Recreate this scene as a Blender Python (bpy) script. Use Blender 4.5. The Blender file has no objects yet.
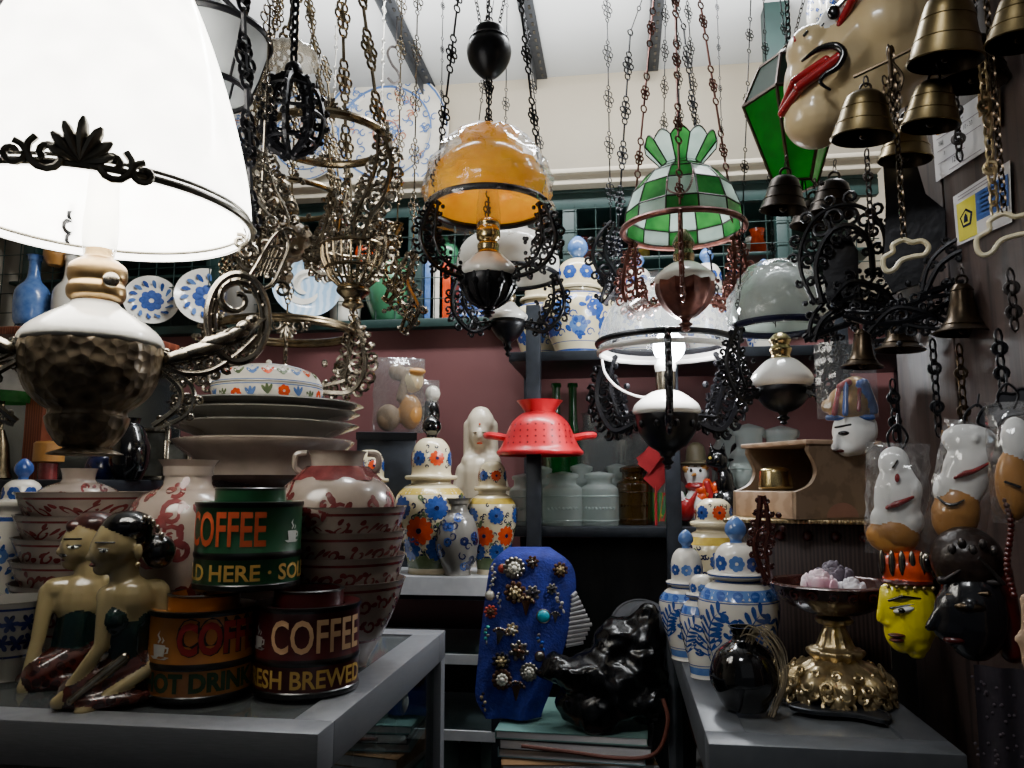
import bpy, bmesh, math, random
import numpy as np
from mathutils import Vector, Matrix, Euler
pi = math.pi
rng = random.Random(7)
SC = bpy.context.scene
COL = SC.collection
# ------------------------------------------------------------------ camera model
F = 780.0
CAM = Vector((0, 0, 1.35))
PITCH = math.radians(7.4)
YAW = math.radians(8.0)
H = Vector((-math.sin(YAW), math.cos(YAW), 0))
R = Vector((math.cos(YAW), math.sin(YAW), 0))
CP, SP = math.cos(PITCH), math.sin(PITCH)

def zat(py, a):
    t = (384 - py) / F
    return a * (t * CP + SP) / (CP - t * SP)

def dep(py, a):
    return a * CP + zat(py, a) * SP

def P(px, py, a):
    """world point seen at (px, py) standing at horizontal distance a along the camera heading"""
    return CAM + H * a + R * ((px - 512) / F * dep(py, a)) + Vector((0, 0, zat(py, a)))

def hexc(h):
    h = h.lstrip('#')
    c = [int(h[i:i + 2], 16) / 255 for i in (0, 2, 4)]
    return tuple(x / 12.92 if x <= .04045 else ((x + .055) / 1.055) ** 2.4 for x in c) + (1,)

# ------------------------------------------------------------------ materials
MATS = {}
def mk(name, col, rough=.45, metal=0., col2=None, scale=30., bump=0., bscale=None, emit=0., ecol=None,
       trans=0., coat=0., contrast=.25, spec=.5, tex='noise', sub=0., mapping=None):
    if name in MATS: return MATS[name]
    m = bpy.data.materials.new(name); m.use_nodes = True
    nt = m.node_tree; n = nt.nodes; l = nt.links
    b = n['Principled BSDF']
    tc = n.new('ShaderNodeTexCoord')
    src = tc.outputs['Object']
    if mapping:
        mp = n.new('ShaderNodeMapping'); mp.inputs['Scale'].default_value = mapping
        l.new(src, mp.inputs['Vector']); src = mp.outputs['Vector']
    if tex == 'noise':
        t = n.new('ShaderNodeTexNoise'); t.inputs['Scale'].default_value = scale; t.inputs['Detail'].default_value = 5
        fo = t.outputs['Fac']
    elif tex == 'voronoi':
        t = n.new('ShaderNodeTexVoronoi'); t.inputs['Scale'].default_value = scale; fo = t.outputs['Distance']
    else:
        t = n.new('ShaderNodeTexWave'); t.inputs['Scale'].default_value = scale; t.inputs['Distortion'].default_value = 6
        t.inputs['Detail'].default_value = 3; fo = t.outputs['Fac']
    l.new(src, t.inputs['Vector'])
    rp = n.new('ShaderNodeValToRGB')
    rp.color_ramp.elements[0].position = .5 - contrast; rp.color_ramp.elements[1].position = .5 + contrast
    c = hexc(col) if isinstance(col, str) else col
    if col2 is None: c2 = tuple(x * .78 for x in c[:3]) + (1,)
    else: c2 = hexc(col2) if isinstance(col2, str) else col2
    rp.color_ramp.elements[0].color = c2; rp.color_ramp.elements[1].color = c
    l.new(fo, rp.inputs['Fac']); l.new(rp.outputs['Color'], b.inputs['Base Color'])
    b.inputs['Roughness'].default_value = rough; b.inputs['Metallic'].default_value = metal
    b.inputs['Transmission Weight'].default_value = trans
    b.inputs['Coat Weight'].default_value = coat; b.inputs['Coat Roughness'].default_value = .08
    b.inputs['Specular IOR Level'].default_value = spec
    if emit:
        b.inputs['Emission Strength'].default_value = emit
        b.inputs['Emission Color'].default_value = hexc(ecol) if ecol else c
    if bump:
        bt = n.new('ShaderNodeTexNoise') if tex != 'voronoi' else n.new('ShaderNodeTexVoronoi')
        bt.inputs['Scale'].default_value = bscale or scale
        l.new(src, bt.inputs['Vector'])
        bp = n.new('ShaderNodeBump'); bp.inputs['Strength'].default_value = min(1, bump); bp.inputs['Distance'].default_value = .004
        l.new(bt.outputs[0], bp.inputs['Height']); l.new(bp.outputs['Normal'], b.inputs['Normal'])
    MATS[name] = m
    return m

def clear(name, tint='#ffffff', refl=.25, rough=.03, bump=0., bscale=40., milk=0., milkcol='#dddddd'):
    """thin clear sheet: see-through with a gloss and, when milk>0, some haze"""
    if name in MATS: return MATS[name]
    m = bpy.data.materials.new(name); m.use_nodes = True
    nt = m.node_tree; n = nt.nodes; l = nt.links
    n.remove(n['Principled BSDF']); out = n['Material Output']
    tr = n.new('ShaderNodeBsdfTransparent'); tr.inputs[0].default_value = hexc(tint)
    gl = n.new('ShaderNodeBsdfGlossy'); gl.inputs['Roughness'].default_value = rough
    fr = n.new('ShaderNodeLayerWeight'); fr.inputs['Blend'].default_value = refl
    tc = n.new('ShaderNodeTexCoord')
    nz = n.new('ShaderNodeTexNoise'); nz.inputs['Scale'].default_value = bscale; nz.inputs['Detail'].default_value = 2
    l.new(tc.outputs['Object'], nz.inputs['Vector'])
    if bump:
        bp = n.new('ShaderNodeBump'); bp.inputs['Strength'].default_value = bump; bp.inputs['Distance'].default_value = .01
        l.new(nz.outputs[0], bp.inputs['Height'])
        l.new(bp.outputs[0], gl.inputs['Normal']); l.new(bp.outputs[0], fr.inputs['Normal'])
    mx = n.new('ShaderNodeMixShader')
    l.new(fr.outputs['Facing'], mx.inputs[0]); l.new(tr.outputs[0], mx.inputs[1]); l.new(gl.outputs[0], mx.inputs[2])
    last = mx
    if milk:
        df = n.new('ShaderNodeBsdfDiffuse'); df.inputs[0].default_value = hexc(milkcol)
        tl = n.new('ShaderNodeBsdfTranslucent'); tl.inputs[0].default_value = hexc(milkcol)
        ad = n.new('ShaderNodeMixShader'); ad.inputs[0].default_value = .5
        l.new(df.outputs[0], ad.inputs[1]); l.new(tl.outputs[0], ad.inputs[2])
        m2 = n.new('ShaderNodeMixShader'); m2.inputs[0].default_value = milk
        l.new(mx.outputs[0], m2.inputs[1]); l.new(ad.outputs[0], m2.inputs[2]); last = m2
    l.new(last.outputs[0], out.inputs[0])
    MATS[name] = m
    return m

def opal(name, col, emit=0., tl=.5, col2=None):
    """translucent glass shade"""
    if name in MATS: return MATS[name]
    m = bpy.data.materials.new(name); m.use_nodes = True
    nt = m.node_tree; n = nt.nodes; l = nt.links
    b = n['Principled BSDF']; out = n['Material Output']
    tc = n.new('ShaderNodeTexCoord'); nz = n.new('ShaderNodeTexNoise'); nz.inputs['Scale'].default_value = 25
    l.new(tc.outputs['Object'], nz.inputs['Vector'])
    rp = n.new('ShaderNodeValToRGB'); c = hexc(col)
    rp.color_ramp.elements[0].color = hexc(col2) if col2 else tuple(x * .85 for x in c[:3]) + (1,)
    rp.color_ramp.elements[1].color = c
    rp.color_ramp.elements[0].position = .35; rp.color_ramp.elements[1].position = .65
    l.new(nz.outputs[0], rp.inputs[0]); l.new(rp.outputs[0], b.inputs['Base Color'])
    b.inputs['Roughness'].default_value = .15
    t = n.new('ShaderNodeBsdfTranslucent'); l.new(rp.outputs[0], t.inputs[0])
    mx = n.new('ShaderNodeMixShader'); mx.inputs[0].default_value = tl
    l.new(b.outputs[0], mx.inputs[1]); l.new(t.outputs[0], mx.inputs[2])
    if emit:
        e = n.new('ShaderNodeEmission'); e.inputs[0].default_value = c; e.inputs[1].default_value = emit
        ad = n.new('ShaderNodeAddShader'); l.new(mx.outputs[0], ad.inputs[0]); l.new(e.outputs[0], ad.inputs[1])
        l.new(ad.outputs[0], out.inputs[0])
    else:
        l.new(mx.outputs[0], out.inputs[0])
    MATS[name] = m
    return m

# ------------------------------------------------------------------ mesh builder
def catmull(pts, n=8, closed=False):
    pts = [Vector(p) for p in pts]
    if len(pts) < 3: 
        return [pts[0].lerp(pts[-1], i / n) for i in range(n + 1)]
    out = []; N = len(pts)
    rngs = range(N) if closed else range(N - 1)
    for i in rngs:
        g = (lambda k: pts[k % N]) if closed else (lambda k: pts[max(0, min(N - 1, k))])
        p0, p1, p2, p3 = g(i - 1), g(i), g(i + 1), g(i + 2)
        for j in range(n):
            t = j / n
            out.append(.5 * ((2 * p1) + (p2 - p0) * t + (2 * p0 - 5 * p1 + 4 * p2 - p3) * t * t + (3 * p1 - p0 - 3 * p2 + p3) * t ** 3))
    if not closed: out.append(pts[-1])
    return out

class MB:
    def __init__(s): s.v = []; s.f = []; s.m = []; s.s = []
    def add(s, vs, fs, mi=0, sm=True):
        o = len(s.v); s.v.extend([tuple(x) for x in vs])
        for f in fs: s.f.append(tuple(i + o for i in f)); s.m.append(mi); s.s.append(sm)
    def lathe(s, prof, n=32, mi=0, c=(0, 0, 0), flute=0., nf=12, close=False, a0=0., a1=2 * pi, mis=None, sm=True, sx=1., sy=1.):
        full = abs(a1 - a0 - 2 * pi) < 1e-4
        k = n if full else n + 1
        vs = []; fs = []
        for (r, z) in prof:
            for i in range(k):
                t = a0 + (a1 - a0) * i / n
                rr = r * (1 + flute * math.cos(nf * t)) if flute else r
                vs.append((c[0] + rr * math.cos(t) * sx, c[1] + rr * math.sin(t) * sy, c[2] + z))
        o = len(s.v); s.v.extend(vs)
        for j in range(len(prof) - 1):
            for i in range(n):
                a = j * k + i; b = j * k + (i + 1) % k
                s.f.append((o + a, o + b, o + b + k, o + a + k)); s.s.append(sm)
                s.m.append(mis[j] if mis else mi)
        if close:
            s.f.append(tuple(o + i for i in reversed(range(k)))); s.m.append(mi); s.s.append(False)
            s.f.append(tuple(o + (len(prof) - 1) * k + i for i in range(k))); s.m.append(mi); s.s.append(False)
    def tube(s, pts, r, n=6, mi=0, closed=False, flat=1.):
        pts = [Vector(p) for p in pts]; N = len(pts)
        if N < 2: return
        rs = r if isinstance(r, (list, tuple)) else [r] * N
        T = []
        for i in range(N):
            if closed: d = pts[(i + 1) % N] - pts[i - 1]
            else: d = pts[min(N - 1, i + 1)] - pts[max(0, i - 1)]
            T.append(d.normalized() if d.length > 1e-9 else Vector((0, 0, 1)))
        u = T[0].orthogonal().normalized()
        vs = []
        for i in range(N):
            u = (u - T[i] * u.dot(T[i]))
            u = u.normalized() if u.length > 1e-6 else T[i].orthogonal().normalized()
            w = T[i].cross(u)
            for k in range(n):
                t = 2 * pi * k / n
                vs.append(pts[i] + u * (rs[i] * math.cos(t)) + w * (rs[i] * math.sin(t) * flat))
        fs = []
        for i in range(N if closed else N - 1):
            j = (i + 1) % N
            for k in range(n):
                q = (k + 1) % n
                fs.append((i * n + k, i * n + q, j * n + q, j * n + k))
        if not closed:
            fs.append(tuple(reversed(range(n)))); fs.append(tuple((N - 1) * n + k for k in range(n)))
        s.add(vs, fs, mi)
    def sph(s, c, r, mi=0, n=12, m=8, rot=None):
        if not isinstance(r, (list, tuple, Vector)): r = (r, r, r)
        c = Vector(c); vs = [Vector((0, 0, -r[2]))]; fs = []
        for j in range(1, m):
            ph = -pi / 2 + pi * j / m
            for i in range(n):
                t = 2 * pi * i / n
                vs.append(Vector((r[0] * math.cos(ph) * math.cos(t), r[1] * math.cos(ph) * math.sin(t), r[2] * math.sin(ph))))
        vs.append(Vector((0, 0, r[2])))
        for i in range(n):
            fs.append((0, 1 + (i + 1) % n, 1 + i))
            for j in range(m - 2):
                a = 1 + j * n
                fs.append((a + i, a + (i + 1) % n, a + n + (i + 1) % n, a + n + i))
            fs.append((1 + (m - 2) * n + i, 1 + (m - 2) * n + (i + 1) % n, len(vs) - 1))
        if rot: 
            M = Euler(rot).to_matrix(); vs = [M @ v for v in vs]
        s.add([v + c for v in vs], fs, mi)
    def box(s, c, d, mi=0, rot=None, bev=0.):
        c = Vector(c); x, y, z = [k / 2 for k in d]
        if bev:
            bev = min(bev, x * .9, y * .9, z * .9)
            bm = bmesh.new(); bmesh.ops.create_cube(bm, size=1)
            for v in bm.verts: v.co = Vector((v.co.x * 2 * x, v.co.y * 2 * y, v.co.z * 2 * z))
            bmesh.ops.bevel(bm, geom=bm.edges[:], offset=bev, segments=2, affect='EDGES', profile=.5)
            vs = [v.co.copy() for v in bm.verts]; fs = [tuple(v.index for v in f.verts) for f in bm.faces]; bm.free()
        else:
            vs = [Vector((i, j, k)) for i in (-x, x) for j in (-y, y) for k in (-z, z)]
            fs = [(0, 1, 3, 2), (4, 6, 7, 5), (0, 4, 5, 1), (2, 3, 7, 6), (0, 2, 6, 4), (1, 5, 7, 3)]
        if rot: M = Euler(rot).to_matrix(); vs = [M @ v for v in vs]
        s.add([v + c for v in vs], fs, mi, False)
    def torus(s, c, Rr, r, mi=0, n=40, k=8, M=None, sx=1., sy=1.):
        pts = [Vector((Rr * sx * math.cos(2 * pi * i / n), Rr * sy * math.sin(2 * pi * i / n), 0)) for i in range(n)]
        if M: pts = [M @ p for p in pts]
        s.tube([p + Vector(c) for p in pts], r, k, mi, True)
    def prism(s, pts, th, mi=0, nrm=Vector((0, 1, 0)), sm=False):
        n = len(pts); pts = [Vector(p) for p in pts]
        s.add(pts + [p + nrm * th for p in pts], [tuple(range(n)), tuple(reversed(range(n, 2 * n)))] + [(i, i + n, (i + 1) % n + n, (i + 1) % n) for i in range(n)], mi, sm)
    def build(s, name, mats, parent=None, loc=None, rz=None, sharp=40):
        me = bpy.data.meshes.new(name)
        me.from_pydata(s.v, [], s.f); 
        if not isinstance(mats, (list, tuple)): mats = [mats]
        for m in mats: me.materials.append(m)
        me.polygons.foreach_set('material_index', s.m)
        me.polygons.foreach_set('use_smooth', s.s)
        me.update()
        if sharp: me.set_sharp_from_angle(angle=math.radians(sharp))
        o = bpy.data.objects.new(name, me); COL.objects.link(o)
        if parent: o.parent = parent
        if loc is not None: o.location = loc
        if rz is not None: o.rotation_euler.z = rz
        return o

def tag(o, label, cat, group=None, kind=None):
    o['label'] = label; o['category'] = cat
    if group: o['group'] = group
    if kind: o['kind'] = kind
    return o
def struct(o): o['kind'] = 'structure'; return o

class T:
    """frame of one thing: origin at its base point, local -Y toward the camera, metres from photo pixels"""
    def __init__(s, px, py, a):
        s.px, s.py, s.a = px, py, a
        s.loc = P(px, py, a); d = CAM - s.loc
        s.rz = math.atan2(d.y, d.x) + pi / 2
        s.s = dep(py, a) / F; s.root = None
    def z(s, py): return zat(py, s.a) - zat(s.py, s.a)
    def x(s, px): return (px - s.px) * s.s
    def p(s, px, py, dy=0): return Vector((s.x(px), dy * s.s, s.z(py)))
    def pr(s, prof): return [(hw * s.s, s.z(y)) for hw, y in prof]
    def empty(s, name, label, cat, group=None, rz=None):
        o = bpy.data.objects.new(name, None); o.empty_display_size = .03; COL.objects.link(o)
        o.location = s.loc; o.rotation_euler.z = s.rz if rz is None else rz
        s.root = tag(o, label, cat, group); return o
    def part(s, mb, name, mats, parent=None): return mb.build(name, mats, parent or s.root)
    def single(s, mb, name, mats, label, cat, group=None):
        return tag(mb.build(name, mats, None, s.loc, s.rz), label, cat, group)

# ------------------------------------------------------------------ painted motifs on a turned surface (u across the front, v = height)
def rz_of(prof):
    q = sorted(prof, key=lambda t: t[1]); zs = [t[1] for t in q]; rr = [t[0] for t in q]
    return lambda z: float(np.interp(z, zs, rr))
def deco(mb, rf, polys, mi, off=.0006):
    for poly in polys:
        vs = []
        for (u, v) in poly:
            r = max(rf(v), .004); t = -pi / 2 + u / max(rf(v), .01)
            # push out along the outward slope
            vs.append(((r + off) * math.cos(t), (r + off) * math.sin(t), v + off * .3))
        mb.add(vs, [tuple(range(len(vs)))], mi)
def petal(cx, cy, ang, r0, r1, w):
    ca, sa = math.cos(ang), math.sin(ang); out = []
    for (t, k) in ((0, .35), (.35, .85), (.7, 1), (.92, .6), (1, 0), (.92, -.6), (.7, -1), (.35, -.85), (0, -.35)):
        d = r0 + (r1 - r0) * t; e = w * k
        out.append((cx + ca * d - sa * e, cy + sa * d + ca * e))
    return out
def flower(cx, cy, Rr, n=9, a0=0.): return [petal(cx, cy, a0 + 2 * pi * i / n, Rr * .2, Rr, Rr * pi / n * .82) for i in range(n)]
def disc(cx, cy, r, n=10): return [[(cx + r * math.cos(2 * pi * i / n), cy + r * math.sin(2 * pi * i / n)) for i in range(n)]]
def strip(pts, w):
    out = []; N = len(pts)
    ws = [w * math.sin(pi * min(1, .15 + .85 * i / (N - 1))) ** .5 for i in range(N)] if N > 2 else [w] * N
    nn = []
    for i in range(N):
        a = pts[max(0, i - 1)]; b = pts[min(N - 1, i + 1)]
        dx, dy = b[0] - a[0], b[1] - a[1]; L = math.hypot(dx, dy) or 1
        nn.append((-dy / L, dx / L))
    for i in range(N - 1):
        a, b = pts[i], pts[i + 1]
        out.append([(a[0] - nn[i][0] * ws[i], a[1] - nn[i][1] * ws[i]), (b[0] - nn[i + 1][0] * ws[i + 1], b[1] - nn[i + 1][1] * ws[i + 1]),
                    (b[0] + nn[i + 1][0] * ws[i + 1], b[1] + nn[i + 1][1] * ws[i + 1]), (a[0] + nn[i][0] * ws[i], a[1] + nn[i][1] * ws[i])])
    return out
def spiral(cx, cy, r, a0, turns=1.1, d=1, n=12, end=.25):
    return [(cx + r * (1 - (1 - end) * i / n) * math.cos(a0 + d * 2 * pi * turns * i / n), cy + r * (1 - (1 - end) * i / n) * math.sin(a0 + d * 2 * pi * turns * i / n)) for i in range(n + 1)]
def leafp(cx, cy, ang, L, w): return petal(cx, cy, ang, 0, L, w)
def frond(cx, cy, ang, L, n, bend, lw):
    """curved stem with leaves along both sides"""
    out = []; x, y = cx, cy; pts = [(x, y)]; a = ang
    for i in range(n):
        x += math.cos(a) * L / n; y += math.sin(a) * L / n; pts.append((x, y)); a += bend / n
        ll = L * .42 * (1 - .55 * i / n)
        out.append(leafp(x, y, a + 1.0, ll, lw)); out.append(leafp(x, y, a - 1.0, ll, lw))
    return out + strip(pts, lw * .4)
def ring(mb, rf, z0, z1, mi, off=.0005, n=32):
    mb.lathe([(rf(z0) + off, z0), (rf((z0 + z1) / 2) + off, (z0 + z1) / 2), (rf(z1) + off, z1)], n, mi)

_txt = {}
def text2d(s, size=1., bold=.0):
    k = (s, bold)
    if k not in _txt:
        cu = bpy.data.curves.new('t', 'FONT'); cu.body = s; cu.size = 1; cu.offset = bold; cu.resolution_u = 3
        o = bpy.data.objects.new('t', cu); COL.objects.link(o)
        dg = bpy.context.evaluated_depsgraph_get(); me = bpy.data.meshes.new_from_object(o.evaluated_get(dg))
        bm = bmesh.new(); bm.from_mesh(me); bmesh.ops.triangulate(bm, faces=bm.faces[:])
        vs = [(v.co.x, v.co.y) for v in bm.verts]; fs = [tuple(v.index for v in f.verts) for f in bm.faces]
        bm.free(); bpy.data.objects.remove(o); bpy.data.curves.remove(cu); bpy.data.meshes.remove(me)
        xs = [v[0] for v in vs]; ys = [v[1] for v in vs]
        _txt[k] = (vs, fs, min(xs), max(xs), min(ys), max(ys))
    vs, fs, x0, x1, y0, y1 = _txt[k]
    return [((x - x0) * size, (y - y0) * size) for x, y in vs], fs, (x1 - x0) * size, (y1 - y0) * size

# ------------------------------------------------------------------ sculpted one-piece bodies (union of soft shapes, then one skin)
def blob(name, prims, mats, voxel, parent=None, loc=None, rz=None, smooth=3):
    mb = MB(); small = []; big = []
    for q in prims:   # painted features keep crisp edges; everything else is fused into one skin
        mi_ = q[3] if q[0] == 'e' else q[5]
        th = min(q[2]) if q[0] == 'e' and isinstance(q[2], (tuple, list)) else (q[2] if q[0] == 'e' else max(q[3], q[4]))
        (small if mi_ and th < (.0055 if q[0] == 'e' else .0078) * max(1, voxel / .0026) else big).append(q)
    prims = big
    for q in prims:
        if q[0] == 'e': mb.sph(q[1], q[2], 0, 16, 10, q[4] if len(q) > 4 else None)
        else:
            p0, p1 = Vector(q[1]), Vector(q[2]); r0, r1 = q[3], q[4]
            N = 5; d = p1 - p0; u = d.normalized()
            pts = []; rs = []
            for i in range(4): t = pi / 2 * (1 - i / 4); pts.append(p0 - u * r0 * math.sin(t)); rs.append(max(r0 * math.cos(t), r0 * .08))
            for i in range(N + 1): pts.append(p0.lerp(p1, i / N)); rs.append(r0 + (r1 - r0) * i / N)
            for i in range(1, 5): t = pi / 2 * i / 4; pts.append(p1 + u * r1 * math.sin(t)); rs.append(max(r1 * math.cos(t), r1 * .08))
            mb.tube(pts, rs, 12)
    o = mb.build(name, mats, None, sharp=0)
    md = o.modifiers.new('r', 'REMESH'); md.mode = 'VOXEL'; md.voxel_size = voxel
    dg = bpy.context.evaluated_depsgraph_get()
    me = bpy.data.meshes.new_from_object(o.evaluated_get(dg))
    bpy.data.objects.remove(o)
    bm = bmesh.new(); bm.from_mesh(me)
    for _ in range(smooth): bmesh.ops.smooth_vert(bm, verts=bm.verts[:], factor=.5, use_axis_x=True, use_axis_y=True, use_axis_z=True)
    bm.to_mesh(me); bm.free()
    cen = np.zeros(len(me.polygons) * 3); me.polygons.foreach_get('center', cen); cen = cen.reshape(-1, 3)
    best = np.full(len(cen), 1e9); mi = np.zeros(len(cen), int)
    for q in prims:
        if q[0] == 'e':
            r = q[2] if isinstance(q[2], (list, tuple, Vector)) else (q[2],) * 3
            d = cen - np.array(q[1])
            if len(q) > 4 and q[4]: d = d @ np.array(Euler(q[4]).to_matrix())
            r = np.array(r); k0 = np.linalg.norm(d / r, axis=1); k1 = np.linalg.norm(d / r ** 2, axis=1) + 1e-9
            sd = k0 * (k0 - 1) / k1; c = q[3]
        else:
            a, b = np.array(q[1]), np.array(q[2]); ab = b - a; t = np.clip(((cen - a) @ ab) / (ab @ ab + 1e-12), 0, 1)
            sd = np.linalg.norm(cen - (a + t[:, None] * ab), axis=1) - (q[3] + (q[4] - q[3]) * t); c = q[5]
        w = sd < best; best[w] = sd[w]; mi[w] = c
    me.materials.clear()
    for m in (mats if isinstance(mats, (list, tuple)) else [mats]): me.materials.append(m)
    me.polygons.foreach_set('material_index', mi.astype(np.int32)); me.polygons.foreach_set('use_smooth', [True] * len(me.polygons))
    if small:
        mb = MB()
        for q in small:
            if q[0] == 'e': mb.sph(q[1], q[2], q[3], 16, 10, q[4] if len(q) > 4 else None)
            else: 
                p0, p1 = Vector(q[1]), Vector(q[2]); mb.tube([p0.lerp(p1, i / 4) for i in range(5)], [q[3] + (q[4] - q[3]) * i / 4 for i in range(5)], 10, q[5])
                mb.sph(q[1], q[3], q[5], 10, 6); mb.sph(q[2], q[4], q[5], 10, 6)
        x = mb.build('x', mats, None); bm = bmesh.new(); bm.from_mesh(me); bm.from_mesh(x.data); bm.to_mesh(me); bm.free(); bpy.data.objects.remove(x)
    me.update(); me.name = name
    o = bpy.data.objects.new(name, me); COL.objects.link(o)
    if parent: o.parent = parent
    if loc is not None: o.location = loc
    if rz is not None: o.rotation_euler.z = rz
    return o
def E(t, px, py, dy, rx, ry, rzz, mi=0, rot=None):   # ellipsoid in photo pixels
    return ('e', tuple(t.p(px, py, dy)), (rx * t.s, ry * t.s, rzz * t.s), mi, rot)
def C(t, a, b, r0, r1, mi=0): return ('c', tuple(t.p(*a)), tuple(t.p(*b)), r0 * t.s, r1 * t.s, mi)

def CC(t, pts, rs, mi=0, n=5):   # soft stroke through photo pixels
    pp = catmull(pts, n); N = len(pp) - 1
    rr = [float(np.interp(i / N, [k / (len(rs) - 1) for k in range(len(rs))], rs)) for i in range(N + 1)]
    return [C(t, pp[i], pp[i + 1], rr[i], rr[i + 1], mi) for i in range(N)]
# ------------------------------------------------------------------ ironwork
def fil(mb, pts, w, tr, n=8, seed=1, side=1, map3=None, mi=0, outer=True, n3=5):
    """cast scrollwork along a 2-D path: two rails, curls between them, leaf curls outside"""
    q = random.Random(seed)
    path = [(p.x, p.y) for p in catmull([(x, y, 0) for x, y in pts], 8)]
    N = len(path); nn = []
    for i in range(N):
        a = path[max(0, i - 1)]; b = path[min(N - 1, i + 1)]; dx, dy = b[0] - a[0], b[1] - a[1]; L = math.hypot(dx, dy) or 1
        nn.append((-dy / L * side, dx / L * side, math.atan2(dy, dx)))
    prof = [w * (.25 + .75 * math.sin(pi * i / (N - 1))) for i in range(N)]
    inner = [(path[i][0] + nn[i][0] * prof[i], path[i][1] + nn[i][1] * prof[i]) for i in range(N)]
    def put(l, r, k=n3): mb.tube([map3(*p) for p in l], r, k, mi)
    tr *= 1.2; n = int(n * 1.25)
    put(path, tr * 1.3); put(inner, tr)
    for k in range(n):
        i = int((k + .5) / n * (N - 1)); c = prof[i]
        cx, cy = path[i][0] + nn[i][0] * c * .5, path[i][1] + nn[i][1] * c * .5
        put(spiral(cx, cy, c * .5, q.uniform(0, 6.28), 1.25, q.choice((-1, 1)), 11), tr * .8)
        if outer:
            for sg in (-1, 1):
                o = c * .36
                ex = -nn[i][0] * (o) if sg < 0 else nn[i][0] * (c + o)
                ey = -nn[i][1] * (o) if sg < 0 else nn[i][1] * (c + o)
                put(spiral(path[i][0] + ex, path[i][1] + ey, o, q.uniform(0, 6.28), 1.1, q.choice((-1, 1)), 9), tr * .75)
                if q.random() < .22:
                    mb.sph(map3(path[i][0] + ex * 1.7, path[i][1] + ey * 1.7), (tr * 1.3,) * 3, mi, 6, 4)
def radial(az, z0=0.): 
    ca, sa = math.cos(az), math.sin(az)
    return lambda r, z: Vector((r * ca, r * sa, z + z0))
def flatmap(o=Vector((0, 0, 0)), u=Vector((1, 0, 0)), w=Vector((0, 0, 1))): return lambda x, y: o + u * x + w * y

def links(mb, p0, p1, L=.012, wr=.0011, mi=0, sag=0., n=4):
    """real chain links from p0 to p1"""
    p0, p1 = Vector(p0), Vector(p1); D = (p1 - p0).length; k = max(1, int(D / (L * .72)))
    for i in range(k):
        t = (i + .5) / k; c = p0.lerp(p1, t); c.z -= sag * 4 * t * (1 - t)
        d = (p1 - p0).normalized(); u = d.orthogonal().normalized() 
        if i % 2: u = d.cross(u)
        pts = []
        for j in range(8):
            a = 2 * pi * j / 8; pts.append(c + d * (L * .5 * math.cos(a)) + u * (L * .27 * math.sin(a)))
        mb.tube(pts, wr, n, mi, True)
def rods(mb, p0, p1, seg=.06, r=.0014, mi=0, orn=0., seed=3):
    """long-link lamp chain: rods joined by rings, now and then a cast rosette"""
    p0, p1 = Vector(p0), Vector(p1); d = (p1 - p0); k = max(1, round(d.length / seg)); u = d.normalized().orthogonal().normalized()
    w = d.normalized().cross(u); q = random.Random(seed)
    for i in range(k):
        a = p0.lerp(p1, i / k); b = p0.lerp(p1, (i + 1) / k); g = (b - a) * .09
        mb.tube([a + g, b - g], r, 5, mi)
        M = Matrix((u, d.normalized(), w)).transposed()
        mb.torus(b, r * 3.2, r * .9, mi, 8, 4, M)
        if orn and i % 2 == 0:
            c = a.lerp(b, .5)
            for (e, f2) in ((1, 0), (-1, 0), (.5, 1.3), (-.5, 1.3), (.5, -1.3), (-.5, -1.3)):
                cc = c + u * orn * e + d.normalized() * orn * f2
                mb.torus(cc, orn * .62, r * .9, mi, 9, 4, Matrix((u, d.normalized(), w)).transposed())
def bellprof(r, h): return [(r * .06, h), (r * .34, h * .97), (r * .5, h * .86), (r * .56, h * .6), (r * .66, h * .32), (r * .86, h * .1), (r, 0), (r * .94, 0), (r * .8, h * .1), (r * .6, h * .32), (r * .48, h * .6), (r * .42, h * .84), (r * .05, h * .92)]
def copytree(o, loc, rz=None, scale=None):
    c = o.copy(); COL.objects.link(c); c.location = loc
    if rz is not None: c.rotation_euler.z = rz
    if scale: c.scale = (scale,) * 3
    for ch in list(o.children):
        d = ch.copy(); COL.objects.link(d); d.parent = c
        for g in ch.children:
            e = g.copy(); COL.objects.link(e); e.parent = d
    return c
# ------------------------------------------------------------------ palette
M_ = {}
M_['white_cer'] = mk('white glazed ceramic', '#e6e2d8', .18, col2='#cfc9bb', scale=12, coat=.4)
M_['cream_cer'] = mk('cream glazed ceramic', '#e4d8b8', .2, col2='#cdbf98', scale=10, coat=.4)
M_['blue'] = mk('cobalt glaze', '#1e3a80', .22, col2='#3659a0', scale=120, coat=.3)
M_['palebl'] = mk('washed blue glaze', '#6485b8', .22, col2='#3c60a0', scale=50, coat=.3)
M_['navy'] = mk('navy glaze', '#1b2452', .22, col2='#0d1230', scale=80, coat=.3)
M_['orange'] = mk('orange glaze', '#e0501c', .25, col2='#c03a10', scale=60, coat=.3)
M_['yellow'] = mk('yellow glaze', '#cdb24a', .25, col2='#b2933a', scale=80, coat=.3)
M_['greengl'] = mk('olive glaze', '#6b7a52', .25, col2='#4a5a3a', scale=60, coat=.3)
M_['blackgl'] = mk('black glaze', '#0c0c0e', .1, col2='#050506', scale=20, coat=.6)
M_['maroon'] = mk('maroon glaze', '#7a3434', .25, col2='#552020', scale=60, coat=.3)
M_['buff'] = mk('buff stoneware glaze', '#a3958a', .22, col2='#83766c', scale=18, coat=.4)
M_['grey_cer'] = mk('grey stoneware glaze', '#827f78', .2, col2='#6b6862', scale=9, coat=.5)
M_['bronze_cer'] = mk('brown stoneware glaze', '#4a3a36', .22, col2='#2f2524', scale=20, coat=.4)
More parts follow.
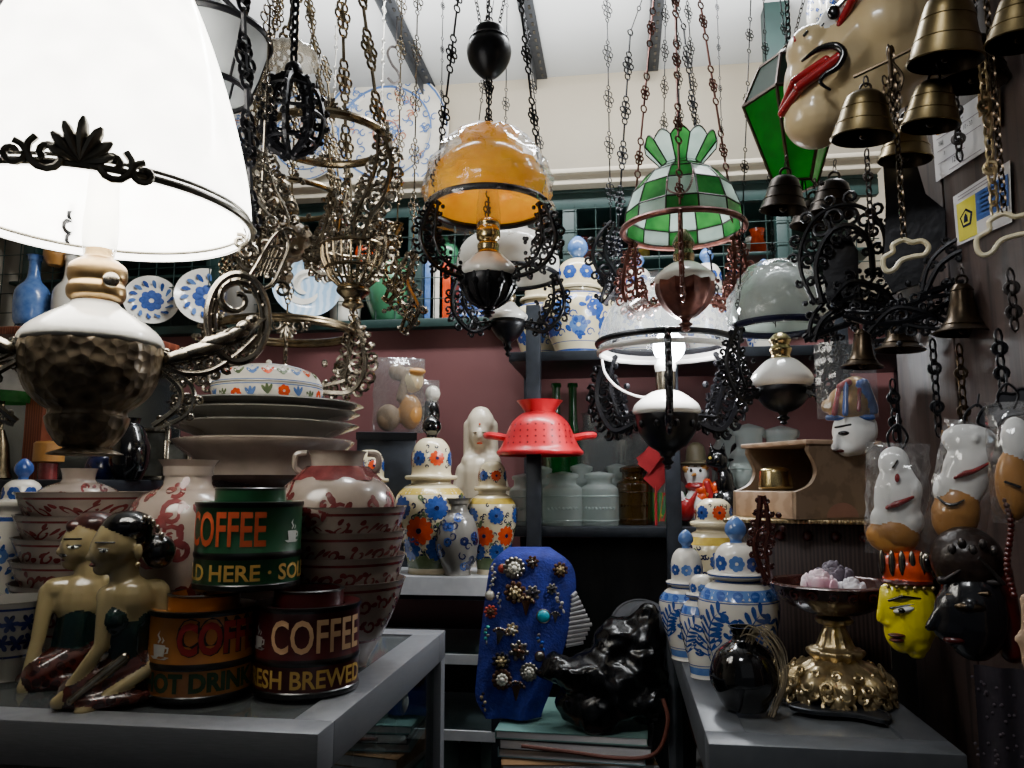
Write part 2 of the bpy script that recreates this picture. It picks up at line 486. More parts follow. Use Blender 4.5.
M_['brass'] = mk('old brass', '#9c8c70', .26, 1., '#5a4e3a', 40, contrast=.2)
M_['emboss'] = mk('embossed brass', '#94836a', .36, .35, '#4a3e30', 60, bump=.7, bscale=90, tex='voronoi', contrast=.3)
M_['silverbr'] = mk('silvered brass', '#aca394', .24, 1., '#6a6357', 60, contrast=.25)
M_['gold'] = mk('gold paint', '#d8c49a', .34, .85, '#8d784e', 60, bump=.5, contrast=.25)
M_['goldb'] = mk('bright brass', '#cdb98c', .22, 1., '#94804f', 30)
M_['iron'] = mk('black cast iron', '#14141a', .38, .5, '#08080b', 60, bump=.2)
M_['irongrey'] = mk('worn iron', '#55504e', .4, .8, '#2a2625', 70, bump=.2)
M_['copper'] = mk('oxidised copper', '#7a4a40', .4, .7, '#4a2a26', 60, bump=.2)
M_['redbrown'] = mk('red brown openwork', '#4a211c', .25, .2, '#25100e', 60, bump=.3, coat=.4)
M_['bronze'] = mk('dark bronze', '#6f5f4c', .32, 1., '#2c241c', 30, contrast=.3)
M_['bellbr'] = mk('bell brass', '#9c8a62', .32, 1., '#4c3f26', 22, contrast=.3, bump=.1)
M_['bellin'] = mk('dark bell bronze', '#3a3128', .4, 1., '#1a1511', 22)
M_['alu'] = mk('brushed aluminium', '#84868b', .42, .3, '#74767b', 60, bump=.05, mapping=(1, 1, 20))
M_['aluw'] = mk('pale aluminium edge', '#e2e4e8', .4, .2, '#cfd2d8', 40)
M_['steel'] = mk('grey slotted steel', '#35383d', .6, .1, '#282b30', 50)
M_['darksteel'] = mk('dark shelf steel', '#2b3038', .45, .5, '#1c2026', 40)
M_['teal'] = mk('dark teal paint', '#183632', .5, 0, '#112826', 14)
M_['wire'] = mk('green wire', '#16302c', .5, .3)
M_['wallbeige'] = mk('beige limewash', '#b8ae9c', .85, 0, '#a79d8b', 2.2, bump=.15, bscale=30)
M_['ceil'] = mk('white ceiling board', '#cdd0d3', .8, 0, '#b2b5b6', 1.6, contrast=.3)
M_['mwall'] = mk('maroon painted panel', '#6a3f3f', .6, 0, '#5a3333', 3, bump=.1)
M_['floor'] = mk('dark cement floor', '#3a3634', .6, 0, '#2a2725', 4, bump=.2)
M_['darkwood'] = mk('dark brown boards', '#43342f', .5, 0, '#2a1f1d', 9, tex='wave', mapping=(6, 6, .35), bump=.2)
M_['redwood'] = mk('red stained wood', '#8c4a32', .4, 0, '#6b3322', 8, tex='wave', mapping=(6, 6, .4))
M_['palewood'] = mk('pale bare wood', '#bb9d82', .55, 0, '#a98b70', 6, tex='wave', mapping=(1.5, 6, 6))
M_['sidewood'] = mk('weathered brown wood', '#8f7860', .55, 0, '#806a54', 6, tex='wave', mapping=(1.5, 6, 6))
M_['cream'] = mk('cream lacquer', '#d8c49c', .25, 0, '#c2aa7c', 9, coat=.4)
M_['skin'] = mk('pale olive lacquer skin', '#9c8d66', .25, 0, '#857653', 9, coat=.5)
M_['black'] = mk('black lacquer', '#0a0a0c', .2, 0, '#040405', 20, coat=.5)
M_['red'] = mk('red lacquer', '#a81a1e', .25, 0, '#7d1014', 20, coat=.5)
M_['dred'] = mk('dark red lacquer', '#58140f', .3, 0, '#3a0c0a', 20, coat=.4)
M_['redenam'] = mk('scarlet enamel', '#cf2430', .3, 0, '#b81b27', 14, coat=.3)
M_['white'] = mk('white paint', '#efefec', .45, 0, '#dcdcd8', 14)
M_['ochre'] = mk('ochre paint', '#c08a45', .4, 0, '#9c6a30', 14, coat=.3)
M_['bodice'] = mk('dark green lacquer', '#15302c', .2, 0, '#0a1a19', 20, coat=.5)
M_['batik'] = mk('brown batik lacquer', '#4a1f18', .25, 0, '#2a100d', 90, tex='voronoi', coat=.5)
M_['brown_hat'] = mk('brown cap lacquer', '#4a2622', .3, 0, '#2a1312', 60, coat=.4)
M_['tingreen'] = mk('green tin paint', '#16502f', .35, 0, '#0d3a22', 14, coat=.2)
M_['tinblack'] = mk('black tin paint', '#0c0b0b', .3, 0, '#050505', 14, coat=.2)
M_['tinbrown'] = mk('ochre tin paint', '#a56a2c', .35, 0, '#84501f', 14, coat=.2)
M_['tinred'] = mk('oxblood tin paint', '#4c1013', .35, 0, '#370a0c', 14, coat=.2)
M_['lettero'] = mk('orange lettering', '#c4512c', .45); M_['letterc'] = mk('cream lettering', '#c9a47a', .45)
M_['lettery'] = mk('yellow lettering', '#c09a4a', .45); M_['letterr'] = mk('red lettering', '#8a1a1c', .45)
M_['letterb'] = mk('black lettering', '#141312', .5); M_['letterw'] = mk('white lettering', '#c8c8c0', .5)
M_['lettergn'] = mk('dark green lettering', '#1a3a1e', .5)
M_['glass'] = clear('clear jar glass', '#eef6f3', .32, .03, .15, 30, .32, '#d4deda')
M_['pane'] = clear('showcase pane', '#cfd8d8', .12, .02)
M_['gglass'] = clear('green bottle glass', '#0e7a35', .3, .03, .1, 30, .3, '#0b7a30')
M_['aglass'] = clear('amber jar glass', '#8a6a38', .3, .03, .2, 40, .3, '#7c5c2c')
M_['lampglass'] = clear('lamp chimney glass', '#f6f6f2', .2, .03, 0, 30, .03)
M_['plastic'] = clear('crumpled clear plastic', '#fafafa', .3, .08, 1., 30, .03, '#e8e8ea')
M_['plasticm'] = clear('cloudy clear plastic', '#f0f2f2', .25, .15, .9, 26, .12, '#d8dcdc')
M_['wrap'] = clear('smooth plastic wrap', '#fafafa', .3, .08, .45, 22, .05, '#e8e8ea')
M_['opalw'] = opal('white opal glass', '#eceae4', 0, .45)
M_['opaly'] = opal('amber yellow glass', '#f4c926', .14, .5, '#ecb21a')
M_['fontw'] = mk('white opal font', '#e9e7e2', .15, col2='#d5d2cc', scale=8, coat=.5)
M_['tg'] = opal('stained green glass', '#357f3a', .03, .5, '#24602c'); M_['tw'] = opal('stained frosted glass', '#b4c6bc', .03, .5, '#9ab0a6')
M_['lead'] = mk('lead came', '#2a2624', .5, .6)
M_['tealplate'] = mk('pale blue glaze', '#8fb0cc', .2, 0, '#b7cbdc', 14, tex='wave', coat=.4)
M_['celadon'] = mk('green glaze', '#4a8a64', .25, 0, '#35704e', 8, coat=.4)
M_['cloth'] = mk('royal blue velvet', '#16288c', .8, 0, '#0e1a66', 60, bump=.4, bscale=200)
M_['bag'] = mk('black plastic sack', '#0b0b0d', .22, 0, '#050506', 20, bump=.5, bscale=18)
M_['paper'] = mk('white paper', '#d8d6d6', .7, 0, '#c6c4c6', 8)
M_['wood_case'] = M_['palewood']
IR, BR, SV = M_['iron'], M_['brass'], M_['silverbr']

# ------------------------------------------------------------------ the room
def slab(name, lo, hi, m, bev=0):
    b = MB(); c = [(i + j) / 2 for i, j in zip(lo, hi)]; b.box((0, 0, 0), [j - i for i, j in zip(lo, hi)], 0, bev=bev)
    return struct(b.build(name, m, None, c))
CEIL = 2.82
slab('floor', (-2.2, -1.6, -.1), (1.4, 2.8, 0), M_['floor'])
slab('ceiling', (-2.2, -1.6, CEIL), (1.4, 2.8, CEIL + .08), M_['ceil'])
slab('wall_back', (-2.2, 2.66, 0), (1.4, 2.76, CEIL), M_['wallbeige'])
slab('wall_left', (-2.2, -1.6, 0), (-2.1, 2.66, CEIL), M_['wallbeige'])
slab('wall_right', (1.3, -1.6, 0), (1.4, 2.66, CEIL), M_['wallbeige'])
slab('wall_panel', (-2.1, 2.30, 0), (1.3, 2.34, 1.83), M_['mwall'])
# dark board partition hung with masks and bells
for i, (y0, y1) in enumerate(((1.06, 1.27), (.84, 1.055), (.60, .835), (.30, .595))):
    slab('wall_partition_%d' % i, (.425, y0, 0), (.455, y1, CEIL), M_['darkwood'], .003)
slab('trim_1', (.455, .3, 0), (.50, 1.27, CEIL), M_['darkwood'])

# slotted steel rails under the ceiling
for i, px in enumerate((424, 541, 652)):
    q = P(px, 78, 2.64); t = T(px, 78, 2.64)
    b = MB(); L = 2.1
    b.box((0, -L / 2, 0), (.042, L, .004)); b.box((-.019, -L / 2, -.02), (.004, L, .04))
    for k in range(46): b.box((.006, -.03 - k * .045, -.0025), (.008, .02, .002), 1)
    o = b.build('ceiling_rail', [M_['steel'], M_['black']], None, (q.x, 2.655, CEIL - .006))
    tag(o, ['slotted steel rail under the ceiling above the brass lamps', 'slotted steel rail under the ceiling above the yellow shade', 'slotted steel rail under the ceiling above the green stained glass shade'][i], 'rail', 'slotted ceiling rails')

# wire fronted cabinet along the back wall
CY = 2.30; ZL, ZT = 1.853, 2.235
def on_plane(px, py, Y):
    """point of the line of sight through (px, py) on the plane y = Y"""
    lo, hi = .2, 4.
    for _ in range(40):
        m = (lo + hi) / 2
        if P(px, py, m).y < Y: lo = m
        else: hi = m
    return P(px, py, lo), lo
cab = bpy.data.objects.new('wire_cabinet', None); COL.objects.link(cab); cab.location = (-.6, CY, ZL)
tag(cab, 'long dark teal cabinet with green wire front on the back wall', 'cabinet')
def cabox(name, lo, hi, m):
    b = MB(); b.box([(i + j) / 2 - k for i, j, k in zip(lo, hi, (-.6, CY, ZL))], [j - i for i, j in zip(lo, hi)], 0, bev=.004)
    return b.build(name, m, cab)
cabox('ledge', (-2.09, CY - .04, ZL - .028), (.75, CY + .35, ZL), M_['teal'])
cabox('rail', (-2.09, CY - .01, ZT - .05), (.75, CY + .02, ZT), M_['teal'])
cabox('top_board', (-2.09, CY - .01, ZT), (.75, CY + .35, ZT + .012), M_['teal'])
cabox('cornice', (-2.09, CY - .05, ZT + .012), (.75, CY + .05, ZT + .05), M_['wallbeige'])
cabox('cornice', (-2.09, CY - .07, ZT + .04), (.75, CY + .0, ZT + .055), M_['wallbeige'])
for px in (30, 214, 415, 570, 785):
    q, _ = on_plane(px, 260, CY)
    cabox('post', (q.x - .022, CY - .008, ZL), (q.x + .022, CY + .03, ZT - .04), M_['teal'])
b = MB()
x = -2.05
while x < .74:
    b.tube([(x + .6, -.012, 0), (x + .6, -.012, ZT - ZL - .04)], .0017, 5); x += .062
for k in range(1, 6): b.tube([(-1.49, -.014, k * .066), (1.34, -.014, k * .066)], .0017, 5)
b.build('wire_front', M_['wire'], cab)
# inner back boards show dark between the goods
cabox('back_board', (-2.09, CY + .30, ZL), (.75, CY + .31, ZT), M_['teal'])

# ------------------------------------------------------------------ glass showcases
def showcase(name, lo, hi, label, fr, shelfz=(), frw=.045, topglass=True, tray=None, m=None):
    """aluminium framed glass case from floor to hi.z"""
    x0, y0, _ = lo; x1, y1, zt = hi; m = m or M_['alu']
    rt = bpy.data.objects.new(name, None); COL.objects.link(rt); rt.location = ((x0 + x1) / 2, (y0 + y1) / 2, 0)
    tag(rt, label, 'display case'); cx, cy = rt.location.x, rt.location.y
    def bx(n, a, c, mm, bev=.002):
        b = MB(); b.box([(i + j) / 2 for i, j in zip((a[0] - cx, a[1] - cy, a[2]), (c[0] - cx, c[1] - cy, c[2]))], [abs(j - i) for i, j in zip(a, c)], 0, bev=bev)
        return b.build(n, mm, rt)
    w = frw
    bx('top_rail', (x0, y0, zt - .05), (x1, y0 + w, zt), m); bx('top_rail', (x0, y1 - w, zt - .05), (x1, y1, zt), m)
    bx('side_rail', (x0, y0 + w, zt - .05), (x0 + w, y1 - w, zt), m); bx('side_rail', (x1 - w, y0 + w, zt - .05), (x1, y1 - w, zt), m)
    for (a, c) in ((x0, y0), (x1 - .03, y0), (x0, y1 - .03), (x1 - .03, y1 - .03)):
        bx('post', (a, c, 0), (a + .03, c + .03, zt - .05), m)
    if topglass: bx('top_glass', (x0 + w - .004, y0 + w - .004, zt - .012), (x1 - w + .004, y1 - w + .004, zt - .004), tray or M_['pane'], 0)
    bx('side_glass', (x1 - .018, y0 + .03, .1), (x1 - .014, y1 - .03, zt - .05), M_['pane'], 0)
    bx('side_glass', (x0 + .014, y0 + .03, .1), (x0 + .018, y1 - .03, zt - .05), M_['pane'], 0)
    bx('front_glass', (x0 + .03, y0 + .012, .1), (x1 - .03, y0 + .016, zt - .05), M_['pane'], 0)
    bx('plinth', (x0, y0, 0), (x1, y1, .1), M_['darksteel'])
    for z in shelfz: 
        bx('shelf', (x0 + .02, y0 + .02, z - .008), (x1 - .02, y1 - .02, z), fr)
    return rt
M_['topgrey'] = mk('dull glass over grey board', '#6f7274', .18, .1, '#5c5f62', 5)
M_['blueshelf'] = mk('greenish glass shelf edge', '#3a5a5c', .2, .2, '#2c4648', 8)
showcase('display_case', (-1.5, .858, 0), (-.335, 1.483, 1.08), 'aluminium framed glass display case carrying the coffee tins', M_['blueshelf'], (.45, .95), .05, tray=clear('grey sheen pane', '#b0b8b8', .25, .08, 0, 20, .35, '#8f9496'))  # grey milk in the top pane paints in its reflected sheen
showcase('display_case', (.085, .885, 0), (.34, 1.75, 1.08), 'grey glass topped display case carrying the blue and white jars', M_['darksteel'], (.4, .75), .045, tray=M_['topgrey'], m=mk('grey painted aluminium', '#55585c', .45, .2, '#46494d', 30))
M_['darkalu'] = M_['darksteel']
bc = showcase('display_case', (-.80, 1.86, 0), (-.28, 2.24, 1.13), 'low back display case with white edges behind the blue cloth', M_['aluw'], (.40, .66, .78, .95), .05, m=M_['darksteel'])
b = MB(); b.box((0, -.192, 1.113), (.52, .012, .042)); b.box((0, 0, 1.132), (.52, .39, .006)); b.build('white_top', M_['aluw'], bc)
b = MB()
for z in (.945, .775, .655): b.box((0, -.186, z), (.48, .008, .022))
b.build('shelf_edge', M_['aluw'], bc)

# steel rack behind, with two decks
rk = bpy.data.objects.new('steel_rack', None); COL.objects.link(rk); rk.location = (.25, 2.1, 0)
tag(rk, 'dark slotted steel rack holding rows of glass jars', 'rack')
def rbox(n, lo, hi, m):
    b = MB(); b.box([(i + j) / 2 - k for i, j, k in zip(lo, hi, (.25, 2.1, 0))], [j - i for i, j in zip(lo, hi)], 0, bev=.002); return b.build(n, m, rk)
ZS1, ZS2 = 1.25, 1.685
rbox('deck', (-.28, 1.93, ZS1 - .025), (.78, 2.27, ZS1), M_['darksteel'])
rbox('deck', (-.28, 1.93, ZS2 - .025), (.78, 2.27, ZS2), M_['darksteel'])
rbox('deck', (-.28, 1.98, .6), (.78, 2.27, .62), M_['darksteel'])
for px in (534, 672, 845):
    q, _ = on_plane(px, 450, 1.92); 
    rbox('post', (q.x - .018, 1.905, 0), (q.x + .018, 1.93, 1.8), M_['darksteel'])
rbox('back_post', (-.28, 2.24, 0), (-.25, 2.27, 1.8), M_['darksteel']); rbox('back_post', (.75, 2.24, 0), (.78, 2.27, 1.8), M_['darksteel'])
def yat(z, a):
    k = (z - CAM.z) / a; t = (k * CP - SP) / (CP + k * SP); return 384 - F * t
def TS(px, z, a): return T(px, yat(z, a), a)
def ph(t, prof): return [(hw * t.s, h * t.s) for hw, h in prof]
ZC = 1.081
def smooth(prof, n=6): return [(max(0.0004, p.x), p.y) for p in catmull([(r, z, 0) for r, z in prof], n)]

def decotext(mb, rf, s, u0, v, size, mi, bold=.02, sx=1., off=.0008):
    vs, fs, w, h = text2d(s, size, bold)
    out = []
    for x, y in vs:
        r = rf(v + y); t = -pi / 2 + (u0 + x * sx) / r
        out.append(((r + off) * math.cos(t), (r + off) * math.sin(t), v + y))
    mb.add(out, fs, mi, False); return w * sx
def cuplogo(mb, rf, u, v, k, mi):
    sh = [[(-.5, .1), (.5, .1), (.62, .9), (-.62, .9)]]
    sh += strip([(.55, .75), (.85, .7), (.8, .4), (.5, .3)], .09)
    sh += [[(-.95, .05), (-.6, -.12), (.6, -.12), (.95, .05), (.5, .1), (-.5, .1)]]
    sh += strip([(-.1, 1.05), (.12, 1.3), (-.12, 1.6), (.1, 1.95)], .1) + strip([(.3, 1.05), (.45, 1.25), (.3, 1.5)], .08)
    deco(mb, rf, [[(u + x * k, v + y * k) for x, y in p] for p in sh], mi, .0009)

# ------------------------------------------------------------------ coffee tins
def tin(t, label, main, rim, col, rows, logo):
    """drum with a raised collar, black bands and hand painted words"""
    t.empty('coffee_tin', label, 'tin', 'painted coffee tins')
    s = t.s; b = MB()
    body = ph(t, [(0.5, 0), (50, 0), (52, 2), (52, 6), (51, 7), (51, 30), (52, 31.5), (52, 35), (51, 36.5), (51, 79), (52.5, 81), (52.5, 84), (50, 84.5), (36, 82)])
    b.lathe(body, 56, 0, mis=[1, 1, 1, 1, 0, 1, 1, 1, 0, 1, 1, 1, 0])
    rf = lambda v: 51 * s
    for txt, upx, h, size, mi, bold, sx in rows:
        decotext(b, rf, txt, upx * s, h * s, size * s, mi, bold, sx, .0003 if mi == 7 else .0009)
    cuplogo(b, rf, logo[0] * s, logo[1] * s, logo[2] * s, 6)
    t.part(b, 'body', [main, M_['tinblack'], M_['lettero'], M_['letterc'], M_['lettery'], M_['letterr'], M_['letterw'], M_['letterb'], M_['lettergn']])
    c = MB(); c.lathe(ph(t, [(34.5, 81), (34.5, 95), (35.5, 97), (34, 98), (31, 97), (31, 85), (.5, 84)]), 48, 0, mis=[0, 1, 1, 1, 0, 0])
    o = t.part(c, 'collar', [col, rim])
    return t
ta = TS(200, ZC, 1.07); ta.rz -= .0
tin(ta, 'ochre coffee tin with red COFFEE lettering and HOT DRINK below', M_['tinbrown'], M_['tinblack'], M_['tinbrown'],
    [('COFFEE', -24, 43, 42, 7, .075, .66), ('COFFEE', -23, 44, 40, 5, .035, .68), ('HOT DRINK', -62, 10, 23, 8, .05, .92)], (-43, 42, 13))
tb = TS(306, ZC, 1.09)
tin(tb, 'oxblood red coffee tin with cream COFFEE lettering and FRESH BREWED below', M_['tinred'], M_['tinblack'], M_['tinred'],
    [('COFFEE', -36, 42, 43, 3, .015, .66), ('FRESH BREWED', -78, 10, 23, 4, .02, .9)], (-56, 45, 12))
tc_ = TS(247, ZC + 98 * tb.s + .001, 1.09)
tin(tc_, 'green coffee tin with orange COFFEE lettering stacked on two other tins', M_['tingreen'], M_['tinblack'], M_['tingreen'],
    [('COFFEE', -71, 42, 45, 2, .02, .56), ('SOLD HERE · SOLD', -98, 10, 21, 4, .02, 1.02)], (46, 46, 11))
for o in tc_.root.children: pass

# ------------------------------------------------------------------ kneeling couple
FM = [M_['skin'], M_['black'], M_['bodice'], M_['batik'], M_['silverbr'], M_['dred'], M_['brown_hat'], M_['white']]
t = TS(108, ZC, 1.03); w = t
pr = [E(w, 108, 543, 0, 23, 23, 27), E(w, 97, 549, -2, 15, 18, 20), C(w, (89, 544, -3), (83.5, 556, -3), 2.6, 4.2), E(w, 95, 568, -1, 9, 10, 7),
      E(w, 87, 563.5, -4, 4, 6, 2.4, 5), E(w, 97, 549, -18.6, 5.5, 2, 1.8, 7), E(w, 96, 549, -19.8, 2, 1.4, 1.6, 1), C(w, (91, 547, -18.5), (103, 547.5, -20.5), .8, .8, 1), C(w, (88, 541, -17), (105, 541, -22), .9, .8, 1),
      E(w, 117, 527, 1, 26, 25, 17, 1), E(w, 126, 537, 4, 17, 21, 20, 1), E(w, 147, 553, 4, 17, 19, 18, 1), E(w, 127, 551, -21, 4.5, 4, 9), 
      C(w, (114, 560, 0), (118, 592, 0), 14, 15), C(w, (103, 595, -6), (146, 592, 2), 12, 12), C(w, (124, 600, -2), (124, 650, 2), 24, 21),
      E(w, 112, 618, -13, 15, 14, 15, 2), E(w, 133, 619, -9, 13, 14, 14, 2), C(w, (124, 628, 0), (124, 665, 2), 25, 25, 2),
      C(w, (151, 594, 0), (157, 640, -4), 9.5, 8), C(w, (157, 640, -4), (143, 668, -22), 8, 7), C(w, (143, 668, -22), (94, 697, -33), 7, 5),
      E(w, 88, 700, -34, 9, 6, 5), C(w, (101, 598, -10), (99, 642, -18), 9, 7), C(w, (99, 642, -18), (70, 686, -22), 7, 5.5), E(w, 66, 692, -22, 8, 6, 7),
      C(w, (132, 668, 0), (80, 686, -14), 27, 17, 3), C(w, (132, 678, 4), (146, 684, 4), 26, 19, 3), E(w, 110, 694, -4, 52, 36, 13, 3), C(w, (120, 655, -22), (76, 690, -30), 6, 4, 4)]
t.empty('kneeling_woman_figurine', 'lacquered wooden figurine of a kneeling woman with black hair bun and dark bodice', 'figurine', 'kneeling couple figurines')
blob('body', pr, FM, .002, t.root)
b = MB()
for k in range(5): b.sph(t.p(131 + k * 4.2, 519 + k * k * 1.1, -16), (2.6 * t.s, 2.6 * t.s, 4.5 * t.s), 0, 8, 6)
t.part(b, 'hair_comb', M_['silverbr']); b = MB(); b.sph(t.p(127, 563, -24), 2.4 * t.s); t.part(b, 'earring', M_['gold'])
t = TS(62, ZC, 1.13); w = t
pr = [E(w, 74, 541, 0, 20, 21, 26), E(w, 64, 546, -3, 13, 17, 19), C(w, (57, 541, -4), (52, 551, -4), 2.6, 4), E(w, 63, 563, -1, 9, 10, 7),
      E(w, 58, 554, -6, 7, 10, 3, 1), E(w, 57, 559, -5, 4, 5, 2, 5), E(w, 64, 546, -18.4, 5.5, 2, 1.8, 7), E(w, 63, 546, -19.6, 2, 1.4, 1.6, 1), C(w, (58, 544, -17.5), (70, 544.5, -20), .8, .8, 1), C(w, (55, 538, -15), (70, 538, -20.5), .9, .8, 1),
      E(w, 82, 524, 2, 22, 22, 13, 6), C(w, (62, 526, -8), (98, 526, 0), 7, 9, 6), E(w, 98, 533, 6, 10, 14, 12, 6),
      C(w, (78, 556, 0), (80, 584, 0), 13, 14), C(w, (50, 587, -4), (100, 583, 4), 11, 11), E(w, 75, 600, -3, 27, 18, 27), C(w, (74, 615, 0), (72, 655, 2), 21, 24, 2),
      C(w, (44, 590, -4), (39, 635, -10), 8.5, 7), C(w, (39, 635, -10), (31, 672, -18), 7, 5), E(w, 30, 680, -18, 6, 6, 8), 
      C(w, (80, 656, 0), (44, 670, -14), 24, 18, 3), E(w, 62, 676, 0, 41, 32, 15, 3), C(w, (100, 588, 4), (108, 630, 0), 8.5, 7), C(w, (108, 630, 0), (84, 664, -14), 7, 5)]
t.empty('kneeling_man_figurine', 'lacquered wooden figurine of a kneeling man with moustache and brown cap', 'figurine', 'kneeling couple figurines')
blob('body', pr, FM, .002, t.root)

# ------------------------------------------------------------------ bowls and pots on the aluminium case
def bowl(t, Rr, Hh, mats, seed, name='bowl', label='', cat='bowl', group=None, pattern='maroon', fl=1.):
    s = t.s; q = random.Random(seed)
    o = smooth(ph(t, [(Rr * .42, 0), (Rr * .45, Hh * .06), (Rr * .62, Hh * .3), (Rr * .84, Hh * .65), (Rr * .97, Hh * .95), (Rr, Hh)]), 4)
    i = smooth(ph(t, [(Rr * .97, Hh), (Rr * .93, Hh * .93), (Rr * .78, Hh * .62), (Rr * .5, Hh * .22), (1, Hh * .12)]), 4)
    b = MB(); b.lathe([(.001, 0)] + o + i, 48, 0)
    rf = rz_of(o)
    for v0 in (.5, .74):
        n = 16
        for k in range(n):
            u = (k + .5 + q.uniform(-.1, .1) + (.5 if v0 > .6 else 0)) / n * 2 * pi * rf(Hh * s * v0) - pi * rf(Hh * s * v0)
            if pattern == 'maroon':
                deco(b, rf, strip(spiral(u, Hh * s * v0, 7 * s, q.uniform(0, 6), 1., q.choice((-1, 1)), 10), 1.5 * s), 1)
                deco(b, rf, [leafp(u + 6 * s, Hh * s * v0, q.uniform(-1, 1), 8 * s, 2.4 * s), leafp(u - 4 * s, Hh * s * v0 + 5 * s, q.uniform(2, 4), 7 * s, 2.4 * s)], 1)
            else:
                deco(b, rf, [leafp(u, Hh * s * v0, j * 1.05 + q.uniform(-.2, .2), 9 * s, 2.2 * s) for j in range(6)], 1)
    ring(b, rf, Hh * s * .9, Hh * s * .93, 1); ring(b, rf, Hh * s * .30, Hh * s * .33, 1)
    return t.single(b, name, mats, label, cat, group)
BM = [M_['buff'], M_['maroon']]
ord_ = ['lowest', 'second from bottom', 'third from bottom', 'uppermost']
tr_ = TS(340, ZC, 1.23)
b0 = bowl(tr_, 64, 84, BM, 3, label='buff bowl with maroon scrolls, lowest of the stack behind the red coffee tin', group='bowls stacked behind the coffee tins')
for k in range(1, 4):
    c = b0.copy(); COL.objects.link(c); c.location = b0.location + Vector((0, 0, 24 * tr_.s * k)); c.rotation_euler.z = b0.rotation_euler.z + k * .9
    c['label'] = 'buff bowl with maroon scrolls, %s of the stack behind the red coffee tin' % ord_[k]
tl_ = TS(80, ZC, 1.32)
b0 = bowl(tl_, 68, 70, BM, 5, label='buff bowl with maroon leaves, lowest of the stack behind the kneeling figurines', group='bowls stacked behind the figurines')
for k in range(1, 5):
    c = b0.copy(); COL.objects.link(c); c.location = b0.location + Vector((0, 0, 22 * tl_.s * k)); c.rotation_euler.z += k * .7
    c['label'] = 'buff bowl with maroon leaves, %s of the stack behind the kneeling figurines' % ['', 'second from bottom', 'middle one', 'second from top', 'uppermost'][k]
bowl(TS(6, ZC, 1.14), 42, 78, [M_['grey_cer'], M_['navy']], 8, label='white bowl with dark blue leaf sprays beside the kneeling man', pattern='leaf')

def pot(t, prof, mats, label, name='vase', cat='vase', deco_fn=None, n=48, group=None, sm=5, single=True, inner=True):
    """turned pot from (half width, height) pairs in photo pixels"""
    o = smooth(ph(t, prof), sm); b = MB()
    ins = []
    if inner: r, z = o[-1]; ins = [(r * .86, z), (r * .8, z - .25 * (z - o[0][1]) * .3)]
    b.lathe([(.0005, o[0][1])] + o + ins, n, 0)
    if deco_fn: deco_fn(b, rz_of(o), t.s, o)
    if single: return t.single(b, name, mats, label, cat, group)
    return t.part(b, 'body', mats)
def scrolls(mi, z0, z1, n=26, size=12, wid=2.2, seed=2):
    def f(b, rf, s, o):
        q = random.Random(seed)
        for k in range(n):
            z = q.uniform(z0, z1) * s; u = (k + q.random()) / n * 2 * pi * rf(z) - pi * rf(z)
            deco(b, rf, strip(spiral(u, z, size * s * q.uniform(.6, 1.1), q.uniform(0, 6), q.uniform(.7, 1.2), q.choice((-1, 1)), 12, .3), wid * s), mi)
            a = q.uniform(0, 6)
            deco(b, rf, [leafp(u + 5 * s, z, a, size * .9 * s, wid * 1.3 * s), leafp(u, z, a + 2.2, size * .8 * s, wid * 1.3 * s)], mi)
    return f
t = TS(178, ZC, 1.17)
Hb = t.py
def yh(t, *pts): return [(hw, t.py - y) for hw, y in pts]
pot(t, yh(t, (34, t.py), (36, t.py - 6), (50, 625), (61, 575), (62, 540), (54, 510), (40, 495), (26, 489), (23, 481), (24, 470), (30, 461)), [M_['buff'], M_['maroon']],
    'buff vase with maroon scrolls and flared neck behind the kneeling woman', deco_fn=scrolls(1, 70, 185, 64, 14, 2.6))
# squat two handled vase nested on the bowl stack
t = TS(335, ZC + (84 + 72 - 38) * tr_.s, 1.23)
t.empty('handled_vase', 'squat buff and maroon vase with small neck handles on top of the bowl stack', 'vase')
pot(t, [(30, 0), (44, 6), (58, 24), (60, 38), (52, 56), (36, 68), (28, 72), (26, 80), (27, 88), (30, 92)], [M_['buff'], M_['maroon']], '', deco_fn=scrolls(1, 20, 60, 26, 13, 2.2, 5), single=False)
for sg in (-1, 1):
    b = MB(); b.tube(catmull([(sg * 30 * t.s, 0, 90 * t.s), (sg * 40 * t.s, 0, 88 * t.s), (sg * 41 * t.s, 0, 76 * t.s), (sg * 34 * t.s, 0, 69 * t.s)], 6), 3.2 * t.s, 8)
    t.part(b, 'handle', M_['buff'])
b = MB(); b.lathe(smooth(ph(t, [(44, 63), (38, 69), (30, 77), (29, 72)]), 4), 40, 0, flute=.05, nf=7); t.part(b, 'shoulder_band', M_['maroon'])
# small necked vase in the far bowl stack
t = TS(77, ZC + (70 + 88 - 14) * tl_.s, 1.32)
pot(t, [(20, 0), (34, 6), (36, 14), (26, 20), (16, 24), (15, 30), (17, 37)], [M_['buff'], M_['maroon']], 'small buff vase with short neck nested in the uppermost maroon leaf bowl', deco_fn=scrolls(1, 6, 18, 14, 5, 1.3, 4))

# plate tower with the covered tureen
class TL(T):
    def __init__(s, px, py, a):
        T.__init__(s, px, py + 9, a); s.py0 = py
    def z(s, y): return T.z(s, y + 9)

